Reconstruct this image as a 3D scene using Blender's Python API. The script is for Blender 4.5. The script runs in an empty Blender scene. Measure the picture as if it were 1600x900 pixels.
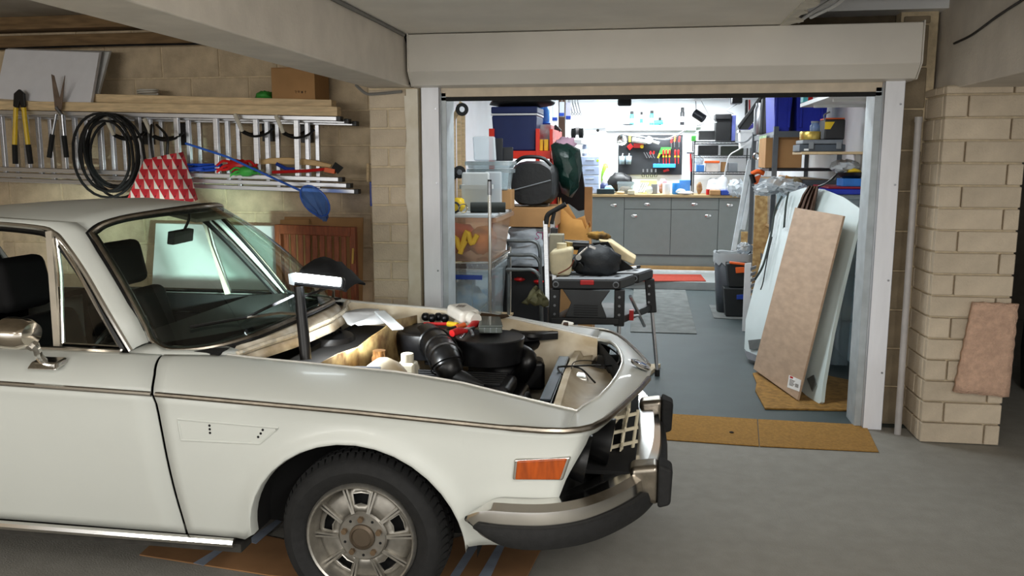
import bpy, bmesh, math, random
from mathutils import Vector as V, Matrix, Euler
random.seed(7)
SC = bpy.context.scene
COL = SC.collection
PI = math.pi
R = math.radians
# ---------------------------------------------------------------- camera
FPX = 1300.0
CAM = V((0, 0, 1.59)); YAW = R(9.2); PITCH = math.atan(200 / 1300)
cd = bpy.data.cameras.new('camera'); cam = bpy.data.objects.new('camera', cd); COL.objects.link(cam)
cd.sensor_width = 36; cd.lens = 36 * FPX / 1600; cd.clip_start = .02
cam.location = CAM; cam.rotation_euler = (PI / 2 - PITCH, 0, YAW)
SC.camera = cam
# ---------------------------------------------------------------- world, lights, exposure
SC.view_settings.view_transform = 'Standard'; SC.view_settings.look = 'None'
SC.view_settings.exposure = 0.0; SC.view_settings.gamma = 1; SC.view_settings.use_curve_mapping = False
w = bpy.data.worlds.new('car_park_air'); SC.world = w; w.use_nodes = True
w.node_tree.nodes['Background'].inputs[0].default_value = (1, .99, .97, 1)
w.node_tree.nodes['Background'].inputs[1].default_value = .92
def area(name, loc, size, power, col, rot=(0, 0, 0), spread=180):
    l = bpy.data.lights.new(name, 'AREA'); l.shape = 'RECTANGLE'; l.size, l.size_y = size
    l.energy = power; l.color = col; l.spread = R(spread)
    o = bpy.data.objects.new(name, l); o.location = loc; o.rotation_euler = rot; COL.objects.link(o); return o
# car park luminaires over the lane beside the viewer, then two added low fills behind
area('lane_light', (-0.6, -0.3, 2.52), (2.6, .25), 26, (1, .985, .95))
area('lane_light', (1.15, -0.3, 2.54), (.25, 2.2), 84, (1, .985, .95))
area('lane_light', (-3.4, -2.5, 1.95), (3.0, .7), 100, (1, .97, .91), (R(84), 0, 0))  # low fill added behind the viewer to brighten the ladder wall
area('lane_light', (1.4, -2.6, 2.05), (3.0, .6), 34, (1, .985, .96), (R(82), 0, 0))  # second added fill, standing in for other bays and daylight
# strip lights on the ceiling inside the garage, plus an added one by the door
area('garage_light', (-.1, 5.75, 2.38), (1.5, .12), 36, (.90, .97, 1))  # added near the door to brighten the fronts of things there
area('garage_light', (-.1, 7.9, 2.38), (1.5, .12), 38, (.90, .97, 1))
area('garage_light', (.1, 10.0, 2.38), (1.6, .12), 22, (.90, .97, 1))
area('garage_light', (-.1, 11.35, 2.40), (2.4, .10), 75, (.92, .98, 1))

# ---------------------------------------------------------------- helpers
_r = CAM.copy()
_fw = V((-math.sin(YAW) * math.cos(PITCH), math.cos(YAW) * math.cos(PITCH), -math.sin(PITCH)))
_rt = V((math.cos(YAW), math.sin(YAW), 0)); _up = _rt.cross(_fw)
def ray(x, y): return _fw + _rt * ((x - 800) / FPX) - _up * ((y - 450) / FPX)
def on(x, y, p, n):
    d = ray(x, y); return CAM + d * ((V(p) - CAM).dot(V(n)) / d.dot(V(n)))
def aY(x, y, Y): return on(x, y, (0, Y, 0), (0, 1, 0))
def aZ(x, y, Z=0): return on(x, y, (0, 0, Z), (0, 0, 1))
def aX(x, y, X): return on(x, y, (X, 0, 0), (1, 0, 0))
def rc(x0, y0, x1, y1, Y):
    a = aY(x0, (y0 + y1) / 2, Y); b = aY(x1, (y0 + y1) / 2, Y); xm = (x0 + x1) / 2
    return a.x, b.x, aY(xm, y1, Y).z, aY(xm, y0, Y).z
def lerp(a, b, t): return a + (b - a) * t
def interp(tab, x):
    if x <= tab[0][0]: return tab[0][1]
    for (a, p), (b, q) in zip(tab, tab[1:]):
        if x <= b: return p + (q - p) * (x - a) / (b - a)
    return tab[-1][1]
def smooth_pts(pts, n=6, closed=False):
    P = [V(p) for p in pts]; out = []; N = len(P)
    for i in range(N if closed else N - 1):
        p0 = P[(i - 1) % N] if closed or i > 0 else P[i] * 2 - P[i + 1]
        p1, p2 = P[i], P[(i + 1) % N]
        p3 = P[(i + 2) % N] if closed or i + 2 < N else p2 * 2 - p1
        for k in range(n):
            t = k / n
            out.append(.5 * ((2 * p1) + (p2 - p0) * t + (2 * p0 - 5 * p1 + 4 * p2 - p3) * t * t + (3 * p1 - p0 - 3 * p2 + p3) * t ** 3))
    if not closed: out.append(P[-1])
    return out
OFF = {}
class B:
    def __init__(s): s.m = bmesh.new()
    def poly(s, pts): s.m.faces.new([s.m.verts.new(p) for p in pts]); return s
    def box(s, x0, x1, y0, y1, z0, z1):
        return s.hexa([(x0, y0, z0), (x1, y0, z0), (x1, y1, z0), (x0, y1, z0), (x0, y0, z1), (x1, y0, z1), (x1, y1, z1), (x0, y1, z1)])
    def hexa(s, p):
        v = [s.m.verts.new(q) for q in p]
        for f in ((3, 2, 1, 0), (4, 5, 6, 7), (0, 1, 5, 4), (1, 2, 6, 5), (2, 3, 7, 6), (3, 0, 4, 7)): s.m.faces.new([v[i] for i in f])
        return s
    def ob(s, c, size, rot=(0, 0, 0)):
        M_ = Euler(rot).to_matrix(); c = V(c); a, b, h = [q / 2 for q in size]
        return s.hexa([c + M_ @ V(q) for q in ((-a, -b, -h), (a, -b, -h), (a, b, -h), (-a, b, -h), (-a, -b, h), (a, -b, h), (a, b, h), (-a, b, h))])
    def bar(s, p, q, wd, th, upv=(0, 0, 1)):
        p, q = V(p), V(q); d = (q - p).normalized(); sd = d.cross(V(upv)).normalized(); u = sd.cross(d)
        r = [p - sd * wd / 2 - u * th / 2, p + sd * wd / 2 - u * th / 2, q + sd * wd / 2 - u * th / 2, q - sd * wd / 2 - u * th / 2]
        return s.hexa(r + [k + u * th for k in r])
    def ring(s, c, ax, r, n, ph=0):
        ax = V(ax).normalized(); t = V((0, 0, 1)) if abs(ax.z) < .9 else V((1, 0, 0))
        u = ax.cross(t).normalized(); v = ax.cross(u)
        return [s.m.verts.new(V(c) + (u * math.cos(2 * PI * k / n + ph) + v * math.sin(2 * PI * k / n + ph)) * r) for k in range(n)]
    def bridge(s, a, b):
        n = len(a)
        for k in range(n): s.m.faces.new((a[k], a[(k + 1) % n], b[(k + 1) % n], b[k]))
    def cyl(s, p, q, r, r2=None, n=16, caps=True):
        p, q = V(p), V(q); ax = q - p; a = s.ring(p, ax, r, n); b = s.ring(q, ax, r if r2 is None else r2, n)
        s.bridge(a, b)
        if caps: s.m.faces.new(a[::-1]); s.m.faces.new(b)
        return s
    def lathe(s, prof, o, ax=(0, 0, 1), n=20, caps=True):
        o = V(o); d = V(ax).normalized(); rs = [s.ring(o + d * h, d, max(r, 1e-4), n) for r, h in prof]
        for a, b in zip(rs, rs[1:]): s.bridge(a, b)
        if caps: s.m.faces.new(rs[0][::-1]); s.m.faces.new(rs[-1])
        return s
    def tube(s, pts, r, n=8, closed=False):
        P = [V(p) for p in pts]; N = len(P); rs = []; u = None
        for i in range(N):
            t = (P[(i + 1) % N] - P[i - 1]) if closed else (P[min(i + 1, N - 1)] - P[max(i - 1, 0)])
            t = t.normalized() if t.length > 1e-9 else V((0, 0, 1))
            if u is None:
                k = V((0, 0, 1)) if abs(t.z) < .9 else V((1, 0, 0)); u = t.cross(k).normalized()
            else:
                u = (u - t * u.dot(t)); u = u.normalized() if u.length > 1e-6 else t.orthogonal().normalized()
            v = t.cross(u); rr = r[i] if isinstance(r, (list, tuple)) else r
            rs.append([s.m.verts.new(P[i] + (u * math.cos(2 * PI * k / n) + v * math.sin(2 * PI * k / n)) * rr) for k in range(n)])
        for a, b in zip(rs, rs[1:]): s.bridge(a, b)
        if closed: s.bridge(rs[-1], rs[0])
        else: s.m.faces.new(rs[0][::-1]); s.m.faces.new(rs[-1])
        return s
    def grid(s, rows, closed=False, keep=None):
        vs = [[s.m.verts.new(p) for p in r] for r in rows]; n = len(vs[0])
        for i in range(len(vs) - 1):
            for j in range(n if closed else n - 1):
                if keep and not keep(i, j): continue
                q = [vs[i][j], vs[i][(j + 1) % n], vs[i + 1][(j + 1) % n], vs[i + 1][j]]
                try: s.m.faces.new(q)
                except ValueError: pass
        return s
    def prism(s, pts, d):
        d = V(d); a = [s.m.verts.new(V(p)) for p in pts]; b = [s.m.verts.new(V(p) + d) for p in pts]
        s.m.faces.new(a[::-1]); s.m.faces.new(b)
        s.bridge(a, b); return s
    def ball(s, c, r, n=12, jit=0, seed=0):
        if not isinstance(r, (tuple, list)): r = (r, r, r)
        rnd = random.Random(seed); m2 = n // 2 + 1; rows = []
        for i in range(1, m2):
            th = PI * i / m2
            rows.append([V(c) + V((r[0] * math.sin(th) * math.cos(2 * PI * k / n), r[1] * math.sin(th) * math.sin(2 * PI * k / n), r[2] * math.cos(th))) * 1 + V((rnd.uniform(-1, 1) * r[0], rnd.uniform(-1, 1) * r[1], rnd.uniform(-1, 1) * r[2])) * jit for k in range(n)])
        s.grid(rows, True)
        s.m.verts.ensure_lookup_table(); L = len(s.m.verts); t = [s.m.verts[L - (m2 - 1) * n + k] for k in range(n)]; b = [s.m.verts[L - n + k] for k in range(n)]
        s.m.faces.new(t); s.m.faces.new(b[::-1]); return s
    def out(s, name, mat, parent=None, bev=0, seg=2, thick=0, toff=0, sub=0, ang=38, label=None, cat=None, group=None, kind=None, fix=True, base=None):
        bm = s.m
        off = OFF.get(parent, V((0, 0, 0)))
        if parent is None and kind is None and bm.verts:
            lo = [min(v.co[i] for v in bm.verts) for i in range(3)]; hi = [max(v.co[i] for v in bm.verts) for i in range(3)]
            off = V(base) if base else V(((lo[0] + hi[0]) / 2, (lo[1] + hi[1]) / 2, lo[2]))
        if off.length > 0: bmesh.ops.translate(bm, verts=bm.verts, vec=-off)
        if fix: bmesh.ops.recalc_face_normals(bm, faces=bm.faces)
        ca = math.cos(R(ang))
        for f in bm.faces: f.smooth = True
        for e in bm.edges:
            e.smooth = not (len(e.link_faces) == 2 and e.link_faces[0].normal.dot(e.link_faces[1].normal) < ca)
        me = bpy.data.meshes.new(name); bm.to_mesh(me); bm.free()
        for m_ in (mat if isinstance(mat, (list, tuple)) else [mat]): me.materials.append(m_)
        o = bpy.data.objects.new(name, me); COL.objects.link(o)
        if parent is None: o.location = off
        else: o.parent = parent
        OFF[o] = off
        if thick: md = o.modifiers.new('t', 'SOLIDIFY'); md.thickness = thick; md.offset = toff
        if sub: md = o.modifiers.new('s', 'SUBSURF'); md.levels = md.render_levels = sub
        if bev: md = o.modifiers.new('b', 'BEVEL'); md.width = bev; md.segments = seg; md.limit_method = 'ANGLE'; md.angle_limit = R(40); md.harden_normals = True
        tag(o, label, cat, group, kind); return o
def tag(o, label=None, cat=None, group=None, kind=None):
    for k, v in (('label', label), ('category', cat), ('group', group), ('kind', kind)):
        if v: o[k] = v
    return o
def thing(name, label, cat, loc=(0, 0, 0), group=None, rz=0):
    o = bpy.data.objects.new(name, None); o.empty_display_size = .1; COL.objects.link(o); o.location = loc; OFF[o] = V(loc)
    o.rotation_euler.z = rz
    return tag(o, label, cat, group)
def dup(root, loc=None, rot=None, label=None, scale=None):
    def cp(o, par):
        c = o.copy(); COL.objects.link(c)
        if par: c.parent = par
        for k in [q for q in list(bpy.data.objects) if q.parent is o]: cp(k, c)
        return c
    c = cp(root, None)
    if loc is not None: c.location = loc
    if rot is not None: c.rotation_euler = rot
    if scale is not None: c.scale = scale
    if label: c['label'] = label
    return c
def lin(c):
    return tuple((v / 255 / 12.92 if v / 255 <= .04045 else ((v / 255 + .055) / 1.055) ** 2.4) for v in c) + (1,)
_M = {}
def M(name, col, rough=.5, metal=0, var=.12, scale=12, bump=0, bscale=60, trans=0, alpha=1, emit=0, col2=None, ior=1.45, coat=0, rnd=0, detail=4, stretch=None, spec=.5):
    if name in _M: return _M[name]
    m = bpy.data.materials.new(name); m.use_nodes = True; nt = m.node_tree; b = nt.nodes['Principled BSDF']; L = nt.links.new
    c = lin(col); N = nt.nodes.new
    b.inputs['Roughness'].default_value = rough; b.inputs['Metallic'].default_value = metal
    b.inputs['Transmission Weight'].default_value = trans; b.inputs['Alpha'].default_value = alpha; b.inputs['IOR'].default_value = ior
    b.inputs['Coat Weight'].default_value = coat; b.inputs['Specular IOR Level'].default_value = spec
    b.inputs['Base Color'].default_value = c
    co = N('ShaderNodeTexCoord'); src = co.outputs['Object']
    if stretch:
        mp = N('ShaderNodeMapping'); mp.inputs['Scale'].default_value = stretch; L(src, mp.inputs[0]); src = mp.outputs[0]
    if var or col2:
        nz = N('ShaderNodeTexNoise'); nz.inputs['Scale'].default_value = scale; nz.inputs['Detail'].default_value = detail; L(src, nz.inputs['Vector'])
        rp = N('ShaderNodeValToRGB'); rp.color_ramp.elements[0].position = .35; rp.color_ramp.elements[1].position = .68
        if col2: rp.color_ramp.elements[0].color = lin(col2); rp.color_ramp.elements[1].color = c
        else:
            rp.color_ramp.elements[0].color = tuple(v * (1 - var) for v in c[:3]) + (1,)
            rp.color_ramp.elements[1].color = tuple(min(1, v * (1 + var * .6)) for v in c[:3]) + (1,)
        L(nz.outputs['Fac'], rp.inputs[0]); res = rp.outputs[0]
        if rnd:
            oi = N('ShaderNodeObjectInfo'); hs = N('ShaderNodeHueSaturation'); mr = N('ShaderNodeMapRange')
            mr.inputs['To Min'].default_value = 1 - rnd; mr.inputs['To Max'].default_value = 1 + rnd
            L(oi.outputs['Random'], mr.inputs[0]); L(mr.outputs[0], hs.inputs['Value']); L(res, hs.inputs['Color']); res = hs.outputs[0]
        L(res, b.inputs['Base Color'])
    if bump:
        n2 = N('ShaderNodeTexNoise'); n2.inputs['Scale'].default_value = bscale; n2.inputs['Detail'].default_value = 5; L(src, n2.inputs['Vector'])
        bp = N('ShaderNodeBump'); bp.inputs['Strength'].default_value = bump; bp.inputs['Distance'].default_value = .01
        L(n2.outputs['Fac'], bp.inputs['Height']); L(bp.outputs[0], b.inputs['Normal'])
    if emit: b.inputs['Emission Color'].default_value = c; b.inputs['Emission Strength'].default_value = emit
    _M[name] = m; return m
def glass(name, col=(235, 245, 240), alpha=.15, rough=.03):
    # thin sheet: mostly clear, mirror-like at grazing angles
    if name in _M: return _M[name]
    m = bpy.data.materials.new(name); m.use_nodes = True; nt = m.node_tree; N = nt.nodes.new; L = nt.links.new
    nt.nodes.remove(nt.nodes['Principled BSDF']); o = nt.nodes['Material Output']
    t = N('ShaderNodeBsdfTransparent'); t.inputs[0].default_value = lin(col); g = N('ShaderNodeBsdfGlossy'); g.inputs['Roughness'].default_value = rough
    f = N('ShaderNodeFresnel'); ge = N('ShaderNodeNewGeometry'); io = N('ShaderNodeMath'); io.operation = 'MULTIPLY_ADD'; io.inputs[1].default_value = -.8333; io.inputs[2].default_value = 1.5
    L(ge.outputs['Backfacing'], io.inputs[0]); L(io.outputs[0], f.inputs[0]); mx = N('ShaderNodeMixShader'); a = N('ShaderNodeMath'); a.operation = 'ADD'; a.inputs[1].default_value = 0
    L(f.outputs[0], a.inputs[0]); L(a.outputs[0], mx.inputs[0]); L(t.outputs[0], mx.inputs[1]); L(g.outputs[0], mx.inputs[2])
    if alpha:
        d = N('ShaderNodeBsdfDiffuse'); d.inputs[0].default_value = lin(col); m2 = N('ShaderNodeMixShader'); m2.inputs[0].default_value = alpha
        L(mx.outputs[0], m2.inputs[1]); L(d.outputs[0], m2.inputs[2]); L(m2.outputs[0], o.inputs[0])
    else: L(mx.outputs[0], o.inputs[0])
    _M[name] = m; return m
# common materials
m_black = M('black_plastic', (20, 20, 22), .42, var=.3, scale=30)
m_rubber = M('rubber', (26, 26, 26), .8, var=.25, scale=40, bump=.15)
m_chrome = M('chrome', (222, 220, 216), .16, 1, var=.05)
m_dchrome = M('dull_chrome', (150, 142, 130), .3, 1, var=.2, scale=30)
m_alu = M('aluminium', (205, 207, 212), .38, 1, var=.1, scale=8, stretch=(1, 20, 20))
m_steel = M('steel', (150, 152, 156), .35, 1, var=.15)
m_dark = M('dark_void', (10, 10, 10), .9, var=0)
m_wht = M('white_plastic', (226, 228, 230), .45, var=.05)
m_whitewall = M('white_paint', (232, 234, 236), .6, var=.05, scale=3, bump=.05)
m_wood = M('pine', (216, 190, 148), .55, var=.2, scale=4, stretch=(2, 14, 14), bump=.05)
m_card = M('cardboard', (168, 128, 84), .85, var=.12, scale=5, bump=.05, bscale=120)
m_clear = glass('clear_plastic', (232, 238, 240), .14, .15)
m_frost = glass('frosted_plastic', (226, 232, 236), .42, .3)
m_red = M('red_plastic', (186, 30, 30), .35, var=.08)
m_blue = M('blue_plastic', (28, 60, 150), .4, var=.1)
m_yel = M('yellow_plastic', (222, 186, 40), .45, var=.1)
m_orange = M('orange_plastic', (222, 96, 34), .45, var=.1)
m_green = M('green_plastic', (60, 150, 60), .5, var=.15)
m_grey = M('grey_plastic', (120, 124, 128), .5, var=.1)
m_cyan = M('cyan_label', (60, 190, 200), .45, var=.1)
# ================================================================ SETTING
m_conc = M('concrete_floor', (142, 139, 131), .85, var=.08, scale=11, bump=.35, bscale=140, detail=10)
m_gfloor = M('grey_floor_paint', (60, 71, 72), .6, var=.1, scale=4, bump=.05)
m_platf = M('pale_floor_paint', (146, 151, 150), .5, var=.06)
m_beam = M('painted_concrete', (216, 208, 196), .75, var=.09, scale=6, bump=.12, bscale=70)
m_plaster = M('plasterboard', (240, 235, 226), .8, var=.06, scale=3)
m_block = M('concrete_block', (196, 177, 148), .9, var=.2, scale=9, bump=.5, bscale=110, rnd=.09, detail=8)
m_blockp = M('pillar_block', (200, 185, 163), .9, var=.12, scale=8, bump=.45, bscale=110, rnd=.07, detail=8)
m_mort = M('mortar', (206, 188, 156), .95, var=.15, scale=30, bump=.4)
m_mort2 = M('pillar_mortar', (212, 196, 166), .95, var=.12, scale=30, bump=.4)
S = 'structure'
DY = 5.075
B().box(-7, 6.6, -3, DY + .04, -.2, 0).out('floor', m_conc, kind=S)
B().box(-1.75, 1.75, DY + .04, 12.1, -.2, 0).out('floor', m_gfloor, kind=S)
B().box(1.75, 6.6, DY + .04, 12.1, -.2, 0).out('floor', m_conc, kind=S)
B().box(-1.74, 1.62, 10.396, 12.0, .0, .10).out('floor', m_platf, bev=.005, kind=S)
B().box(-1.0, 1.58, 11.30, 11.33, .10, .125).out('baseboard_back', M('white_strip', (235, 236, 236), .5), kind=S)
# ceilings
B().box(-1.45, .76, 3.2, 5.08, 2.33, 2.35).out('ceiling', m_plaster, kind=S)
b = B()   # torn right edge of the plasterboard, hanging flaps
pts = [(.755, 3.2), (.76, 4.0)] + [(.76 + .03 * math.sin(k * 2.3) + .015 * math.sin(k * 5.1), 4.0 + k * .09) for k in range(1, 12)] + [(.70, 5.05), (.70, 3.2)]
b.prism([(x, y, 2.322) for x, y in pts], (0, 0, .014)); b.out('trim_1', M('torn_paper', (224, 220, 208), .9), kind=S)
B().box(-7, 6.6, -3, 5.85, 2.62, 2.75).out('ceiling', M('soffit_concrete', (150, 142, 128), .85, var=.15, scale=4), kind=S)
B().box(-1.45, 1.62, -3, 3.2, 2.56, 2.58).out('ceiling', m_plaster, kind=S)
B().box(-1.77, 1.8, DY + .03, 12.1, 2.42, 2.5).out('ceiling', m_whitewall, kind=S)
# concrete beams
B().box(-1.72, -1.45, -3, 5.10, 2.03, 2.64).out('trim_2', m_beam, bev=.008, kind=S)
B().box(1.62, 1.95, -3, 5.6, 1.972, 2.64).out('trim_3', m_beam, bev=.008, kind=S)
B().box(1.40, 1.62, 5.3, 5.34, 1.9, 2.64).out('trim_4', M('dark_soffit', (60, 54, 46), .9), kind=S)
B().box(-7, -1.72, 5.7, 5.8, 2.42, 2.5).out('trim_5', M('wall_plate', (120, 96, 66), .85, var=.3, scale=5, stretch=(1, 8, 8)), bev=.004, kind=S)
B().box(-7, -1.72, 5.62, 5.8, 2.53, 2.62).out('trim_6', M('wall_plate', (120, 96, 66)), bev=.004, kind=S)
for k in range(3):   # joists crossing the dark void above the housing on the right
    B().box(.8, 1.62, 3.5 + .55 * k, 3.57 + .55 * k, 2.45, 2.56).out('trim_%d' % (7 + k), M('dark_timber', (92, 74, 54), .9, var=.3, scale=6, stretch=(2, 12, 12)), bev=.003, kind=S)
# block walls: mortar body plus one object per block
BRK = {}
def brick_mesh(L, H, T, mat):
    k = (round(L, 3), round(H, 3), round(T, 3), mat.name)
    if k not in BRK:
        b = B().box(-L / 2, L / 2, -T / 2, T / 2, -H / 2, H / 2)
        bmesh.ops.bevel(b.m, geom=b.m.edges[:], offset=.004, segments=1, affect='EDGES')
        me = bpy.data.meshes.new('brick'); b.m.to_mesh(me); b.m.free(); me.materials.append(mat); BRK[k] = me
    return BRK[k]
def blockface(parent, o, u, n, W, H, bl, ch, mat, j=.010, T=.05, off0=0, z0=0, seed=1):
    """o: corner, u: unit along, n: outward normal; courses of height ch"""
    rnd = random.Random(seed); u = V(u); n = V(n); ang = math.atan2(u.y, u.x); i = 0; z = z0
    while z < H - .02:
        h = min(ch, H - z); x = -(bl / 2 + off0 if i % 2 else off0)
        while x < W - .01:
            x0, x1 = max(x, 0), min(x + bl, W)
            if x1 - x0 > .03:
                me = brick_mesh(x1 - x0 - j, h - j, T, mat); ob = bpy.data.objects.new('brick', me); COL.objects.link(ob)
                ob.parent = parent; ob.location = V(o) + u * (x0 + x1) / 2 + V((0, 0, z + h / 2)) + n * (-T / 2 + rnd.uniform(.0005, .003))
                ob.rotation_euler = (rnd.uniform(-.004, .004), rnd.uniform(-.006, .006), ang + rnd.uniform(-.004, .004))
            x += bl
        z += ch; i += 1
wl = B().box(-6.5, -1.77, 5.805, 6.0, 0, 2.62).out('wall_back_1', m_mort, kind=S)
blockface(wl, (-5.0, 5.8, 0), (1, 0, 0), (0, -1, 0), 3.24, 2.6, .45, .245, m_block, off0=.12, z0=-.02, seed=3)
pl = B().box(-1.72, -1.405, 5.08, 5.42, 0, 2.03).out('wall_left_1', m_mort2, kind=S)
blockface(pl, (-1.725, 5.072, 0), (1, 0, 0), (0, -1, 0), .245, 2.03, .245, .119, m_blockp, seed=5)
B().box(-1.478, -1.405, 5.055, 5.08, 0, 2.02).out('trim_10', M('flaking_white', (226, 220, 206), .8, col2=(206, 196, 174), scale=7, detail=9), kind=S)
b = B(); rnd = random.Random(4)  # ragged render bead beside the jamb
L_ = [(-1.478 - rnd.uniform(0, .018), 5.06, z * .09) for z in range(23)]
b.prism([(-1.47, 5.06, 0)] + L_ + [(-1.47, 5.06, 1.98)], (0, .02, 0)); b.out('trim_11', M('flaking_white', (0, 0, 0)), kind=S)
pr = B().box(1.575, 1.978, 4.89, 5.6, 0, 1.985).out('wall_right_1', m_mort2, kind=S)
blockface(pr, (1.56, 4.865, 0), (1, 0, 0), (0, -1, 0), .425, 1.985, .44, .121, m_blockp, T=.05, off0=.10, seed=8)
blockface(pr, (1.562, 5.6, 0), (0, -1, 0), (-1, 0, 0), .70, 1.985, .29, .121, m_blockp, T=.05, seed=9)
wr = B().box(1.40, 1.60, 5.20, 5.4, 0, 2.6).out('wall_right_2', m_mort, kind=S)
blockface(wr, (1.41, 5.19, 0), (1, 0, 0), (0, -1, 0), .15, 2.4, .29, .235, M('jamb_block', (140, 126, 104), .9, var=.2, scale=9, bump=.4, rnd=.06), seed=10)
# garage inside
B().box(-1.72, 1.62, 5.31, 5.40, 2.03, 2.62).out('wall_front', M('lintel_dark', (96, 84, 66), .9, var=.2), kind=S)
B().box(-1.77, -1.735, 5.42, 12.1, 0, 2.5).out('wall_left_2', m_whitewall, kind=S)

B().box(1.62, 1.8, 5.4, 12.1, 0, 2.5).out('wall_right_3', m_whitewall, kind=S)
B().box(-1.77, 1.8, 11.97, 12.1, 0, 2.5).out('wall_back_2', m_whitewall, kind=S)
B().box(-6.6, -6.5, -3, 6, 0, 2.62).out('wall_left_3', m_block, kind=S)
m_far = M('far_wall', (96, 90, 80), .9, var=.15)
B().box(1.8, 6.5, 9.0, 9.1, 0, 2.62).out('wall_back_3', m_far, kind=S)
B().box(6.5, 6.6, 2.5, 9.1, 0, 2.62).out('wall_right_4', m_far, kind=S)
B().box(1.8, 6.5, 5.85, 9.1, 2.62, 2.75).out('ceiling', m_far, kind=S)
# roller shutter door
m_shut = M('shutter_white', (226, 221, 212), .45, var=.05, scale=3)
m_guide = M('guide_white', (238, 240, 246), .4, var=.04, scale=6, stretch=(4, 4, .6))
b = B(); prof = [(5.07, 2.025), (5.0, 2.035), (4.93, 2.11), (4.93, 2.325), (5.3, 2.325), (5.3, 2.025)]
b.prism([(-1.425, y, z) for y, z in prof], (2.87, 0, 0))
dr = b.out('door_1', m_shut, bev=.006, kind=S)
for x in (-1.428, 1.445):
    B().prism([(x, y, z) for y, z in [(5.08, 2.03), (5.0, 2.03), (4.922, 2.11), (4.922, 2.333), (5.3, 2.333), (5.3, 2.03)]], (.006, 0, 0)).out('end_plate', m_shut, dr)
for x0, x1 in ((-1.385, -1.272), (1.303, 1.41)):
    b = B().box(x0, x1, 5.06, 5.075, 0, 2.03)
    b.box(x0, x0 + .006, 5.06, 5.19, 0, 2.03).box(x1 - .006, x1, 5.06, 5.19, 0, 2.03); g = b.out('guide', m_guide, dr, bev=.003)
    bb = B()
    for z in (.35, .9, 1.45, 1.9): bb.cyl((x1 - .02, 5.06, z), (x1 - .02, 5.055, z), .006, n=8)
    bb.out('screw', m_steel, g)
B().box(1.262, 1.303, 5.10, 5.30, 0, 2.0).out('inner_guide', M('guide_inner', (176, 184, 188), .4), dr, bev=.004)
B().box(-1.272, -1.235, 5.10, 5.30, 0, 2.0).out('inner_guide', M('guide_inner', (176, 184, 188), .4), dr, bev=.004)
b = B().box(-1.27, 1.30, 5.10, 5.125, 1.972, 2.03); b.out('shutter_slat', M('slat_beige', (205, 190, 168), .45), dr, bev=.004)
B().box(-1.27, 1.30, 5.10, 5.128, 1.948, 1.973).out('bottom_seal', m_rubber, dr, bev=.003)
# threshold line and cables / conduits on the structure
def cable(name, pts, r, mat, label, cat='cable', n=6, **k): return B().tube(smooth_pts(pts, 6), r, 6).out(name, mat, label=label, cat=cat, **k)
cable('conduit', [(-1.435, 1.5, 1.985 + .07), (-1.435, 1.95, 2.05), (-1.435, 2.02, 2.055), (-1.435, 2.07, 2.09), (-1.435, 2.08, 2.3), (-1.435, 2.08, 2.5)], .009, m_wht, 'white plastic conduit bending upward on the side of the left concrete beam', 'conduit')
cable('cable', [(-1.44, 3.3, 2.325), (-1.44, 3.6, 2.318), (-1.44, 4.4, 2.320), (-1.44, 4.9, 2.318)], .011, M('grey_cable', (120, 118, 114), .6), 'grey cable clipped along the top edge of the left concrete beam')
cable('cable', [(-1.443, 4.95, 2.32), (-1.443, 5.03, 2.25), (-1.443, 5.05, 2.15), (-1.443, 5.045, 2.045)], .014, m_black, 'thick black cable dropping beside the left end of the shutter housing')
cable('cable', [(-1.80, 5.06, 2.05), (-1.74, 5.06, 2.0), (-1.68, 5.058, 1.993), (-1.5, 5.045, 2.005)], .01, M('grey_cable', (1, 1, 1)), 'grey cable looping across the top of the left block pillar')
cable('cable', [(-4.9, 5.70, 2.405), (-4, 5.68, 2.41), (-3.0, 5.69, 2.408), (-2.6, 5.7, 2.415)], .008, m_black, 'thin black cable running along the top of the ladder wall')
cable('cable', [(1.61, 4.95, 2.21), (1.61, 4.7, 2.22), (1.61, 4.4, 2.26), (1.61, 4.1, 2.29)], .006, m_black, 'thin black cable sagging across the right concrete beam')
for k, (a, b_, c) in enumerate([(.84, 4.72, .0), (.80, 4.86, .02)]):
    cable('cable', [(a, b_ + .1, 2.345), (a + .08, b_ - .1, 2.37 + c), (a + .12, b_ - .3, 2.40), (a + .22, b_ - .5, 2.44)], .01, m_wht, ('nearer' if k == 0 else 'farther') + ' of two white cables poking out of the torn ceiling board', group='ceiling cables')
b = B().tube([(1.482, 4.995, 0), (1.5, 5.09, 1.82)], .019, 12); b.cyl((1.5, 5.09, 1.80), (1.5, 5.09, 1.83), .022, n=12)
b.out('pipe', M('grey_pvc', (176, 172, 170), .45, var=.1), label='tall thin grey pipe leaning upright beside the right block pillar', cat='pipe')
b = B(); q = [aY(1520, 472, 4.83), aY(1590, 475, 4.83), aY(1575, 620, 4.83), aY(1490, 612, 4.83)]
rows = [[lerp(lerp(q[0], q[1], i / 8), lerp(q[3], q[2], i / 8), j / 14) + V((.003 * math.sin(j * 3 + i), 0, .003 * math.sin(i * 4 + j))) for i in range(9)] for j in range(15)]
b.grid(rows); b.out('carpet_pad', M('pink_carpet', (206, 170, 146), .95, var=.16, scale=30, bump=.8, bscale=150), thick=.03, toff=0, label='pinkish brown carpet offcut fixed to the front of the right block pillar', cat='carpet')
# black shape at the right edge
b = B(); b.lathe([(.05, 0), (.32, .02), (.34, .3), (.33, .7), (.27, 1.0), (.1, 1.1)], (2.93, 6.1, 0), n=14)
b.out('rubbish_sack', M('black_sack', (8, 8, 9), .5), label='black bulky sack in the dark beyond the right pillar', cat='sack')
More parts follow.
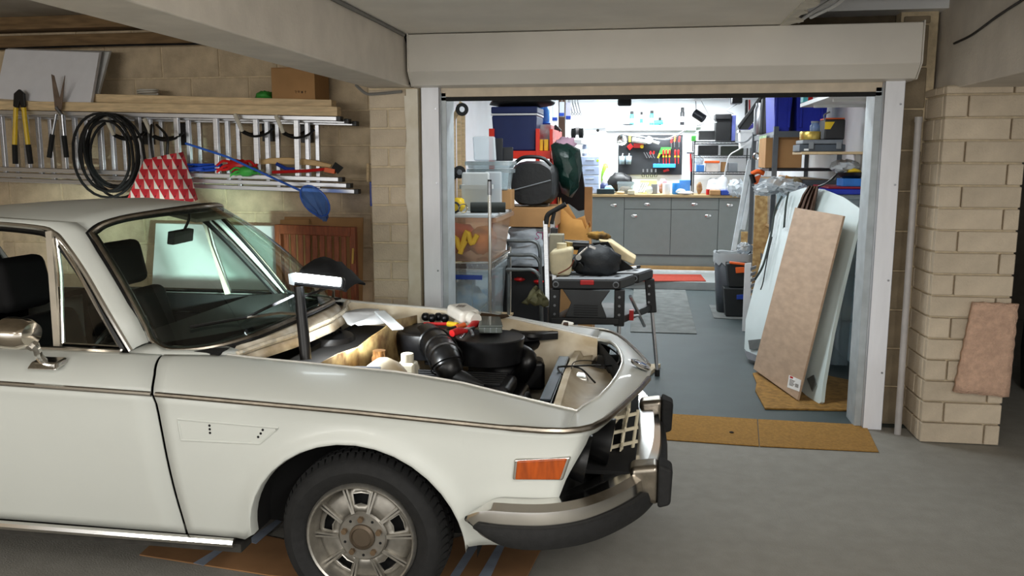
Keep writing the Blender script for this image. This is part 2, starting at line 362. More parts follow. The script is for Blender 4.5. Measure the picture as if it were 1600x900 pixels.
# mats at the door
m_mat = M('brown_mat', (158, 117, 54), .95, var=.2, scale=60, bump=.6, bscale=220)
def flat(name, px, mat, z, th, label, cat, n=10, **k):
    b = B(); P = [aZ(x, y, z) for x, y in px]; b.prism([(p.x, p.y, z) for p in P], (0, 0, th)); return b.out(name, mat, bev=.002, seg=1, label=label, cat=cat, **k)
flat('door_mat', [(1187, 698), (1373, 707), (1353, 665), (1184, 656)], m_mat, .002, .006, 'ochre brown mat across the doorway, right half by the jamb', 'mat')
flat('door_mat', [(985, 684), (1186, 698), (1183, 656), (990, 644)], m_mat, .002, .006, 'ochre brown mat across the doorway, left half by the car bumper', 'mat')
B().lathe([(.012, 0), (.014, .004), (.004, .008)], aZ(1143, 676, .008), n=7).out('leaf', M('dead_leaf', (40, 30, 20), .9), label='tiny dark dead leaf lying on the left doorway mat', cat='leaf')
flat('floor_mat', [(985, 519), (1089, 522), (1071, 454), (990, 452)], M('grey_carpet', (112, 116, 114), .95, var=.25, scale=8, bump=.5, bscale=150), .002, .008, 'dark grey rectangular mat on the garage floor beyond the folding workbench', 'mat')
P_ = [aZ(x, y, .10) for x, y in [(985, 440), (1103, 440), (1095, 430), (985, 429)]]
B().prism([(p.x, p.y, .102) for p in P_], (0, 0, .008)).out('floor_mat', M('red_carpet', (158, 56, 38), .95, var=.2, scale=40, bump=.4), label='bright red mat in front of the grey cabinets', cat='mat')
flat('carpet_offcut', [(1176, 585), (1182, 600), (1180, 612), (1195, 640), (1330, 643), (1345, 600), (1230, 575)], M('ochre_carpet', (150, 112, 54), .95, var=.3, scale=25, bump=.6, bscale=160), .002, .012, 'ochre carpet offcut under the leaning plywood and bonnet', 'carpet')
flat('floor_mat', [(1115, 497), (1165, 500), (1160, 480), (1108, 477)], M('grey_carpet', (1, 1, 1)), .002, .006, 'small grey mat under the black waste bin', 'mat')
# ================================================================ CAR (white classic coupe, bonnet removed)
YC = 3.355
m_paint = M('cream_paint', (202, 205, 199), .42, var=.03, scale=2, coat=.1)
m_inner = M('dirty_cream_paint', (222, 212, 190), .45, var=.2, scale=7, col2=(186, 168, 138), detail=7)
m_stain = M('stained_board', (206, 178, 118), .7, col2=(92, 58, 24), scale=9, detail=6)
m_lead = M('black_trim', (12, 12, 13), .35, var=.1)
m_seat = M('black_vinyl', (12, 12, 13), .75, var=.2, spec=.25)
car = thing('car', 'cream white classic two-door coupe with its bonnet removed and engine bay open', 'car', (-1.6, YC, 0))
mir = lambda p: V((p[0], 2 * YC - p[1], p[2]))
ZT = [(-4.6, .80), (-3.2, .822), (-2.234, .813), (-1.62, .800), (-.94, .773), (-.41, .745), (-.24, .737), (.04, .735)]
PLAN = [(-4.6, 2.60), (-4.0, 2.54), (-3.4, 2.52), (-.45, 2.52), (-.31, 2.53), (-.246, 2.545), (-.196, 2.568), (-.158, 2.605), (-.121, 2.68), (-.074, 2.837), (-.01, 3.094), (.026, 3.268), (.033, 3.355)]
zt = lambda x: interp(ZT, x); yp = lambda x: interp(PLAN, x)
HE = [(-1.60, .893), (-1.525, .889), (-1.389, .878), (-1.178, .867), (-.85, .848), (-.628, .82), (-.447, .782), (-.224, .737)]
he = lambda x: interp(HE, x)
XA, ZA, RX, RZ = -.955, .29, .385, .372
def yside(x, z):
    d = max(0, zt(x) - z); y = yp(x) + .012 * min(1, d / .05) + .30 * max(0, d - .06) ** 2
    for xa in (XA, XA - 2.625):
        q = math.hypot((x - xa) / RX, (z - ZA) / RZ) - 1
        y -= .022 * math.exp(-(q / .10) ** 2) * (1 if z > .2 else 0)
    return y
SEAM = [(.2, -1.604), (.318, -1.608), (.649, -1.634), (.785, -1.649), (.852, -1.668), (.929, -1.717)]
sx = lambda z: interp(SEAM, z)
XE = [(.33, -.21), (.50, -.262), (.573, -.236), (.63, -.205), (.686, -.173), (.74, -.155)]
def arch_bottom(x, xa, low):
    t = (x - xa) / RX
    return ZA + RZ * math.sqrt(max(0, 1 - t * t)) if abs(t) < 1 else low
def side(cols, name, mat, far, nr=14, top=True):
    """cols: (function z -> x, bottom z); one side panel from its lower edge to the trim line and on to the shoulder"""
    rows = []
    for fx, zb in cols:
        r = []; x1 = fx(.78)
        for k in range(nr + 1):
            t = k / nr; z = zb + (zt(x1) - zb) * t; x = fx(z); r.append(V((x, yside(x, z), z)))
        rows.append(r)
    if far: rows = [[mir(p) for p in r] for r in rows]
    return B().grid(rows).out(name, mat, car, thick=.006, toff=-1 if not far else 1)
def shoulder(xs, name, far, inner):
    rows = []
    for fx in xs:
        x0 = fx(.80); yi, zi = inner(x0); r = []
        for k in range(9):
            t = k / 8; z = lerp(zt(x0), zi, 1 - (1 - t) ** 1.7 if zi - zt(x0) > .02 else t); y = lerp(yp(x0), yi, t ** 1.15)
            r.append(V((fx(z) if t < .99 else fx(zi), y, z)))
        rows.append(r)
    if far: rows = [[mir(p) for p in r] for r in rows]
    return B().grid(rows).out(name, m_paint, car, thick=.005, toff=-1 if not far else 1)
K = lambda v: (lambda z, v=v: v)
gap = .0055
fcols = []
for i in range(7):
    u = i / 7; fcols.append((lambda z, u=u: lerp(sx(z) + gap, -1.34, u), .262))
fcols += [(K(XA + RX * math.sin(R(a))), arch_bottom(XA + RX * math.sin(R(a)), XA, .262)) for a in [-89.9, -86, -80, -73, -65, -56, -46, -36, -26, -16, -6, 4, 14, 24, 34, 44, 54, 63, 71, 78, 84, 88, 89.9]]
fcols += [(K(-.565), .325)]
fcols += [(lambda z, u=u: lerp(-.56, interp(XE, z), u), .315 + .02 * u) for u in [0, .1, .2, .3, .4, .5, .6, .7, .8, .9, 1]]
dcols = [(lambda z, u=u: lerp(-2.98, sx(z) - gap, u), .262) for u in [i / 14 for i in range(15)]]
rcols = [(K(-4.5 + .53 * i / 5), .27) for i in range(6)] + [(K(XA - 2.625 + RX * math.sin(R(a))), arch_bottom(XA + RX * math.sin(R(a)), XA, .262)) for a in range(-88, 89, 11)] + [(K(-3.1), .262), (K(-2.99), .262)]
fen_x = [(lambda z, u=u: lerp(sx(z) + gap, -1.5, u)) for u in (0, .25, .5, .75)] + [K(-1.5 + i * (1.5 - .224) / 22) for i in range(23)]
inner_f = lambda x: (lerp(2.672, 2.76, max(0, min(1, (x + 1.645) / .145))), lerp(.902, he(-1.5), max(0, (x + 1.645) / .145)) if x < -1.5 else he(x))
for far in (False, True):
    fd = side(fcols, 'front_wing', m_paint, far)
    side(dcols, 'door', m_paint, far); side(rcols, 'rear_wing', m_paint, far)
    shoulder(fen_x, 'wing_top', far, inner_f)
    shoulder([(lambda z, u=u: lerp(-2.98, sx(z) - gap, u)) for u in [i / 8 for i in range(9)]], 'door_top', far, lambda x: (2.672, .902))
    shoulder([K(-4.5 + 1.51 * i / 8) for i in range(9)], 'rear_wing_top', far, lambda x: (2.70, .905))
    mm = mir if far else (lambda p: V(p))
    # wheel arch edge and dark liner
    for xa in (XA, XA - 2.625):
        rows = [[mm((xa + (RX - e) * math.sin(R(a)), yside(xa + RX * math.sin(R(a)), ZA + RZ * math.cos(R(a))) + d, ZA + (RZ - e) * math.cos(R(a)))) for d, e in ((0, 0), (.012, .004), (.05, .002))] for a in range(-90, 91, 6)]
        B().grid(rows).out('arch_edge', m_paint, car)
        b = B(); rows = [[mm((xa + (RX + .03) * math.sin(R(a)), y, ZA + (RZ + .03) * math.cos(R(a)))) for y in (2.60, 2.70, 2.775)] for a in range(-95, 96, 10)]
        b.grid(rows); b.poly([r[2] for r in rows]); b.out('arch_liner', m_dark, car)
    # chrome waist strips (door, wing), sill strip, belt strip
    path = [mm((x, yp(x) - .002, zt(x))) for x in [-2.97 + i * .11 for i in range(13)]]
    B().tube(path[:-1] + [mm((-1.655, 2.518, zt(-1.65)))], .009, 8).out('waist_strip', m_chrome, car)
    b = B(); xs = [-1.638 + .1 * i for i in range(13)] + [-.40, -.35, -.31, -.28, -.246, -.22, -.196, -.175, -.158, -.14, -.121, -.098, -.074, -.042, -.01, .01, .022]
    b.tube([mm((x, yp(x) - .003, zt(x))) for x in xs], [.009] * 13 + [.011] * 17, 8); b.out('waist_strip', m_dchrome, car, label='chrome waist strip wrapping round the nose')
    b = B().tube([mm((x, 2.592, .245 - .0 * x)) for x in (-3.05, -2.4, -1.9, -1.42)], .017, 8); b.out('sill_strip', m_chrome, car)
    B().box(-3.1, -1.40, *sorted((mm((0, 2.60, 0)).y, mm((0, 2.68, 0)).y)), .205, .236).out('sill', M('underseal', (52, 50, 46), .9, var=.3, scale=20), car)
    B().tube([mm((x, 2.668, .906)) for x in (-2.98, -2.3, -1.86)], .011, 8).out('belt_strip', m_chrome, car)
B().poly([(-1.845, 2.69, .898), (-1.71, 2.672, .899), (-1.64, 2.700, .896), (-1.57, 2.735, .891), (-1.50, 2.762, .885), (-1.45, 2.80, .889), (-1.56, 2.84, .902), (-1.655, 2.785, .899), (-1.735, 2.77, .905), (-1.80, 2.775, .928)]).out('scuttle_corner', m_paint, car, thick=.006)
B().poly([mir(p) for p in [(-1.845, 2.69, .898), (-1.71, 2.672, .899), (-1.64, 2.700, .896), (-1.57, 2.735, .891), (-1.50, 2.762, .885), (-1.45, 2.80, .889), (-1.56, 2.84, .902), (-1.655, 2.785, .899), (-1.735, 2.77, .905), (-1.80, 2.775, .928)]]).out('scuttle_corner', m_paint, car, thick=.006)
# dark inner body behind the panel gaps, floor pan
B().box(-4.3, -1.50, 2.72, 3.99, .24, .30).out('floor_pan', m_dark, car)
B().box(-4.48, -2.98, 2.70, 4.01, .88, .91).out('parcel_shelf', m_seat, car)
B().box(-1.64, -1.60, 2.66, 2.72, .27, .86).out('seam_backing', m_dark, car)
# recessed side panel on the near wing: raised frame and pin holes
q = [(-1.571, .712), (-1.205, .700), (-1.276, .640), (-1.564, .637)]
b = B().tube([V((lerp(q[i][0], q[(i + 1) % 4][0], t / 8), yside(lerp(q[i][0], q[(i + 1) % 4][0], t / 8), lerp(q[i][1], q[(i + 1) % 4][1], t / 8)) + .0008, lerp(q[i][1], q[(i + 1) % 4][1], t / 8))) for i in range(4) for t in range(8)], .0045, 6, closed=True)
b.out('panel_rim', m_paint, car)
b = B()
for x, z in [(-1.455, .695), (-1.455, .682), (-1.455, .669), (-1.262, .690), (-1.27, .677), (-1.28, .664)]: b.cyl((x, yside(x, z) - .001, z), (x, yside(x, z) + .002, z), .0045, n=8)
b.out('pin_hole', m_dark, car)
# side lamp
b = B(); q = [(-.402, .640), (-.221, .648), (-.247, .567), (-.410, .567)]
cen = V((-.32, 0, .605))
def lamp(s, d): return [V((cen.x + (x - cen.x) * s, yside(x, z) - d, cen.z + (z - cen.z) * s)) for x, z in q]
b.prism(lamp(1, .012), (0, .03, 0)); sl = b.out('side_lamp', m_chrome, car, bev=.008, seg=3)
b = B().prism(lamp(.88, .017), (0, .01, 0)); b.out('lens', M('amber_lens', (168, 72, 6), .25, var=.3, scale=60, stretch=(1, 1, .2), coat=.5), sl, bev=.005)
# nose panel
IN = [(2.76, -.224, .737), (2.80, -.205, .745), (2.884, -.155, .755), (3.0, -.125, .762), (3.123, -.105, .766), (3.24, -.092, .768), (3.355, -.086, .769)]
half = [((-.246, 2.545), IN[0]), ((-.196, 2.568), IN[0]), ((-.158, 2.605), IN[0]), ((-.121, 2.68), IN[1]), ((-.098, 2.757), IN[2]), ((-.074, 2.837), IN[2]), ((-.042, 2.965), IN[3]), ((-.01, 3.094), IN[4]), ((.012, 3.19), IN[5]), ((.026, 3.268), IN[5]), ((.033, 3.355), IN[6])]
def nose_rows():
    out = []
    for (ox, oy), (iy, ix, iz) in half:
        zo = .737 - .0 * (ox + .25); r = []
        for k in range(8):
            t = k / 7; r.append(V((lerp(ox, ix, t), lerp(oy, iy, t), lerp(zo, iz, t) + .007 * math.sin(PI * t) * min(1, (oy - 2.5) * 3))))
        out.append(r)
    return out
nr_ = nose_rows(); allr = nr_ + [[mir(p) for p in r] for r in nr_[-2::-1]]
np_ = B().grid(allr).out('nose_panel', m_paint, car, thick=.012, toff=-1)
b = B(); b.tube([r[7] + V((0, 0, .001)) for r in allr[2:-2]], .004, 6); b.out('opening_lip', M('worn_paint_edge', (232, 230, 224), .25, .3), car)
for far in (0, 1):
    b = B()
    e = [(x, 2.76, he(x) + .002) for x in [-1.5 + i * .08 for i in range(17)]]; b.tube([mir(p) if far else V(p) for p in e], .004, 6)
    b.out('opening_lip', M('worn_paint_edge', (0, 0, 0)), car)
# roundel
c = V((-.012, 3.33, .768)); nrm = V((.42, 0, .91)).normalized(); tx = V((.91, 0, -.42)).normalized(); ty = V((0, 1, 0))
b = B().lathe([(.041, -.004), (.041, .004), (.036, .007), (.001, .007)], c, nrm, 28); rd = b.out('badge', m_lead, car, label='round black badge with blue and white quarters')
B().lathe([(.042, -.003), (.0435, .003), (.040, .007)], c, nrm, 28).out('badge_ring', m_chrome, rd)
for qd in range(4):
    b = B(); P_ = [c + nrm * .0085] + [c + nrm * .0085 + (tx * math.cos(a) + ty * math.sin(a)) * .024 for a in [qd * PI / 2 + k * PI / 16 for k in range(9)]]
    b.poly(P_); b.out('badge_quarter', m_wht if qd % 2 else M('roundel_blue', (40, 110, 200), .3), rd)
B().tube([c + nrm * .0085 + (tx * math.cos(a) + ty * math.sin(a)) * .025 for a in [k * PI / 12 for k in range(24)]], .0012, 5, True).out('badge_ring', m_chrome, rd)
# front face: dark back panel, lamp buckets, lattice, apron, flange
FP = [(p[0][0], p[0][1]) for p in half[1:]]
full = FP + [(x, 2 * YC - y) for x, y in FP[-2::-1]]
B().grid([[V((x - .14, y, .36)), V((x - .12, y, .72))] for x, y in full]).out('grille_panel', m_dark, car)
B().grid([[V((x - .012 - .33 * (.735 - z), y + (.02 if y < YC else -.02), z)) for z in (.735, .715, .69)] for x, y in full[1:-1]]).out('nose_flange', m_paint, car, thick=.004)
B().grid([[V((x - .06 - d, lerp(y, YC, .02), z)) for z, d in ((.325, .05), (.36, .0), (.40, .0), (.425, .03))] for x, y in full]).out('front_apron', m_paint, car, thick=.005)
for far in (0, 1):
    for y, xx, r in ((2.675, -.175, .078), (2.86, -.105, .080)):
        c = V((xx, y, .600)); c = mir(c) if far else c
        b = B().lathe([(.02, -.14), (r * .75, -.12), (r, -.03), (r + .004, 0), (r - .004, 0), (r * .7, -.1), (.01, -.11)], c, (1, 0, -.18), 22, caps=False)
        b.out('lamp_bucket', m_lead, car)
b = B()
for k in range(7):
    y0 = 2.99 + k * .11; b.bar((-.085, y0, .47), (-.045, y0 + .09, .69), .012, .006, (1, 0, 0)); b.bar((-.085, y0 + .09, .47), (-.045, y0, .69), .012, .006, (1, 0, 0))
for z in (.47, .54, .62, .69): b.bar((-.085 + (z - .47) * .18, 2.96, z), (-.085 + (z - .47) * .18, 3.75, z), .012, .006, (1, 0, 0))
b.out('grille_lattice', M('lattice_cream', (206, 196, 170), .5), car)
gp = lambda u, z: V((-.165 + .15 * u, 2.965 + .10 * u, z))
b = B()
for u in (0, .28, .56, .84): b.bar(gp(u, .45), gp(u + .16, .66), .012, .006, (1, -1, 0))
for z in (.47, .525, .58, .635): b.bar(gp(0, z), gp(1, z + .012), .012, .006, (1, -1, 0))
b.out('grille_lattice', M('lattice_cream', (0, 0, 0)), car)
# bumper
BP = [(-.555, 2.475), (-.50, 2.452), (-.42, 2.44), (-.30, 2.452), (-.20, 2.498), (-.12, 2.572), (-.04, 2.685), (.015, 2.80), (.055, 2.95), (.075, 3.15), (.08, 3.355)]
bp = smooth_pts([(x, y, 0) for x, y in BP], 6); bp = bp + [V((p.x, 2 * YC - p.y, 0)) for p in bp[-2::-1]]
def bump_rows(prof, a=0, e=None):
    rows = []; N = len(bp)
    for i in range(a, N - a):
        t = (bp[min(i + 1, N - 1)] - bp[max(i - 1, 0)]).normalized(); n = V((t.y, -t.x, 0)); tap = min(1, .16 + .84 * math.sin(PI / 2 * min(1, min(i - a, N - 1 - a - i) / 11)))
        rows.append([bp[i] + n * (o * 1) + V((0, 0, .447 + (z - .447) * tap)) for o, z in prof])
    return rows
b = B().grid(bump_rows([(-.14, .497), (-.075, .506), (-.03, .512), (-.006, .495), (.0, .46), (-.004, .42), (-.02, .385), (-.05, .375)])); b.out('bumper', m_chrome, car, thick=.004)
b = B().grid(bump_rows([(-.01, .452), (.018, .448), (.024, .43), (.022, .40), (.012, .382), (-.03, .372)], 5)); b.out('bumper_rubber', m_rubber, car, thick=.004)
for y in (2.83, 3.64):
    xo = .06 if y < 3 else .085
    b = B().hexa([(xo - .09, y - .05, .425), (xo + .005, y - .05, .40), (xo + .005, y + .05, .40), (xo - .09, y + .05, .425), (xo - .10, y - .05, .535), (xo + .005, y - .05, .55), (xo + .005, y + .05, .55), (xo - .10, y + .05, .535)])
    ov = b.out('overrider', m_dchrome, car, bev=.022, seg=4)
    b = B().hexa([(xo + .0, y - .055, .395), (xo + .045, y - .045, .405), (xo + .045, y + .045, .405), (xo, y + .055, .395), (xo - .0, y - .055, .555), (xo + .05, y - .045, .535), (xo + .05, y + .045, .535), (xo - .0, y + .055, .555)])
    b.out('rubber_face', m_rubber, ov, bev=.012, seg=3)
# wheel
def wheel(x, y, flip=1, full=True):
    c = V((x, y, .302)); ax = V((0, -1, 0)); s = -flip
    A = (0, -flip, 0)
    b = B().lathe([(.197, -.03), (.212, -.010), (.244, .002), (.270, -.008), (.283, -.024), (.290, -.05), (.290, -.16), (.281, -.185), (.24, -.195), (.197, -.17)], c, A, 56, caps=False)
    t = b.out('tyre', m_rubber, car)
    if not full: return
    b = B(); rnd = random.Random(2)
    for k in range(64):   # tread blocks
        a = 2 * PI * k / 64
        for (y0, y1, r0, r1) in ((.022, .058, .282, .2995), (.066, .098, .2995, .3008), (.106, .138, .3008, .3008), (.146, .172, .2995, .297)):
            sk = .012 * (1 if y0 < .1 else -1)
            p = []
            for rr_i, da in ((0, -.04), (0, .04), (1, .04), (1, -.04)): pass
            def pt(r, ang, d): return c + V((r * math.cos(ang), d * flip, r * math.sin(ang)))
            w_ = .037
            P_ = [pt(r0 - .006 if y0 > .03 else r0 - .006, a - w_, y0), pt(r0 - .006, a + w_, y0), pt(r1 - .006, a + w_ + sk * 2, y1), pt(r1 - .006, a - w_ + sk * 2, y1), pt(r0, a - w_, y0), pt(r0, a + w_, y0), pt(r1 - (.0 if y0 < .14 else .004), a + w_ + sk * 2, y1), pt(r1 - (.0 if y0 < .14 else .004), a - w_ + sk * 2, y1)]
            b.hexa(P_)
    b.out('tread', m_rubber, t, kind='stuff')
    m_al = M('cast_alloy', (176, 172, 164), .35, .85, var=.2, scale=30); m_aw = M('worn_alloy', (150, 146, 138), .42, .8, var=.25, scale=20)
    b = B().lathe([(.199, -.05), (.197, -.016), (.190, -.008), (.184, -.012), (.180, -.04), (.174, -.06), (.168, -.075)], c, A, 56, caps=False); rim = b.out('rim', m_al, car)
    # spoked disc: ten sectors, five of them windows, with raised ribs
    b = B(); db = B(); rb = B()
    def P3(r, a, d): return c + V((r * math.cos(a), d * flip, r * math.sin(a)))
    for k in range(10):
        a0 = R(36 * k + 3); a1 = a0 + R(36)
        n = 6
        win = k % 2 == 0
        for i in range(n):
            u0, u1 = lerp(a0, a1, i / n), lerp(a0, a1, (i + 1) / n)
            hole = win and 1 <= i < n - 1
            for (r0, r1, d0, d1, cut) in ((.078, .112, .052, .052, 0), (.112, .150, .052, .062, 1), (.150, .176, .062, .078, 0)):
                if hole and cut: continue
                b.poly([P3(r0, u0, d0), P3(r0, u1, d0), P3(r1, u1, d1), P3(r1, u0, d1)])
        if win:
            u0, u1 = lerp(a0, a1, 1 / n), lerp(a0, a1, (n - 1) / n)
            rb.tube([P3(.112, u0, .05), P3(.115, (u0 + u1) / 2, .05), P3(.112, u1, .05), P3(.150, u1, .06), P3(.152, (u0 + u1) / 2, .06), P3(.150, u0, .06)], .003, 5, True)
        for sgn in (.06, .94):
            u = lerp(a0, a1, sgn); rb.bar(P3(.085, u, .045), P3(.178, u, .058), .007, .02, (0, 1, 0))
    bmesh.ops.remove_doubles(b.m, verts=b.m.verts, dist=.0008); b.out('wheel_disc', m_aw, car, thick=.006); rb.out('spoke_rib', m_al, rim)
    B().cyl(c + V((0, .09 * flip, 0)), c + V((0, .15 * flip, 0)), .185, n=32).out('brake_drum', m_dark, car)
    b = B().lathe([(.088, -.07), (.088, -.042), (.082, -.036), (.05, -.036), (.046, -.036)], c, A, 32, caps=False); hb = b.out('hub', m_aw, car)
    B().lathe([(.047, -.06), (.045, -.028), (.036, -.022), (.033, -.03), (.001, -.03)], c, A, 24).out('hub_cap', M('cap_brown', (96, 84, 70), .5, .5), hb)
    for k in range(5):
        a = R(72 * k + 20); B().cyl(P3(.065, a, .05), P3(.065, a, .022), .0105, n=6).out('wheel_nut', M('rusty_nut', (120, 100, 78), .5, .7), hb)
        B().cyl(P3(.067, a + R(36), .04), P3(.067, a + R(36), .0345), .005, n=8).out('hub_hole', m_dark, hb)
wheel(-.945, 2.56); wheel(-.945, 2 * YC - 2.56, -1, False); wheel(-3.53, 2.575, 1, False); wheel(-3.53, 2 * YC - 2.575, -1, False)
# ---- cowl, windscreen, pillars, roof
WB = [(-1.80, 2.765, .93), (-1.735, 2.745, .902), (-1.655, 2.762, .898), (-1.56, 2.83, .905), (-1.48, 2.955, .922), (-1.435, 3.15, .938), (-1.42, 3.355, .944)]
WT = [(-2.085, 2.862, 1.315), (-2.06, 2.90, 1.345), (-2.02, 2.97, 1.365), (-1.975, 3.06, 1.376), (-1.93, 3.16, 1.384), (-1.90, 3.26, 1.389), (-1.885, 3.355, 1.391)]
wb = smooth_pts(WB, 3); wt = smooth_pts(WT, 3)
wb = wb + [mir(p) for p in wb[-2::-1]]; wt = wt + [mir(p) for p in wt[-2::-1]]
NW = len(wb)
def ws(j, t):
    p = lerp(wb[j], wt[j], t); k = math.sin(PI * t) * .045 * (1 - (abs(j - (NW - 1) / 2) / ((NW - 1) / 2)) ** 4 * .8); return p + V((k * .75, 0, k * .65))
ROWS = [[ws(j, t / 10) for j in range(NW)] for t in range(11)]
B().grid(ROWS).out('windscreen', glass('windscreen_glass', (218, 234, 226), 0, .01), car)
loop = [ws(j, 0) for j in range(NW)] + [ws(NW - 1, t / 10) for t in range(1, 10)] + [ws(j, 1) for j in range(NW - 1, -1, -1)] + [ws(0, t / 10) for t in range(9, 0, -1)]
cw = sum(loop, V()) / len(loop)
B().tube(loop, .0105, 8, True).out('windscreen_trim', m_dchrome, car, label='chrome windscreen surround')
B().tube([p + (p - cw).normalized() * .011 + V((-.006, 0, -.004)) for p in loop], .009, 6, True).out('windscreen_seal', m_lead, car)
B().tube([p - (p - cw).normalized() * .016 for p in loop], .008, 6, True).out('windscreen_seal', m_lead, car)
# roof
def roof_edge(v): # v in -1..1 across
    return .066 * (1 - abs(v) ** 2.6)
rows = []
for j in range(NW):
    p = ws(j, 1); v = (p.y - YC) / .53; r = [p + V((-.004, 0, .002))]
    for k in range(1, 10):
        t = k / 9; x = lerp(p.x, -3.5, t); y = YC + (p.y - YC) * lerp(1, 1.07, min(1, t * 4)); z = 1.352 + roof_edge(max(-1, min(1, (y - YC) / .53))) + .012 * math.sin(PI * min(1, t * 1.3)) - .10 * t * t
        if k == 1: z = lerp(p.z, z, .6)
        r.append(V((x, y, z)))
    rows.append(r)
B().grid(rows).out('roof', m_paint, car, thick=.02, toff=-1)
for far in (0, 1):
    mm = mir if far else (lambda p: V(p))
    AL = [V(p) for p in [(-1.842, 2.70, .902), (-1.95, 2.735, 1.04), (-2.06, 2.775, 1.18), (-2.155, 2.80, 1.285), (-2.20, 2.81, 1.318), (-2.28, 2.818, 1.338), (-2.6, 2.83, 1.352), (-3.2, 2.83, 1.335)]]
    ED = [V(p) for p in [(-1.80, 2.765, .925), (-1.87, 2.787, 1.03), (-1.95, 2.815, 1.14), (-2.03, 2.842, 1.24), (-2.082, 2.862, 1.312), (-2.14, 2.86, 1.352), (-2.6, 2.87, 1.372), (-3.2, 2.87, 1.355)]]
    B().grid([[mm(lerp(a, e, t) + V((0, -.012, .006)) * math.sin(PI * t)) for t in (0, .3, .6, 1)] for a, e in zip(AL, ED)]).out('pillar', m_paint, car, thick=.012)
    B().tube([mm(p) for p in smooth_pts(AL, 4)], .011, 8).out('gutter_strip', m_chrome, car)
    IN_ = [p + V((-.025, .012, -.016)) for p in AL]
    B().tube([mm(p) for p in smooth_pts(IN_, 4)], .013, 6).out('door_seal', m_lead, car)
    # quarter light: frame, divider, glass
    fr = [mm(p) for p in [(-1.90, 2.712, .915), (-2.005, 2.75, 1.06), (-2.10, 2.785, 1.19), (-2.175, 2.805, 1.285), (-2.19, 2.81, 1.30), (-2.17, 2.79, 1.16), (-2.13, 2.72, .915)]]
    B().tube(fr, .0075, 6, True).out('quarter_light_frame', m_chrome, car)
    B().poly(fr).out('quarter_light', glass('side_glass', (214, 228, 222), 0, .02), car)
    B().bar(mm((-2.15, 2.715, .90)), mm((-2.215, 2.805, 1.325)), .026, .014, (0, 1, 0)).out('window_divider', M('floor_tinted_chrome', (176, 168, 154), .4, .5), car)  # chrome whose warm grey paints in the reflection of the lit floor
    # door inner card
    B().box(-2.98, -1.75, *sorted((mm((0, 2.70, 0)).y, mm((0, 2.73, 0)).y)), .3, .895).out('door_card', m_seat, car)
    B().tube([mm((x, 2.735, .80)) for x in (-2.9, -2.3, -1.8)], .006, 6).out('card_strip', m_chrome, car)
# far rear window post and rear glass base
B().bar((-2.92, 2 * YC - 2.70, .90), (-2.98, 2 * YC - 2.82, 1.34), .02, .02, (0, 1, 0)).out('window_post', m_lead, car)
B().bar((-2.92, 2.70, .90), (-2.98, 2.82, 1.34), .02, .02, (0, 1, 0)).out('window_post', m_lead, car)
# rear pillars, rear bench and dark headlining
for far in (0, 1):
    mm = mir if far else (lambda p: V(p))
    B().grid([[mm((-3.32, 2.70, .90)), mm((-3.40, 2.80, 1.15)), mm((-3.46, 2.86, 1.36))], [mm((-3.95, 2.72, .90)), mm((-3.75, 2.82, 1.12)), mm((-3.52, 2.88, 1.34))]]).out('rear_pillar', m_paint, car, thick=.012)
    B().box(-3.95, -3.30, *sorted((mm((0, 2.745, 0)).y, mm((0, 2.80, 0)).y)), .5, .93).out('rear_trim', m_seat, car)
    B().hexa([mm(p) for p in [(-3.34, 2.735, .90), (-3.9, 2.74, .90), (-3.9, 2.78, .90), (-3.34, 2.78, .90), (-3.46, 2.88, 1.335), (-3.54, 2.89, 1.32), (-3.54, 2.93, 1.32), (-3.46, 2.92, 1.335)]]).out('rear_trim', m_seat, car)
B().ob((-3.42, YC, .70), (.16, 1.16, .52), (0, -.28, 0)).out('rear_bench', m_seat, car, bev=.05, seg=3)
B().grid([[V((x, YC + d * .48, 1.325 + .045 * (1 - abs(d) ** 2.5) - (.05 if x < -3.2 else 0))) for d in (-1, -.7, -.35, 0, .35, .7, 1)] for x in (-2.16, -2.6, -3.1, -3.45)]).out('headlining', M('headlining', (60, 58, 54), .9), car)
# interior
b = B().grid([[V((lerp(-1.50 + abs(y - YC) * .0 - .25 * (abs(y - YC) / .6) ** 2, -2.02, t), y, lerp(.925, .90, t) if t < 1 else .72)) for t in (0, .4, .8, .95, 1)] for y in [2.76 + .119 * k for k in range(11)]]); b.out('dashboard', m_seat, car)
B().box(-1.62, -1.52, 2.74, 3.97, .28, .90).out('bulkhead', m_dark, car)
for y in (3.02, 3.70):
    b = B().ob((-2.46, y, .68), (.14, .50, .56), (0, -.25, 0)); s_ = b.out('seat', m_seat, car, bev=.05, seg=3)
    B().ob((-2.24, y, .42), (.5, .5, .16), (0, -.1, 0)).out('seat_cushion', m_seat, s_, bev=.05, seg=3)
    B().ob((-2.54, y, 1.09), (.10, .27, .22), (0, -.2, 0)).out('headrest', m_seat, s_, bev=.04, seg=3)
c = V((-2.13, 3.0, .80)); ax = V((.8, 0, -.45)).normalized(); u = V((0, 1, 0)); v_ = ax.cross(u)
b = B().tube([c + (u * math.cos(a) + v_ * math.sin(a)) * .195 for a in [k * PI / 16 for k in range(32)]], .012, 8, True)
for a in (.2, PI - .2, PI * 1.5): b.bar(c, c + (u * math.cos(a) + v_ * math.sin(a)) * .19, .03, .008, ax)
b.cyl(c - ax * .02, c + ax * .02, .05); b.cyl(c, c + ax * .4, .025); b.out('steering_wheel', m_lead, car)
b = B().tube(smooth_pts([(-1.955, 3.34, 1.365), (-1.965, 3.345, 1.33), (-1.99, 3.34, 1.28)], 4), .007, 6); b.ob((-2.0, 3.335, 1.262), (.03, .19, .055), (0, .15, .1)); b.out('rear_view_mirror', m_lead, car, bev=.012)
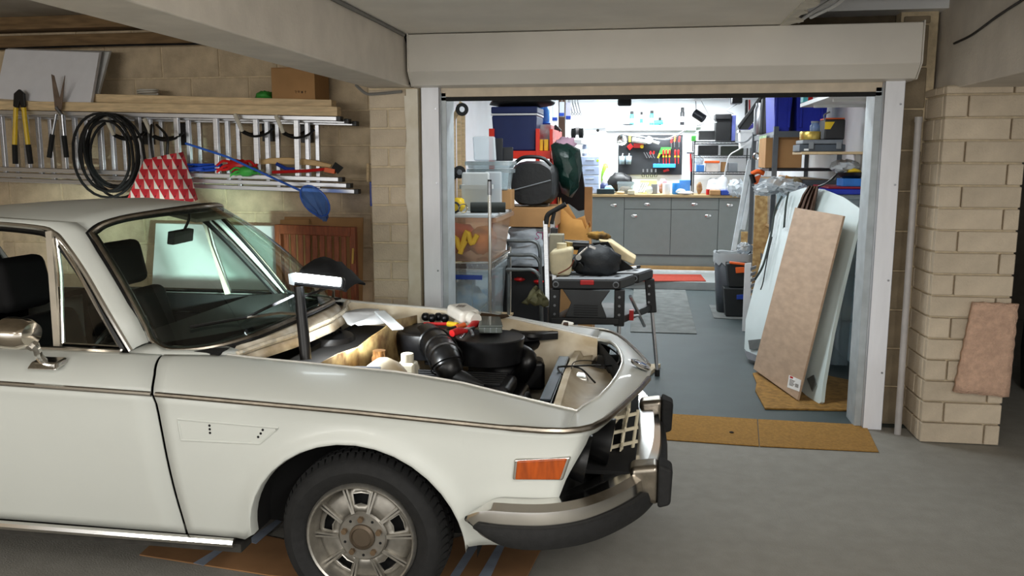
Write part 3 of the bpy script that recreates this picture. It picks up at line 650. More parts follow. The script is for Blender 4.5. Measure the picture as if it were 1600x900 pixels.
for y0, y1 in ((3.44, 3.78),):
    B().ob((-2.06, (y0 + y1) / 2, 1.338), (.16, y1 - y0, .018), (0, .22, 0)).out('sun_visor', M('visor_beige', (150, 142, 126), .7), car, bev=.006)
# wipers
def on_ws(j, t): return ws(j, t) + V((.03, 0, .022))
for (a, b_) in (((16, -.01), (11, .10)), ((27, -.01), (22, .09))):
    p, q = on_ws(*a), on_ws(*b_); mid = lerp(p, q, .5) + V((.015, 0, .012)); d = (q - p)
    w_ = B().tube([p - V((.02, 0, .03)), p, mid, q], [.010, .007, .006, .005], 6).out('wiper_arm', m_dchrome, car)
    s_ = V((d.y, -d.x, 0)).normalized(); 
    B().tube([on_ws(max(0, b_[0] - 5), b_[1] + .01), q, on_ws(b_[0] + 5, b_[1] + .03)], .006, 6).out('wiper_blade', m_lead, w_)
# cowl panel behind the bonnet opening
CF = [(-1.47, 2.78, .888), (-1.44, 2.90, .893), (-1.37, 3.10, .903), (-1.335, 3.355, .908)]
cf = smooth_pts(CF, 6); cf = cf + [mir(p) for p in cf[-2::-1]]; n_ = len(cf)
wbs = [ws(int(j * (NW - 1) / (n_ - 1)), 0) for j in range(n_)]
B().grid([[lerp(lerp(wbs[j], cf[j], t), cf[j], t) + V((0, 0, -.018 + .014 * math.sin(PI * t * 2))) for t in (0, .2, .4, .6, .8, 1)] + [cf[j] + V((.012, 0, -.05))] for j in range(n_)]).out('cowl', M('cowl_paint', (222, 214, 198), .4, col2=(176, 160, 134), scale=14, detail=8), car, thick=.004)
B().tube([p + V((.0, 0, .0)) for p in cf], .011, 6).out('cowl_seal', M('cracked_sealant', (214, 204, 184), .7, var=.3, scale=30, bump=.6), car)
# mirror on the near door
b = B().lathe([(.01, -.055), (.05, -.05), (.068, -.02), (.072, .03), (.070, .045), (.062, .05)], (-2.125, 2.50, 1.0), (-1, 0, .05), 20)
for v in b.m.verts: v.co.z = 1.0 + (v.co.z - 1.0) * .78; v.co.y = 2.50 + (v.co.y - 2.50) * 1.0
wm = b.out('wing_mirror', M('mirror_chrome', (214, 204, 190), .14, 1, var=.03), car)
B().tube(smooth_pts([(-2.10, 2.51, .965), (-2.075, 2.515, .945), (-2.085, 2.535, .915), (-2.085, 2.56, .885)], 4), [.02] * 4 + [.014] * 9, 8).out('mirror_arm', m_chrome, wm)
B().hexa([(-2.14, 2.53, .862), (-2.02, 2.53, .862), (-2.02, 2.60, .875), (-2.14, 2.60, .875), (-2.13, 2.55, .888), (-2.03, 2.55, .888), (-2.03, 2.61, .895), (-2.13, 2.61, .895)]).out('mirror_foot', m_chrome, wm, bev=.008, seg=3)
# ---- engine bay
for far in (0, 1):
    mm = mir if far else (lambda p: V(p))
    B().grid([[mm((x, 2.76 + d, lerp(he(x), .42, t) + (.0))) for t, d in ((0, 0), (.06, .012), (.12, .035), (.35, .05), (1, .06))] for x in [-1.5 + i * .08 for i in range(17)]]).out('inner_wing', m_inner, car)
B().box(-.34, -.02, 2.80, 3.91, .50, .515).out('dark_backing', m_dark, car)  # black sheet added to darken the openings in the slam panel
B().box(-1.50, -.12, 2.82, 3.89, .40, .43).out('engine_tray', m_dark, car)
B().grid([[V((-1.40, y, z)) for z in (.42, .80)] for y in (2.8, 3.9)]).out('bulkhead', m_dark, car)
B().box(-1.42, -1.2, 2.83, 3.88, .74, .78).out('plenum', M('soot_black', (26, 24, 22), .8, var=.4), car)
# stained divider plate
b = B().grid([[V((lerp(-1.20, -1.10, i / 10) + .01 * math.sin(i * 1.3), lerp(2.80, 3.86, i / 10), z)) for z in (.45, .6, .75, .835 + .012 * math.sin(i * 1.1) + (.02 if i > 4 else 0))] for i in range(11)]); b.out('divider_plate', m_stain, car, thick=.006)
def bay(px, py, z): return aZ(px, py, z)
c = bay(510, 525, .80); b = B().lathe([(.13, -.06), (.135, -.02), (.12, .012), (.07, .02), (.065, .012), (.001, .012)], c, (.1, 0, 1), 28); vb = b.out('blower_housing', m_black, car)
b = B()
for k in range(9): b.bar(c + V((-.05 + k * .0125, -.05 + abs(k - 4) * .008, .02)), c + V((-.05 + k * .0125, .05 - abs(k - 4) * .008, .02)), .006, .012)
b.out('blower_grille', m_lead, vb)
# engine block and air box
eb = B().box(-1.08, -.50, 3.12, 3.62, .44, .60).out('engine_block', m_lead, car, bev=.03)
vc = B().box(-1.04, -.54, 3.26, 3.50, .60, .665).out('valve_cover', m_black, car, bev=.025, seg=3)
for k in range(6): B().box(-1.0, -.58, 3.285 + .035 * k, 3.297 + .035 * k, .664, .676).out('cover_rib', m_black, vc, bev=.003)
for x in (-.95, -.8, -.65): B().cyl((x, 3.24, .60), (x, 3.24, .66), .012, n=6).out('cover_bolt', m_steel, vc)
B().lathe([(.07, 0), (.085, .01), (.085, .03), (.03, .035), (.03, .05), (.001, .05)], (-.50, 3.22, .56), (1, 0, 0), 20).out('pulley_wheel', m_steel, eb)
B().lathe([(.05, 0), (.06, .01), (.06, .10), (.045, .12), (.02, .125)], (-.66, 3.05, .56), (1, 0, 0), 18).out('alternator', m_steel, eb)
B().tube(smooth_pts([(-.46, 3.12, .60), (-.46, 3.22, .66), (-.46, 3.33, .58), (-.46, 3.22, .50)], 6, True), .008, 6, True).out('fan_belt', m_rubber, eb)
B().tube(smooth_pts([(-1.02, 2.98, .70), (-.9, 2.95, .74), (-.78, 2.98, .72), (-.66, 2.93, .68)], 6), .012, 8).out('fuel_hose', m_rubber, car)
B().tube(smooth_pts([(-1.06, 2.90, .66), (-.92, 2.88, .71), (-.74, 2.90, .66), (-.6, 2.88, .58), (-.46, 2.9, .56)], 6), .009, 8).out('brake_pipe', m_steel, car)
B().tube(smooth_pts([(-.60, 2.97, .60), (-.52, 2.95, .66), (-.44, 3.0, .62)], 6), .016, 8).out('coolant_hose', m_rubber, car)
B().lathe([(.03, 0), (.034, .01), (.034, .09), (.026, .1), (.012, .105), (.012, .13)], (-.56, 2.93, .56), (0, 0, 1), 16).out('ignition_coil', m_steel, car)
B().lathe([(.035, 0), (.04, .01), (.04, .03), (.02, .045)], (-.88, 2.96, .62), (0, 0, 1), 16).out('distributor_cap', M('cap_brown2', (70, 46, 34), .4), car)
c1 = bay(672, 516, .80); c2 = bay(765, 525, .80)
b = B().lathe([(.15, -.11), (.165, -.07), (.17, -.01), (.165, .004), (.15, .008), (.135, .003), (.12, .010), (.05, .012), (.001, .014)], c1, (0, 0, 1), 36); ab = b.out('air_filter_housing', m_black, car)
b = B().lathe([(.15, -.11), (.155, -.03), (.16, -.004), (.155, .0), (.14, -.004), (.001, -.002)], c2, (0, 0, 1), 36); b.out('air_filter_housing', m_black, car)
B().box(c1.x, c2.x, c1.y - .12, c1.y + .1, .66, .792).out('air_duct', m_black, car, bev=.01)
# ribbed elbow
pth = smooth_pts([bay(668, 528, .76), bay(690, 548, .77), bay(700, 572, .74), bay(706, 592, .68)], 6); b = B().tube(pth, [.072 - .001 * i for i in range(len(pth))], 20); el = b.out('intake_elbow', m_lead, car)
for i in range(3, 14, 3):
    p, q = pth[i], pth[i + 1]; d = (q - p).normalized(); B().lathe([(.07, -.004), (.076, 0), (.07, .004)], p, d, 20, caps=False).out('elbow_rib', m_lead, el)
b = B().tube([bay(698, 588, .69), bay(728, 596, .69), bay(757, 603, .68)], [.055, .035, .008], 14); b.out('intake_snout', m_lead, car)
B().tube(smooth_pts([bay(735, 560, .68), bay(790, 555, .68), bay(850, 530, .72)], 6), .032, 10).out('radiator_hose', m_lead, car)
B().tube(smooth_pts([bay(800, 545, .70), bay(825, 560, .70), bay(815, 585, .62), bay(800, 600, .55)], 6), .042, 12).out('radiator_hose', m_lead, car)
B().tube(smooth_pts([bay(740, 575, .62), bay(780, 580, .62), bay(820, 575, .62)], 6), .05, 12).out('lower_hose', m_black, car)
b = B().ob(bay(800, 575, .58), (.30, .34, .14), (0, 0, .2)); b.out('battery_tray', m_black, car, bev=.02)
B().tube(smooth_pts([bay(800, 520, .76), bay(830, 526, .76), bay(868, 522, .75)], 5), .02, 8).out('air_trunk', m_black, car)
b = B().hexa([bay(800, 535, .74), bay(872, 530, .74), bay(870, 518, .74), bay(805, 519, .74)] + [bay(800, 535, .74) + V((0, 0, .03)), bay(872, 530, .74) + V((0, 0, .03)), bay(870, 518, .74) + V((0, 0, .03)), bay(805, 519, .74) + V((0, 0, .03))]); b.out('air_trunk', m_black, car)
# radiator and slam panel
b = B().hexa([V((-.385, 2.98, .45)), V((-.335, 2.98, .45)), V((-.335, 3.72, .45)), V((-.385, 3.72, .45)), V((-.385, 2.98, .69)), V((-.335, 2.98, .69)), V((-.335, 3.72, .70)), V((-.385, 3.72, .70))]); rad = b.out('radiator', m_lead, car, bev=.006)
B().box(-.380, -.340, 3.0, 3.7, .698, .704).out('radiator_cap_strip', M('greyblue_metal', (74, 84, 94), .35, .6), rad)
rows = []
for i in range(17):
    y = lerp(2.815, 3.895, i / 16); s = abs(y - YC) / .54
    rows.append([V((-.325, y, .715 - .03 * s)), V((-.30, y, .715 - .03 * s)), V((-.285, y, .69 - .03 * s)), V((-.24, y, .655 + .012 * math.sin(i * 1.7))), V((-.19, y, .64 + .012 * math.cos(i * 2.1))), V((-.15 + .04 * (1 - s * s), y, .63)), V((-.10 + .06 * (1 - s * s) - .05 * s, y, .62))])
B().grid(rows, keep=lambda i, j: not (j in (3, 4) and (i in (0, 1, 2, 14, 15)))).out('slam_panel', m_inner, car, thick=.005)
b = B(); b.grid([[V((-.80 + .52 * k / 8, 2.815 + .05 * math.sin(k * .4), z)) for z in (.60, .715 - .015 * k / 8)] for k in range(9)])
for cpx in ((905, 590), (905, 545)):
    c = bay(*cpx, .665); B().ob(c, (.07, .10, .03), (0, .2, .2)).out('slam_bracket', M('bare_metal', (226, 224, 216), .25, .6), car, bev=.012)
B().tube(smooth_pts([bay(930, 598, .66), bay(905, 575, .70), bay(872, 574, .72), bay(885, 590, .68), bay(905, 587, .66)], 6), .004, 6).out('wiring', m_lead, car)
B().tube(smooth_pts([bay(872, 573, .72), bay(920, 571, .70), bay(960, 570, .68), bay(966, 555, .68), bay(945, 540, .68), bay(925, 538, .68)], 6), .004, 6).out('wiring', m_lead, car)
B().tube(smooth_pts([bay(892, 590, .69), bay(897, 566, .73), bay(930, 565, .71), bay(952, 578, .68)], 6), .0022, 5).out('wiring', m_lead, car)
B().ob(bay(885, 512, .73), (.06, .16, .04), (0, .2, 0)).out('latch_plate', m_inner, car, bev=.006)
B().ob(bay(884, 508, .76), (.025, .025, .03)).out('latch_block', M('latch_brown', (70, 48, 34), .6), car, bev=.004)
# rust stains on the far inner wing
b = B()
P_ = [aY(x, y, 3.905) for x, y in [(748, 494), (752, 489), (765, 490), (778, 492), (792, 491), (796, 495), (785, 498), (770, 500), (755, 499)]]
b.prism(P_, (0, .006, 0)); b.out('wing_vent', M('rust_hole', (66, 48, 30), .9, var=.4), car)
# reservoirs
c = bay(637, 580, .74); b = B().ob(c, (.075, .07, .08)); tk = b.out('fluid_reservoir', M('reservoir_plastic', (214, 208, 188), .4, var=.1), car, bev=.012, seg=3)
B().cyl(c + V((0, 0, .04)), c + V((0, 0, .075)), .026, n=16).out('reservoir_cap', M('cap_cream', (200, 194, 176), .4), tk, bev=.003)
c = bay(593, 570, .77); B().lathe([(.03, -.06), (.031, .03), (.026, .04), (.026, .06), (.001, .062)], c, (0, 0, 1), 18).out('filler_neck', M('brass', (150, 110, 70), .3, .8), car)
B().ob(bay(560, 577, .82), (.16, .05, .012), (0, 0, .1)).out('strut_brace', M('bluish_metal', (170, 180, 200), .3, .7), car, bev=.003)
B().lathe([(.09, 0), (.07, .03), (.03, .06)], bay(600, 585, .77), (0, -.2, 1), 16).out('strut_tower', m_inner, car)
b = B()
for k in range(4): b.ball(bay(665 + 10 * k, 495 + (k % 2) * 2, .83), .022, 10)
b.out('ignition_leads', m_lead, car)
# ================================================================ LADDER WALL
LY = 5.42
def lz(x, top): return (1.897 if top else 1.495) - .026 * (x + 3.4)
lad = thing('extension_ladder', 'long aluminium triple extension ladder hung sideways on the block wall', 'ladder', (-3.4, LY, 1.5))
for k in range(3):
    Y0 = LY + .07 * k; dz = -.042 * k; xr = -2.05 + .03 * k; tp = -.012 * k
    for top in (1, 0):
        a = V((-5.0, Y0, lz(-5, top) + (tp if top else dz))); c = V((xr, Y0, lz(xr, top) + (tp if top else dz)))
        b = B().bar(a, c, .055, .03); r = b.out('rail', m_alu, lad, bev=.004)
        B().bar(c - V((.012, 0, 0)), c + V((.02, 0, -.0005)), .058, .033).out('end_cap', m_black, r, bev=.003)
    i = 0; x = -2.35 + .045 * k
    while x > -4.7:
        zt_ = lz(x, 1) - .012 + tp; zb = lz(x, 0) + .012 + dz
        B().bar((x - .004, Y0 - .005, zb), (x, Y0 - .005, zt_), .036 if k == 0 else .03, .03, (0, 1, 0)).out('rung', m_alu, lad, bev=.004)
        x -= .292
# wall hooks carrying the ladder
m_tip = M('hook_tip', (206, 200, 184), .6)
names = ['leftmost', 'second from the left', 'third from the left', 'rightmost']
for k, (px, py) in enumerate([(172, 192), (232, 193), (373, 186), (437, 188)]):
    p = aY(px, py, 5.36)
    h = thing('wall_hook', names[k] + ' of four rubber-tipped wall hooks holding the aluminium ladder', 'hook', (p.x, 5.7, p.z - .1), group='ladder hooks')
    B().tube(smooth_pts([(p.x + .02, 5.75, p.z - .06), (p.x + .03, 5.6, p.z - .09), (p.x + .035, 5.45, p.z - .10), (p.x + .02, 5.36, p.z - .08)], 4), .013, 8).out('hook_arm', m_black, h)
    B().tube(smooth_pts([(p.x + .02, 5.362, p.z - .08), (p.x + .012, 5.345, p.z - .04), (p.x - .005, 5.345, p.z), (p.x - .02, 5.35, p.z + .03)], 4), .014, 8).out('hook_tip', m_tip, h)
    B().tube(smooth_pts([(p.x + .02, 5.37, p.z - .09), (p.x + .09, 5.38, p.z - .115), (p.x + .17, 5.40, p.z - .10), (p.x + .22, 5.42, p.z - .06)], 4), .009, 6).out('hook_strap', m_black, h)
    B().box(p.x - .02, p.x + .06, 5.74, 5.79, p.z - .14, p.z + .02).out('wall_plate', m_black, h, bev=.003)
# timber on top of the ladder
def plank(x0, x1, z0, z1, Y0, Y1, dz, label):
    b = B().hexa([(x0, Y0, z0), (x1, Y0, z0 + dz), (x1, Y1, z0 + dz), (x0, Y1, z0), (x0, Y0, z1), (x1, Y0, z1 + dz), (x1, Y1, z1 + dz), (x0, Y1, z1)])
    return b.out('timber_plank', m_wood, bev=.003, label=label, cat='plank')
zz = lz(-5, 1) + .017
plank(-5.0, -2.05, zz, zz + .062, 5.385, 5.46, -.077, 'long pale pine plank lying directly on the top rail of the ladder')
plank(-3.92, -2.12, zz + .040, zz + .098, 5.47, 5.56, -.062, 'shorter pine plank lying just behind and above the longer plank')
# polystyrene boards
m_foam = M('polystyrene', (222, 222, 226), .8, var=.03, bump=.1, bscale=200)
q = [aY(8, 77, 5.55), aY(155, 82, 5.55), aY(141, 164, 5.40), aY(-8, 154, 5.40)]
B().prism(q, (0, .035, .012)).out('foam_board', m_foam, label='front white polystyrene board leaning on the planks above the ladder', cat='board', bev=.003)
q = [aY(60, 78, 5.62), aY(171, 81, 5.62), aY(150, 158, 5.48), aY(50, 154, 5.48)]
B().prism(q, (0, .03, .01)).out('foam_board', M('polystyrene_grey', (196, 196, 194), .8), label='rear white polystyrene board showing its edge behind the front board', cat='board', bev=.003)
# bolt cutters
bc = thing('bolt_cutters', 'yellow-handled bolt cutters with black jaws hanging at the left end of the ladder', 'tool', aY(32, 200, 5.34))
Yt = 5.35
p = lambda x, y, Y=Yt: aY(x, y, Y)
B().prism([p(20, 166), p(21, 146), p(29, 139), p(37, 146), p(39, 166), p(33, 170), p(30, 158), p(27, 170)], (0, .02, 0)).out('jaw', m_black, bc, bev=.004)
for a, c, d in (((25, 168), (23, 226), (24, 256)), ((37, 168), (44, 226), (48, 256))):
    h = B().tube([p(*a), p(*c)], .016, 8).out('handle', m_yel, bc); B().tube([p(*c), p(*d)], .018, 8).out('grip', m_rubber, h)
sh = thing('hedge_shears', 'old garden shears with rusty upright blade and black grips hanging on the ladder', 'tool', aY(92, 200, 5.34))
B().prism([p(80, 116), p(84, 118), p(94, 158), p(94, 172), p(86, 172)], (0, .006, 0)).out('blade', M('rusty_steel', (128, 112, 100), .5, .7, var=.3), sh)
B().prism([p(101, 118, 5.345), p(94, 150, 5.345), p(90, 170, 5.345), p(96, 172, 5.345)], (0, .006, 0)).out('blade', M('rusty_steel', (1, 1, 1)), sh)
B().tube([p(88, 168), p(97, 180)], .014, 8).out('pivot', m_steel, sh)
for a, c, d in (((88, 178), (82, 210), (77, 246)), ((97, 178), (100, 212), (104, 246))):
    h = B().tube([p(*a), p(*c)], .010, 8).out('handle', m_steel, sh); B().tube([p(*c), p(*d)], .017, 8).out('grip', m_rubber, sh)
# hose coil
b = B(); rnd = random.Random(11); pts = []
c0 = aY(172, 244, 5.30)
for k in range(8 * 28):
    t = k / 28; a = 2 * PI * t; rr = .215 + .028 * math.sin(t * 2.1); sag = .05 * (.5 + .5 * math.sin(t * 1.3))
    pts.append(c0 + V((rr * math.cos(a) * 1.0 + .02 * math.sin(t * 1.7), .05 * math.sin(t * 2.7) - .02 * math.cos(a), rr * 1.12 * math.sin(a) - (sag if math.sin(a) < 0 else 0) + .03)))
b.tube(pts, .0095, 6); b.out('cable_coil', m_rubber, label='coil of thick black hose hanging in front of the ladder', cat='hose')
# patterned bag
def pattern():
    m = M('bag_pattern', (196, 40, 52), .75, var=0); nt = m.node_tree; N = nt.nodes.new; L = nt.links.new; bs = nt.nodes['Principled BSDF']
    co = N('ShaderNodeTexCoord'); sp = N('ShaderNodeSeparateXYZ'); L(co.outputs['Object'], sp.inputs[0])
    def mt(op, a, b_=0.0, cc=None):
        n = N('ShaderNodeMath'); n.operation = op
        for i, v in enumerate((a, b_) if cc is None else (a, b_, cc)):
            if isinstance(v, (int, float)): n.inputs[i].default_value = v
            else: L(v, n.inputs[i])
        return n.outputs[0]
    u = mt('MULTIPLY', mt('ADD', sp.outputs[0], mt('MULTIPLY', sp.outputs[1], .6)), 14.0); v = mt('MULTIPLY', sp.outputs[2], 15.0)
    row = mt('FLOOR', v); fu = mt('FRACT', mt('ADD', u, mt('MULTIPLY', row, .5))); fv = mt('FRACT', v)
    tri = mt('LESS_THAN', mt('ABSOLUTE', mt('SUBTRACT', fu, .5)), mt('MULTIPLY', fv, .5))
    half_ = mt('GREATER_THAN', fu, .5); dk = mt('LESS_THAN', fv, .35)
    m1 = N('ShaderNodeMix'); m1.data_type = 'RGBA'; m1.inputs['A'].default_value = lin((228, 214, 206)); m1.inputs['B'].default_value = lin((190, 36, 48)); L(tri, m1.inputs['Factor'])
    m2 = N('ShaderNodeMix'); m2.data_type = 'RGBA'; L(m1.outputs['Result'], m2.inputs['A']); m2.inputs['B'].default_value = lin((92, 26, 36)); L(mt('MULTIPLY', tri, mt('MULTIPLY', half_, dk)), m2.inputs['Factor'])
    m3 = N('ShaderNodeMix'); m3.data_type = 'RGBA'; L(m2.outputs['Result'], m3.inputs['A']); m3.inputs['B'].default_value = lin((204, 60, 66)); L(mt('MULTIPLY', mt('SUBTRACT', 1.0, tri), half_), m3.inputs['Factor'])
    L(m3.outputs['Result'], bs.inputs['Base Color']); return m
bg = thing('tote_bag', 'red and white geometric patterned bag hanging below the ladder on black straps', 'bag', aY(250, 310, 5.27))
A_, B_, C_, D_ = aY(226, 249, 5.20), aY(270, 240, 5.20), aY(288, 318, 5.22), aY(196, 318, 5.22); E_, F_ = aY(286, 237, 5.34), aY(309, 312, 5.36)
rows = []
for j in range(9):
    t = j / 8; l, r, e = lerp(A_, D_, t), lerp(B_, C_, t), lerp(E_, F_, t)
    rows.append([lerp(l, r, i / 6) + V((0, -.025 * math.sin(PI * i / 6) * math.sin(PI * t * .8 + .3), 0)) for i in range(7)] + [lerp(r, e, i / 3) + V((.012 * math.sin(PI * i / 3), 0, 0)) for i in range(1, 4)] + [lerp(e, l + V((0, .14, 0)), i / 4) for i in range(1, 5)] + [l + V((-.004, .07, 0))])
B().grid(rows, True).out('bag_body', pattern(), bg, thick=.003)
for x in (.3, .8):
    q = lerp(A_, B_, x); B().tube(smooth_pts([q, q + V((-.03 + .03 * x, .02, .12)), aY(232 + 16 * x, 195, 5.33)], 5), .009, 6).out('bag_strap', m_black, bg)
# fishing net
fn = thing('fishing_net', 'blue child\'s fishing net with long thin pole hooked across the ladder', 'net', aY(400, 260, 5.30))
B().tube([aY(290, 224, 5.36), aY(355, 245, 5.33), aY(470, 298, 5.28)], .008, 8).out('pole', M('net_blue', (50, 96, 190), .4), fn)
c = aY(492, 314, 5.26); u = (aY(512, 332, 5.26) - c).normalized(); v_ = V((u.z, 0, -u.x))
hoop = [c + u * .12 * math.cos(a) + v_ * .085 * math.sin(a) + V((0, .03 * math.sin(a), 0)) for a in [k * PI / 10 for k in range(20)]]
B().tube(hoop, .006, 6, True).out('hoop', M('net_blue', (1, 1, 1)), fn)
rows = [[lerp(h, c + V((.05, .0, -.10)), t * .8) + V((.006 * math.sin(i * 2 + t * 9), .05 * t + .01 * math.sin(i * 1.7), -.04 * t + .006 * math.cos(i * 2.3))) for i, h in enumerate(hoop)] for t in (0, .25, .5, .75, 1)]
B().grid(rows, True).out('mesh_bag', glass('blue_mesh', (90, 134, 214), .38, .5), fn)
# toys and tools resting on the lower ladder rail
def lump(name, px, py, Y, r, mat, label, cat, seed=1, jit=.18, n=12, **k):
    p = aY(px, py, Y); return B().ball(p, r, n, jit, seed).out(name, mat, label=label, cat=cat, ang=180, **k)
def crab(px, py, Y, s, mat, label):
    p = aY(px, py, Y); t = thing('toy_crab', label, 'toy', p)
    B().ball(p, (.075 * s, .03, .04 * s), 12, .12, 3).out('body', mat, t, ang=180)
    for k in range(6):
        a = -1.1 + k * .44; sg = 1 if k % 2 else -1
        B().tube(smooth_pts([p, p + V((sg * .08 * s, -.01, .03 * math.sin(k * 2) * s)), p + V((sg * .13 * s, -.02, -.04 * s + .02 * k * s * .5))], 4), [.012 * s, .011 * s, .010 * s, .009 * s, .009 * s, .008 * s, .008 * s, .007 * s, .005 * s], 6).out('leg', mat, t)
crab(372, 259, 5.40, 1.15, m_red, 'red plastic crab toy sitting on the lower ladder rail')
crab(385, 268, 5.36, .85, m_green, 'green plastic crab toy in front of the red crab toy')
b = B(); rnd = random.Random(5); o = aY(318, 262, 5.42)
b.tube([o + V((rnd.uniform(-.15, .15), rnd.uniform(-.03, .03), rnd.uniform(-.02, .025))) for _ in range(26)], .008, 6); b.out('rope_bundle', m_blue, label='tangle of blue rope lying on the lower ladder rail', cat='rope')
b = B().prism([aY(396, 253, 5.46), aY(420, 247, 5.46), aY(450, 246, 5.46), aY(490, 250, 5.46), aY(518, 257, 5.46), aY(516, 262, 5.46), aY(480, 258, 5.46), aY(440, 257, 5.46), aY(418, 256, 5.46), aY(397, 258, 5.46)], (0, .025, 0)); b.out('wooden_bat', M('beech', (206, 172, 120), .5, var=.15, scale=6, stretch=(2, 10, 10)), bev=.006, label='pale wooden paddle lying behind the toys on the ladder', cat='bat')
t = thing('hand_saw', 'blue-handled tool lying on the lower ladder rail', 'tool', aY(445, 260, 5.42))
B().tube([aY(432, 256, 5.42), aY(448, 264, 5.42), aY(466, 265, 5.42)], .013, 8).out('handle', m_blue, t); B().bar(aY(462, 264, 5.42), aY(480, 266, 5.42), .02, .01).out('blade', m_steel, t)
t = thing('snow_brush', 'red-handled brush with black bristle head at the right end of the ladder', 'brush', aY(470, 268, 5.38))
B().tube([aY(426, 269, 5.38), aY(480, 267, 5.38), aY(512, 264, 5.38)], .011, 8).out('handle', m_red, t); B().bar(aY(508, 265, 5.38), aY(524, 268, 5.38), .03, .03).out('collar', m_orange, t); B().hexa([aY(518, 262, 5.37), aY(524, 253, 5.37), aY(537, 262, 5.37), aY(528, 272, 5.37)] + [aY(518, 262, 5.41), aY(524, 253, 5.41), aY(537, 262, 5.41), aY(528, 272, 5.41)]).out('bristles', m_rubber, t)
# box and small things on the planks
x0, x1, z0, z1 = rc(424, 106, 483, 158, 5.50)
def carton(name, x0, x1, y0, y1, z0, z1, label, mat=None, cat='box', flaps=True, **k):
    t = thing(name, label, cat, ((x0 + x1) / 2, (y0 + y1) / 2, z0), **k); mt = mat or m_card
    B().box(x0, x1, y0, y1, z0, z1).out('carton_body', mt, t, bev=.004)
    if flaps:
        ym = (y0 + y1) / 2
        for a, c in ((y0, ym - .002), (ym + .002, y1)): B().box(x0 + .002, x1 - .002, a + .002, c, z1, z1 + .004).out('flap', mt, t)
        B().box(x0 - .001, x1 + .001, ym - .025, ym + .025, z1 + .004, z1 + .0055).out('tape', M('parcel_tape', (190, 158, 112), .3), t)
    return t
t = carton('cardboard_box', x0, x1 + .04, 5.50, 5.76, z0, z1, 'brown cardboard box standing on the planks under the concrete beam')
m_ink = M('print_ink', (70, 52, 36), .8, var=0)
for k, px in enumerate((462, 467, 472, 477)):
    a = aY(px, 144, 5.499); b = B()
    if k == 0: b.tube([a + V((-.006, 0, .008)), a + V((.006, 0, .008)), a + V((.001, 0, 0)), a + V((.001, 0, -.008))], .0015, 4)
    elif k == 1: b.tube([a + V((-.006, 0, .008)), a + V((-.004, 0, -.002)), a + V((.004, 0, -.002)), a + V((.006, 0, .008)), a + V((-.006, 0, .008))], .0015, 4)
    elif k == 2: b.box(a.x - .006, a.x + .006, a.y - .001, a.y, a.z - .007, a.z + .007)
    else: b.tube([a + V((0, 0, -.008)), a + V((0, 0, .008)), a + V((-.005, 0, .003)), a + V((0, 0, .008)), a + V((.005, 0, .003))], .0015, 4)
    b.out('printed_mark', m_ink, t)
lump('garden_hose', 413, 150, 5.6, (.06, .05, .035), m_green, 'small green bundle on the planks beside the cardboard box', 'bundle', 4)
b = B(); o = aY(231, 147, 5.6); b.tube([o + V((.075 * math.cos(a) * (1 - .0 * a), .05 * math.sin(a), .0009 * k)) for k, a in [(k, k * PI / 8) for k in range(40)]], .006, 6); b.out('cord_coil', M('pale_cord', (190, 186, 176), .7), label='small pale cord coil lying on the shorter plank', cat='cord')
# blue hand brush hanging beside the pillar
t = thing('hand_brush', 'blue hand brush with wooden handle hanging beside the left block pillar', 'brush', aY(576, 300, 5.5))
p = lambda x, y: aY(x, y, 5.55)
B().tube([p(575, 257) , V((p(575, 257).x, 5.80, p(575, 257).z + .01))], .004, 6).out('hanging_nail', m_steel, t); B().tube([p(575, 255), p(575, 284)], .011, 8).out('handle', m_wood, t); B().box(p(571, 0).x, p(579, 0).x, 5.53, 5.58, p(575, 322).z, p(575, 284).z).out('brush_back', m_blue, t, bev=.006)
# boards and chair against the wall
q = [aY(240, 338, 5.62), aY(441, 341, 5.62), aY(441, 470, 5.45), aY(240, 470, 5.45)]
B().prism([V((-3.55, 5.60, 1.13)), V((-2.57, 5.60, 1.12)), V((-2.57, 5.35, 0)), V((-3.55, 5.35, 0))], (0, .02, .004)).out('leaning_board', M('gloss_white_board', (236, 238, 240), .25, var=.02), label='large glossy white board leaning on the block wall behind the car', cat='board')
B().prism([V((-2.54, 5.58, 1.19)), V((-1.96, 5.58, 1.19)), V((-1.94, 5.40, 0)), V((-2.54, 5.40, 0))], (0, .012, .002)).out('cardboard_sheet', m_card, label='flattened brown cardboard sheet standing behind the wooden chair', cat='cardboard')
B().prism([V((-2.555, 5.54, 1.17)), V((-2.34, 5.54, 1.18)), V((-2.33, 5.36, .004)), V((-2.555, 5.36, .004))], (0, .008, .002)).out('cardboard_sheet', m_card, label='narrow brown cardboard flap left of the wooden chair back', cat='cardboard')
m_tk = M('teak', (128, 66, 38), .5, var=.25, scale=6, stretch=(12, 12, 2), bump=.08)
ch = thing('garden_chair', 'reddish brown slatted wooden garden chair standing behind the car bonnet area', 'chair', aY(495, 440, 5.15) * 1)
def cz(x, y, Y=5.12): return aY(x, y, Y)
a, c = cz(438, 358), cz(548, 362)
B().bar(a, c, .03, .062).out('top_rail', m_tk, ch, bev=.005)
zlo = .48
for k in range(9):
    u = lerp(a, c, (k + .5) / 9 * .92 + .03); B().bar(V((u.x, 5.10, zlo)), V((u.x, 5.12, u.z - .03)), .032, .014, (0, 1, 0)).out('slat', m_tk, ch, bev=.003)
B().bar(V((a.x, 5.10, zlo)), V((c.x, 5.10, zlo)), .03, .05).out('lower_rail', m_tk, ch, bev=.004)
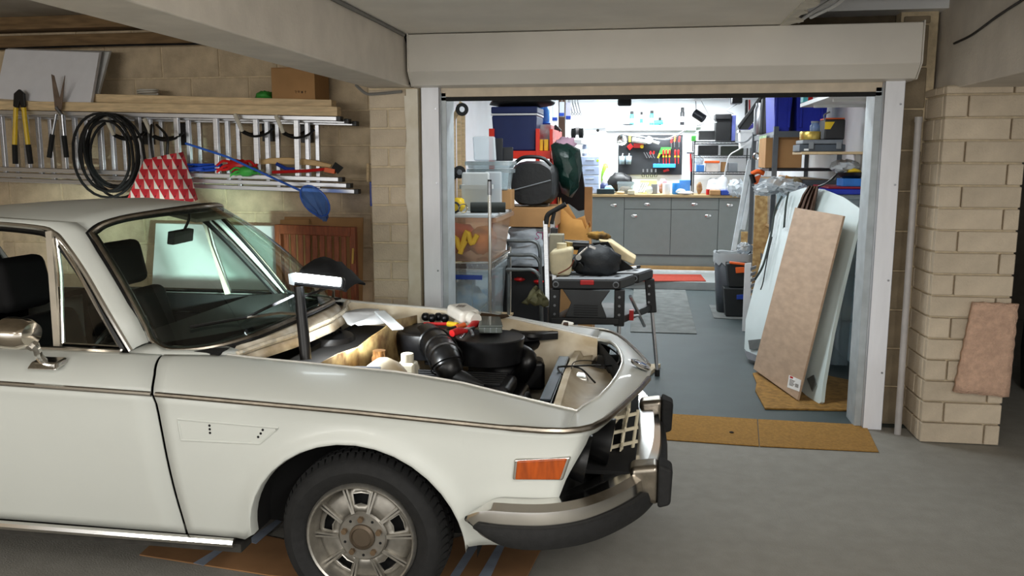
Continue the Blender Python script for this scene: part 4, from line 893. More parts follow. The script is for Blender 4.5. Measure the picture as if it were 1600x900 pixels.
for x, zt2 in ((a.x - .02, a.z + .03), (c.x + .01, c.z + .03)):
    B().bar(V((x, 5.13, 0)), V((x, 5.14, zt2)), .04, .05, (0, 1, 0)).out('post', m_tk, ch, bev=.005)
    B().bar(V((x, 4.62, 0)), V((x, 4.62, .60)), .04, .05, (0, 1, 0)).out('leg', m_tk, ch, bev=.005)
    B().bar(V((x, 4.58, .615)), V((x, 5.14, .635)), .05, .025).out('armrest', m_tk, ch, bev=.006)
for k in range(6): B().bar(V((a.x - .03, 4.66 + .08 * k, .40)), V((c.x + .02, 4.66 + .08 * k, .40)), .06, .02).out('seat_slat', m_tk, ch, bev=.003)
B().bar(cz(552, 388, 5.09), cz(551, 412, 5.09), .012, .012, (0, 1, 0)).out('hinge_plate', M('brass_hinge', (190, 150, 80), .3, .9), ch)
# ================================================================ THINGS ON AND UNDER THE CAR
wlg = thing('work_light', 'bright LED work light on a black folding stem standing in the engine bay', 'lamp', aZ(475, 560, .86))
Yw = 3.10
p = lambda x, y, Y=Yw: aY(x, y, Y)
pp = [p(478, 562, 2.95), p(474, 520, 2.97), p(470, 480, 2.99), p(467, 448, 3.0)]
B().tube(pp, [.022, .022, .020, .018], 10).out('stem', m_black, wlg)
hd = B().bar(p(455, 434, 3.0) + V((0, .02, -.005)), p(536, 443, 3.06) + V((0, .02, -.005)), .05, .05).out('head', m_black, wlg, bev=.012)
B().bar(p(459, 433, 2.97), p(533, 441, 3.03), .012, .034).out('light_bar', M('led_white', (238, 250, 255), .5, emit=22, var=0), wlg, bev=.004)
B().hexa([p(450, 428, 2.99), p(460, 426, 2.99), p(460, 446, 2.99), p(452, 444, 2.99)] + [p(450, 428, 3.04), p(460, 426, 3.04), p(460, 446, 3.04), p(452, 444, 3.04)]).out('end_cap', m_frost, hd)
area('work_light_beam', (-1.34, 3.04, 1.03), (.10, .03), 12, (.93, .98, 1), (R(88), 0, math.atan2(1.85, 2.4)), 32)
area('work_light_beam', (-1.22, 3.10, 1.0), (.03, .10), 7, (.93, .98, 1), (R(32), 0, R(-50)), 150)
# dark coat thrown over the far corner of the windscreen base
b = B(); c = aY(520, 428, 3.60); rows = []
for i in range(9):
    t = i / 8; o = lerp(aY(484, 420, 3.62), aY(556, 444, 3.62), t); h = .085 * math.sin(PI * (t * .85 + .12)) + .012; rows.append([o + V((0, .13 * math.cos(a), h * math.sin(a) * (1 + .1 * math.sin(i * 2 + a * 3)) - .02)) for a in [k * PI / 7 - .15 for k in range(8)]])
b.grid(rows); b.out('cloth_cover', M('black_cloth', (12, 13, 16), .8, var=.3), thick=.006, label='black cloth bundled on the windscreen base behind the work light', cat='cloth')
# loose things in the engine bay
def flat_at(px, z): return [aZ(x, y, z) for x, y in px]
b = B(); q = flat_at([(527, 492), (592, 484), (607, 498), (560, 513)], .88); n_ = 6
b.grid([[lerp(lerp(q[0], q[1], i / n_), lerp(q[3], q[2], i / n_), j / n_) + V((0, 0, .015 * math.sin(j * 1.4 + i * .5))) for i in range(n_ + 1)] for j in range(n_ + 1)]); b.out('paper_sheet', M('white_card', (238, 240, 242), .6, var=.02), thick=.003, label='crumpled white card lying across the rear of the engine bay', cat='paper')
b = B().bar(aZ(593, 487, .90), aZ(622, 514, .89), .05, .012); b.out('clear_tray', glass('bright_clear', (236, 240, 242), .45, .1), bev=.004, label='narrow clear plastic tray beside the white card in the engine bay', cat='tray')
t = thing('pliers', 'red-handled pliers lying on the black air filter housing', 'pliers', aZ(730, 517, .81))
for (a, c) in (((706, 521), (728, 517)), ((748, 505), (732, 513))):
    h = B().tube([aZ(*a, .835), lerp(aZ(*a, .835), aZ(*c, .83), .5) + V((0, 0, .006)), aZ(*c, .83)], [.016, .018, .012], 10).out('handle', m_red, t)
B().bar(aZ(728, 516, .83), aZ(738, 512, .83), .03, .016).out('pivot', m_steel, t, bev=.003); B().bar(aZ(728, 518, .822), aZ(720, 528, .82), .014, .012).out('jaw', m_steel, t, bev=.003); B().bar(aZ(739, 524, .822), aZ(735, 516, .83), .014, .012).out('jaw', m_steel, t, bev=.003)
t = thing('screwdriver', 'long red-shafted screwdriver lying behind the pliers', 'screwdriver', aZ(690, 506, .82))
B().tube([aZ(662, 506, .825), aZ(700, 506, .825)], .008, 8).out('shaft', m_red, t); B().tube([aZ(700, 506, .825), aZ(715, 508, .825)], .013, 8).out('handle', m_yel, t)
t = thing('screwdriver', 'short yellow and black screwdriver beside the pliers', 'screwdriver', aZ(715, 512, .82))
B().tube([aZ(699, 514, .825), aZ(712, 511, .825)], .007, 8).out('shaft', m_black, t); B().tube([aZ(712, 511, .825), aZ(726, 508, .825)], .012, 8).out('handle', m_orange, t)
P_ = flat_at([(748, 521), (785, 521), (781, 507), (751, 506)], .81)
t = thing('parts_box', 'clear compartment box of small parts on the front air filter housing', 'box', P_[0])
B().prism(P_, (0, 0, .028)).out('box_body', glass('smoky_clear', (120, 126, 120), .45, .1), t, bev=.006); B().prism([lerp(q, (P_[0] + P_[2]) / 2, -.04) + V((0, 0, .0285)) for q in P_], (0, 0, .01)).out('lid', glass('smoky_clear'), t, bev=.004)
for k in range(3): 
    a, c = lerp(P_[0], P_[1], .25 * (k + 1)), lerp(P_[3], P_[2], .25 * (k + 1)); B().bar(a + V((0, 0, .015)), c + V((0, 0, .015)), .004, .022).out('divider', m_grey, t)
P_ = flat_at([(698, 492), (726, 500), (748, 493), (722, 480)], .85)
t = thing('sealant_bottle', 'white plastic bottle with barcode label lying on the far inner wing', 'bottle', P_[0])
b = B().bar(aZ(712, 482, .88), aZ(736, 496, .86), .11, .06); b.out('bottle_body', M('bottle_white', (216, 212, 202), .4), t, bev=.02, seg=3)
B().cyl(aZ(736, 496, .86), aZ(744, 500, .855), .03, n=14).out('cap', M('bottle_white', (1, 1, 1)), t)
o = aZ(722, 485, .893)
for k in range(9): B().bar(o + V((.004 * k - .02, -.035 + .002 * k, .022 - .0004 * k)), o + V((.004 * k - .02, .025 + .002 * k, .022 - .0004 * k)), .0014 + .0012 * (k % 3 == 0), .001).out('barcode_line', m_ink, t)
# cardboard under the car
def sheet(px, label, mat=m_card, z=.003, dz=.005):
    P_ = [aZ(x, y, z) for x, y in px]; return B().prism(P_, (0, 0, dz)).out('cardboard_sheet', mat, label=label, cat='cardboard')
m_cb = M('floor_cardboard', (150, 110, 72), .9, var=.2, scale=4)
s1 = sheet([(246, 843), (218, 868), (420, 900), (520, 910), (560, 870), (400, 835)], 'brown cardboard sheet with paint streaks under the car sill', m_cb)
s2 = sheet([(640, 860), (700, 960), (822, 905), (852, 846), (760, 830)], 'brown cardboard sheet sticking out under the front bumper', m_cb)
m_str = M('paint_streak', (150, 160, 176), .6, var=.2)
for px in ([(302, 880), (318, 884), (360, 852), (352, 850)], [(385, 845), (400, 850), (440, 815), (432, 812)], [(700, 905), (715, 905), (752, 846), (740, 844)], [(745, 905), (765, 905), (790, 850), (778, 850)]):
    P_ = [aZ(x, y, .0085) for x, y in px]; B().prism(P_, (0, 0, .001)).out('paint_streak', m_str, s1 if px[0][0] < 600 else s2)
# ================================================================ GARAGE, LEFT SIDE
def tub(label, x0, x1, y0, y1, z0, z1, mat=None, lid=None, tp=.03, th=.004, name='storage_tub', cat='storage box', rim=.012, lidh=.02, group=None, ribs=0):
    t = thing(name, label, cat, ((x0 + x1) / 2, (y0 + y1) / 2, z0), group=group); mat = mat or m_clear
    def rg(f, z): return [V((x0 + tp * f, y0 + tp * f, z)), V((x1 - tp * f, y0 + tp * f, z)), V((x1 - tp * f, y1 - tp * f, z)), V((x0 + tp * f, y1 - tp * f, z))]
    b = B(); R0, R1 = rg(1, z0), rg(0, z1); b.grid([R0, R1], True); b.poly(R0); b.out('tub_body', mat, t, thick=th, bev=.008 if th < .01 else 0)
    b = B(); b.box(x0 - rim, x1 + rim, y0 - rim, y0 + .002, z1 - .03, z1).box(x0 - rim, x1 + rim, y1 - .002, y1 + rim, z1 - .03, z1).box(x0 - rim, x0 + .002, y0 - rim, y1 + rim, z1 - .03, z1).box(x1 - .002, x1 + rim, y0 - rim, y1 + rim, z1 - .03, z1)
    b.out('tub_rim', mat, t, kind=None)
    if lid: B().box(x0 - rim - .004, x1 + rim + .004, y0 - rim - .004, y1 + rim + .004, z1 + .001, z1 + lidh).out('lid', lid, t, bev=.006)
    for k in range(ribs):
        x = lerp(x0, x1, (k + 1) / (ribs + 1)); B().box(x - .004, x + .004, y0 - .002, y0 + .004, z0 + .02, z1 - .03).out('rib', mat, t)
    return t
# chrome wire rack
ra = thing('wire_rack', 'chrome wire shelving rack just inside the left of the doorway', 'shelf', (-1.4, 5.95, 0))
RX0, RX1, RY0, RY1 = -1.66, -1.035, 5.46, 6.30
for x in (RX0, RX1):
    for y in (RY0, RY1):
        zt_ = 1.45 if (x, y) == (RX1, RY0) else .93
        po = B().tube([(x, y, .02), (x, y, zt_)], .0115, 10).out('post', m_chrome, ra); 
        if zt_ > 1: B().cyl((x, y, 1.36), (x, y, 1.45), .016, n=10).out('post_sleeve', m_steel, po); B().cyl((x, y, zt_), (x, y, zt_ + .012), .014, n=10).out('post_cap', m_black, po)
for z in (.40, .90):
    b = B()
    for y in [RY0 + .03 * k for k in range(29)]: b.tube([(RX0, y, z), (RX1, y, z)], .003, 5)
    for x in (RX0 + .005, RX0 + .2, RX0 + .42, RX1 - .005): b.tube([(x, RY0, z - .006), (x, RY1, z - .006)], .004, 5)
    for dz in (0, .04):
        b.tube([(RX0, RY0, z + dz - .04), (RX1, RY0, z + dz - .04), (RX1, RY1, z + dz - .04), (RX0, RY1, z + dz - .04)], .004, 5, True)
    n_ = 34
    b.tube([(lerp(RX0, RX1, k / n_), RY0, z - .02 + (.02 if k % 2 else -.02)) for k in range(n_ + 1)], .0025, 4)
    b.tube([(RX1, lerp(RY0, RY1, k / n_), z - .02 + (.02 if k % 2 else -.02)) for k in range(n_ + 1)], .0025, 4)
    b.out('wire_shelf', m_chrome, ra, kind='stuff')
B().box(RX0 + .02, RX1 + .03, RY0 - .0 + .03, RY1 - .02, .405, .42).out('shelf_board', M('pale_ply', (206, 180, 140), .6, var=.15), label='pale wooden board lying on the bottom shelf of the wire rack', cat='board')
t = tub('clear lidded storage box with blue clips on the lower wire shelf', RX0 + .03, RX1 - .02, RY0 + .06, RY1 - .05, .425, .83, lid=m_clear, tp=.03, ribs=4)
B().bar((RX0 + .22, RY0 + .035, .80), (RX1 - .06, RY0 + .035, .80), .012, .03).out('clip', m_blue, t); B().cyl((-1.50, RY0 + .075, .55), (-1.50, RY0 + .07, .55), .026, n=16).out('sticker', m_lead, t)
def crumple(name, c, r, mat, label, cat, seed=1, jit=.16, n=14, **k):
    film = mat is m_frost
    return B().ball(c, r, 18 if film else n, .22 if film else jit, seed).out(name, mat, label=label, cat=cat, ang=15 if film else 180, **k)
crumple('bottle_pack', (-1.33, 5.82, .59), (.22, .22, .13), M('pale_blue_wrap', (150, 190, 225), .3, var=.3, scale=14, col2=(225, 230, 235)), 'pale blue wrapped bundle inside the box on the lower wire shelf', 'bundle', 5)
t = tub('large clear lidded tub full of orange and red things on the upper wire shelf', RX0 + .02, RX1 + .015, RY0 + .05, RY1 - .04, .905, 1.205, mat=glass('warm_clear', (240, 226, 212), .13, .2), lid=None, tp=.04, rim=.02)
b = B().ball((-1.42, 5.86, 1.03), (.22, .30, .115), 16, .07, 3); b.out('fabric_bundle', M('red_cloth', (236, 96, 62), .8, var=.15), ang=180, label='red and orange cloth bundle inside the large tub', cat='cloth')
b = B()
for k, (x, z) in enumerate([(-1.50, .98), (-1.38, 1.01), (-1.28, .99), (-1.2, 1.03)]): b.tube(smooth_pts([(x - .05, 5.505, .96), (x, 5.50, z + .08), (x + .03, 5.505, z), (x + .07, 5.51, z + .06)], 4), .018, 8)
b.out('foam_shapes', M('yellow_foam', (230, 190, 70), .8), label='yellow foam shapes pressed against the front of the large tub', cat='foam')
crumple('cloth_bundle', (-1.16, 5.86, 1.02), (.09, .3, .10), M('orange_cloth', (244, 176, 100), .8), 'pale orange cloth bundle at the right side inside the large tub', 'cloth', 6, .08)
# things on top of the large tub
zt0 = 1.206
B().box(RX0 + .01, RX1 + .02, RY0 + .03, RY1 - .03, zt0, zt0 + .02).out('tub_lid', m_frost, bev=.006, label='frosted flat lid closing the large tub of orange things', cat='lid')
zt0 += .021
b = B(); b.cyl((aY(735, 316, 5.68).x, 5.68, zt0 + .037), (aY(790, 316, 5.72).x, 5.72, zt0 + .037), .036, n=20); b.out('foam_roll', M('dark_foam', (46, 50, 48), .85), bev=.004, label='dark rolled foam mat lying across the lid of the large tub', cat='roll')
b = B().lathe([(.028, 0), (.034, .002), (.034, .05), (.028, .052), (.026, .03)], (aY(722, 316, 5.58).x, 5.60, zt0 + .036), (0.3, -1, 0), 20, caps=False); b.out('tape_roll', m_chrome, label='silver ring beside the dark foam roll on the tub', cat='tape')
b = B().lathe([(.028, 0), (.04, .002), (.04, .05), (.028, .052)], (aY(709, 316, 5.6).x, 5.62, zt0 + .041), (0.2, -1, 0), 20, caps=False); b.out('tape_roll', m_black, label='black roll of tape beside the silver ring on the tub', cat='tape')
crumple('wrapper', (aY(716, 310, 5.78).x, 5.78, zt0 + .05), (.05, .05, .05), m_yel, 'crumpled yellow wrapper behind the tape rolls on the tub', 'wrapper', 8)
def lidboard(label, px, Y, th, mat, lean=.03, name='tub_lid', cat='lid'):
    P_ = [aY(x, y, Y + (lean if i < 2 else 0)) for i, (x, y) in enumerate(px)]
    return B().prism(P_, (0, th, 0)).out(name, mat, bev=.012, seg=3, label=label, cat=cat)
x0, x1, z0, z1 = rc(725, 270, 768, 310, 5.95)
tub('clear food container standing on its side in front of the lids on the large tub', x0, x1, 5.86, 5.96, zt0, z0 + .10, mat=glass('milky_clear', (226, 230, 230), .6, .3), lid=None, tp=.01)
x0, x1, z0, z1 = rc(722, 269, 765, 310, 6.02); 
B().box(x0, x1, 6.0, 6.03, zt0, z1).out('tub_lid', glass('milky_clear'), bev=.02, seg=3, label='milky white lid standing upright at the front of the clear tubs', cat='lid')
x0, x1, z0, z1 = rc(757, 268, 784, 310, 6.06)
B().box(x0, x1, 6.05, 6.08, zt0, z1).out('tub_lid', m_frost, bev=.02, seg=3, label='clear lid standing upright just right of the milky white lid', cat='lid')
# stack of clear tubs behind
x0, x1, z0, z1 = rc(737, 252, 803, 296, 6.25)
carton('plinth_box', x0, x1, 6.12, 6.28, zt0, z0 - .002, 'brown box under the stacked clear tubs on the rack')
tub('lower of two nested clear tubs standing behind the upright lids', x0 + .01, x1 - .01, 6.10, 6.29, z0, z1 - .055, tp=.02, group='nested tubs')
tub('upper of two nested clear tubs standing behind the upright lids', x0, x1, 6.08, 6.30, z1 - .05, z1, tp=.01, group='nested tubs')
x0, x1, za, zb = rc(738, 213, 775, 252, 6.2)
B().hexa([(x0 + .02, 6.15, z1 + .002), (x1 + .01, 6.15, z1 + .002), (x1 + .01, 6.18, z1 + .002), (x0 + .02, 6.18, z1 + .002), (x0, 6.20, zb), (x1 - .01, 6.20, zb), (x1 - .01, 6.23, zb), (x0, 6.23, zb)]).out('tub_lid', m_frost, bev=.015, seg=3, label='large clear lid leaning upright in the nested tubs', cat='lid')
for px, l, Y in (((770, 786), 'dark grey tray standing just behind the large clear lid', 6.24), ((780, 802), 'black tray standing at the right of the nested tubs', 6.27)):
    x0, x1, za, zb = rc(px[0], 216 if px[0] == 770 else 230, px[1], 252, Y); B().box(x0, x1, Y - .012, Y + .005, z1 + .002, zb).out('tray', M('dark_tray', (34, 36, 40), .4), bev=.008, label=l, cat='tray')
# pine battens with castors on the left wall
do = thing('furniture_dolly', 'pine furniture dolly on black castors stood on end against the left wall', 'dolly', (-1.62, 6.5, 0))
def vbat(px0, px1, py, Y, name='batten'):
    x0, x1, z0, z1 = rc(px0, py, px1, 300, Y); return B().box(x0, x1, Y, Y + .04, 0, z1).out(name, m_wood, do, bev=.003)
vbat(705.5, 711, 176, 6.55); vbat(714, 720, 163, 6.65); vbat(721, 726, 166, 6.75)
p, q = aY(722, 160, 6.5), aY(706, 190, 6.5); B().bar(p, q, .035, .025, (0, 1, 0)).out('brace', m_wood, do)
for px, py in ((722, 171), (718, 269), (707, 271)):
    c = aY(px, py, 6.46); w_ = B().lathe([(.045, -.012), (.05, -.006), (.05, .006), (.045, .012), (.02, .013), (.001, .013)], c, (.35, -.9, .1), 20).out('castor_wheel', m_rubber, do)
    B().cyl(c + V((0, -.012, 0)), c + V((.004, -.018, 0)), .022, n=14).out('wheel_hub', m_steel, w_); B().bar(c + V((0, .03, .02)), c + V((-.02, .06, -.03)), .04, .02).out('castor_fork', m_steel, do)
# red boltless shelving with the cool box
rs = thing('red_shelving', 'bright red metal shelving unit against the left wall of the garage', 'shelf', (-1.3, 7.2, 0))
x0, x1, z0, z1 = rc(764, 200, 862, 248, 6.95); m_rs = M('red_shelf', (226, 52, 34), .4, var=.06)
za = rc(764, 232, 862, 248, 6.95); RZ0, RZ1 = za[2], za[3]
B().box(x0, x1, 6.93, 7.75, RZ0, RZ1 - .02).out('shelf', m_rs, rs, bev=.004)
for px in ((764, 772), (837, 843), (857, 862)):
    a_, c_, q0, q1 = rc(px[0], 201, px[1], 248, 6.93); B().box(a_, c_, 6.925 if px[0] != 857 else 7.0, 6.96 if px[0] != 857 else 7.75, .06, q1).out('upright', m_rs, rs, bev=.003)
B().box(x0, x1, 6.94, 7.75, .35, .39).out('shelf', m_rs, rs, bev=.004)
cb = thing('cool_box', 'navy blue cool box with a white stripe on the red shelving', 'cool box', ((x0 + x1) / 2, 7.2, RZ1))
a_, c_, q0, q1 = rc(767, 180, 838, 237, 6.94); cz0 = RZ1 - .019
m_navy = M('navy_plastic', (30, 44, 92), .45, var=.06)
B().hexa([(a_ + .02, 6.985, cz0), (c_ - .015, 6.985, cz0), (c_ - .015, 7.38, cz0), (a_ + .02, 7.38, cz0), (a_, 6.97, q1), (c_, 6.97, q1), (c_, 7.40, q1), (a_, 7.40, q1)]).out('cool_box_body', m_navy, cb, bev=.015, seg=3)
B().box(a_ - .004, c_ + .004, 6.965, 7.405, q1, q1 + .016).out('white_band', m_wht, cb, bev=.004)
q2 = rc(767, 166, 838, 180, 6.94)[3]; B().box(a_ - .004, c_ + .004, 6.965, 7.405, q1 + .016, q2).out('lid', m_navy, cb, bev=.012, seg=3)
crumple('dust_sheet', ((a_ + c_) / 2 + .04, 7.2, q2 + .045), (.30, .2, .045), M('black_sack2', (14, 14, 16), .6), 'black folded sheet lying on top of the cool box', 'sheet', 12, .1)
# bottles and packs to the right of the cool box
for k, (px, col, l) in enumerate([((842, 848), M('yellow_carton', (240, 190, 50), .6), 'left of two small yellow cartons on the red shelf'), ((850, 856), M('yellow_carton', (0, 0, 0)), 'right of two small yellow cartons on the red shelf')]):
    a_, c_, q0, q1 = rc(px[0], 226, px[1], 240, 6.98); carton('carton', a_, c_, 6.98, 7.06, RZ1 - .0185, RZ1 + .075, l, mat=col, flaps=False, group='yellow cartons')
a_, c_, q0, q1 = rc(842, 195, 862, 226, 7.3)
carton('carton', a_ + .01, c_, 7.24, 7.5, RZ1 - .0185, q1, 'white and red carton behind the yellow cartons on the red shelf', mat=M('redwhite', (200, 196, 196), .6, col2=(190, 60, 60), scale=9), flaps=False)
pk = thing('bottle_pack', 'shrink-wrapped pack of blue-capped water bottles hanging high behind the cool box', 'bottles', aY(855, 190, 7.6))
for k in range(6):
    p = aY(843 + 5 * (k % 3), 178 + 16 * (k // 3), 7.55 + .08 * (k // 3)); B().lathe([(.03, -.07), (.034, -.06), (.034, .03), (.014, .06), (.014, .075)], p, (0, 0, 1), 12).out('bottle', glass('bottle_blue', (120, 180, 230), .45, .1), pk)
    B().cyl(p + V((0, 0, .075)), p + V((0, 0, .095)), .016, n=10).out('bottle_cap', m_blue, pk)
B().hexa([aY(840, 192, 7.5), aY(860, 192, 7.5), aY(860, 198, 7.5), aY(840, 198, 7.5), aY(840, 192, 7.75), aY(860, 192, 7.75), aY(860, 198, 7.75), aY(840, 198, 7.75)]).out('pack_tray', m_blue, pk)
for k, (px, mt) in enumerate([((863, 158, 871, 190), m_frost), ((872, 158, 880, 182), m_frost), ((881, 158, 889, 186), M('pale_violet', (176, 176, 214), .5))]):
    a_, c_, q0, q1 = rc(*px, 8.2); 
    t = thing('hanging_sachet', ['nearest', 'middle', 'farthest'][k] + ' of three clear packets hung in a row above the green bag', 'packet', ((a_ + c_) / 2, 8.2, q0), group='hanging packets')
    B().box(a_, c_, 8.2 + .1 * k, 8.22 + .1 * k, q0, q1).out('packet', mt, t, bev=.006); B().box(a_, c_, 8.195 + .1 * k, 8.2 + .1 * k, q0 + .01, q0 + .04).out('packet_label', m_blue, t); B().tube([((a_ + c_) / 2, 8.21 + .1 * k, q1), ((a_ + c_) / 2, 8.21 + .1 * k, 2.42)], .004, 5).out('hanging_cord', m_grey, t)
# black holdall
a_, c_, q0, q1 = rc(795, 252, 867, 322, 6.42)
hb_ = thing('holdall', 'big black soft holdall bag standing on a cardboard box', 'bag', ((a_ + c_) / 2, 6.62, q0))
b = B(); rows = []
for i in range(9):
    y = lerp(6.40, 6.87, i / 8); s = 1 - .12 * (abs(i - 4) / 4) ** 3; cx = (a_ + c_) / 2; cz_ = (q0 + q1) / 2; rx, rz = (c_ - a_) / 2 * s, (q1 - q0) / 2 * s
    rows.append([V((cx + rx * math.copysign(abs(math.cos(a)) ** .6, math.cos(a)), y, cz_ + rz * math.copysign(abs(math.sin(a)) ** .6, math.sin(a)) + .006 * math.sin(a * 5 + i))) for a in [2 * PI * k / 24 for k in range(24)]])
b.grid(rows, True); b.poly(rows[0][::-1]); b.poly(rows[-1]); m_hold = M('black_nylon', (16, 18, 20), .5, var=.25, bump=.2, bscale=30); b.out('bag_body', m_hold, hb_)
B().tube(smooth_pts([(a_ + .04, 6.42, q1 - .02), (a_ + .12, 6.40, q1 + .03), (c_ - .1, 6.40, q1 + .025), (c_ - .03, 6.42, q1 - .03)], 5), .014, 8).out('bag_handle', m_hold, hb_)
B().tube([(a_ + .03, 6.395, q0 + .12), (c_ - .03, 6.395, q0 + .20)], .005, 6).out('zip', m_grey, hb_)
carton('cardboard_box', a_ - .05, c_ + .0, 6.40, 6.88, rc(800, 318, 866, 355, 6.40)[2], q0 - .012, 'brown cardboard box carrying the black holdall', flaps=True)
zc_ = rc(800, 318, 866, 355, 6.40)[2]
# grey plastic bale with magenta letters
a_, c_, q0, q1 = rc(795, 356, 851, 416, 6.43)
b = B(); rows = []
for i in range(11):
    z = lerp(q0, zc_ - .012, i / 10); bu = .012 * math.sin(i * 2.2) + .006 * math.sin(i * 4.7); rows.append([V((x + (bu if x > -1 else -bu) * 0 + .01 * math.sin(i * 1.9 + k), y + (.012 * math.sin(i * 2.6 + k * 1.3)), z)) for k, (x, y) in enumerate([(a_, 6.44), (lerp(a_, c_, .3), 6.42), (lerp(a_, c_, .7), 6.41), (c_ - .02, 6.43), (c_ + .0, 6.52), (c_, 6.88), (a_, 6.88)])])
b.grid(rows, True); b.poly(rows[0][::-1]); b.poly(rows[-1]); bl = b.out('plastic_bale', M('grey_film', (176, 184, 192), .3, var=.25, scale=10, bump=.4, bscale=14), ang=70, label='bale of folded grey plastic sheeting marked with magenta letters under the box', cat='bale')
m_mag = M('magenta_ink', (150, 40, 100), .6)
p = lambda x, y: aY(x, y, 6.385)
B().tube(smooth_pts([p(843, 364), p(840, 363), p(838, 366), p(841, 369), p(842, 372), p(838, 374), p(836, 372)], 4), .003, 5).out('letter_s', m_mag, bl)
b = B().tube([p(845, 363), p(851, 364)], .003, 5); b.tube([p(848, 364), p(847, 374)], .003, 5); b.out('letter_t', m_mag, bl)
B().box(a_ - .06, c_ + .02, 6.48, 6.9, .004, q0 - .004).out('crate', M('dark_crate', (30, 30, 32), .6), bev=.01, label='dark crate under the grey plastic bale', cat='crate')
# tubular folding chairs (curved grey frames)
for k, (py, Y) in enumerate([(376, 6.30), (398, 6.20), (421, 6.10)]):
    p = lambda x, y, Y=Y: aY(x, y, Y)
    t = thing('chair_frame', ['topmost', 'middle', 'lowest'][k] + ' of three nested grey tubular frames below the grey bale', 'frame', p(830, 470), group='tubular frames')
    a0_ = p(792, py); a1 = p(832, py + 1); a2 = p(842, py + 10); a3 = p(848, 470)
    B().tube(smooth_pts([a0_, lerp(a0_, a1, .6), a1, a2, lerp(a2, a3, .4), V((a3.x, Y + .02, .0))], 6), .014, 10).out('frame_tube', M('grey_tube', (112, 118, 120), .35, .5), t)
    B().tube([a0_ + V((0, .02, 0)), V((a0_.x, Y + .07, a0_.z - .04)), V((a0_.x, Y + .08, .0))], .012, 8).out('frame_leg', M('grey_tube', (0, 0, 0)), t)
for k, (px, py) in enumerate([(838, 424), (812, 436), (842, 440)]): crumple('red_part', aY(px, py, 6.5) + V((0, 0, 0)), (.05, .04, .022), m_red, ['red plastic piece at the right between the tubular frames', 'dark red plastic piece at the left between the tubular frames', 'small red plastic piece lowest between the tubular frames'][k], 'part', 20 + k, .1)
b = B(); rows = [[lerp(lerp(aY(815, 475, 6.0), aY(838, 448, 6.1), j / 6), lerp(aY(858, 478, 5.95), aY(846, 452, 6.1), j / 6), i / 6) + V((.01 * math.sin(i * 2 + j), .02 * math.sin(j * 1.6 + i), .01 * math.cos(i * 3))) for i in range(7)] for j in range(7)]
b.grid(rows); b.out('tarpaulin', M('olive_cloth', (86, 82, 52), .8, var=.3), thick=.01, label='olive brown cloth slumped below the tubular frames', cat='cloth')
# sack truck
st = thing('sack_truck', 'silver sack truck with curved black grip leaning beside the cardboard boxes', 'trolley', aY(858, 470, 6.15))
p = lambda x, y, Y=6.12: aY(x, y, Y)
for dx in (0, 12):
    B().bar(p(852 + dx * .9, 345, 6.12 + dx * .004), p(856 + dx, 480, 6.02), .035, .02, (0, 1, 0)).out('rail', m_alu, st, bev=.004)
B().tube(smooth_pts([p(853, 350), p(856, 336), p(868, 328), p(884, 319)], 5), .019, 10).out('grip', m_rubber, st); B().tube(smooth_pts([p(862, 350), p(864, 340), p(866, 332)], 4), .014, 8).out('grip', m_rubber, st)
B().ob(p(866, 362), (.05, .05, .06)).out('latch', m_black, st, bev=.008); B().bar(p(856, 368), p(868, 363), .02, .02).out('latch_tab', m_wht, st)
for zz in (.75, .5): B().bar(p(853, 380 + 100 * (.75 - zz) * 2), p(868, 380 + 100 * (.75 - zz) * 2), .02, .012).out('cross_bar', m_alu, st)
B().bar((p(855, 470).x, 6.02, .03), (p(870, 470).x + .05, 5.98, .03), .18, .012).out('toe_plate', m_alu, st)
# brown paper sack with torn edge
a_, c_, q0, q1 = rc(868, 318, 921, 379, 6.85); b = B(); n_ = 20; rows = []
for j in range(6):
    t = j / 5; r = []
    for i in range(n_):
        a = 2 * PI * i / n_; sx_ = math.copysign(abs(math.cos(a)) ** .5, math.cos(a)); sy = math.copysign(abs(math.sin(a)) ** .5, math.sin(a)); top = q1 + .0 - (.22 * (.5 + .5 * sx_) + .05 * math.sin(i * 2.7)) * (1 if j == 5 else 0)
        r.append(V(((a_ + c_) / 2 + (c_ - a_) / 2 * sx_ * (1 - .05 * t), 7.05 + .18 * sy, lerp(q0 - .25, q1, t) if j < 5 else top)))
    if j == 4: r = [V((v.x, v.y, lerp(q0, q1, .35))) for v in r]
    if j < 4: r = [V((v.x, v.y, lerp(q0 - .3, lerp(q0, q1, .3), j / 4))) for v in r]
    rows.append(r)
b.grid(rows, True); b.out('paper_sack', M('kraft_paper', (200, 146, 78), .8, var=.15, scale=7), thick=.004, ang=60, label='torn open brown paper sack standing behind the sack truck', cat='sack')
carton('cardboard_box', a_ - .02, c_ + .03, 6.9, 7.3, .06, q0 - .31, 'brown cardboard box under the torn paper sack')
a_, c_, q0, q1 = rc(913, 292, 925, 375, 7.35); B().box(a_, c_, 7.35, 7.38, .02, q1).out('cardboard_sheet', m_card, label='tall strip of brown cardboard standing left of the cabinets', cat='cardboard')
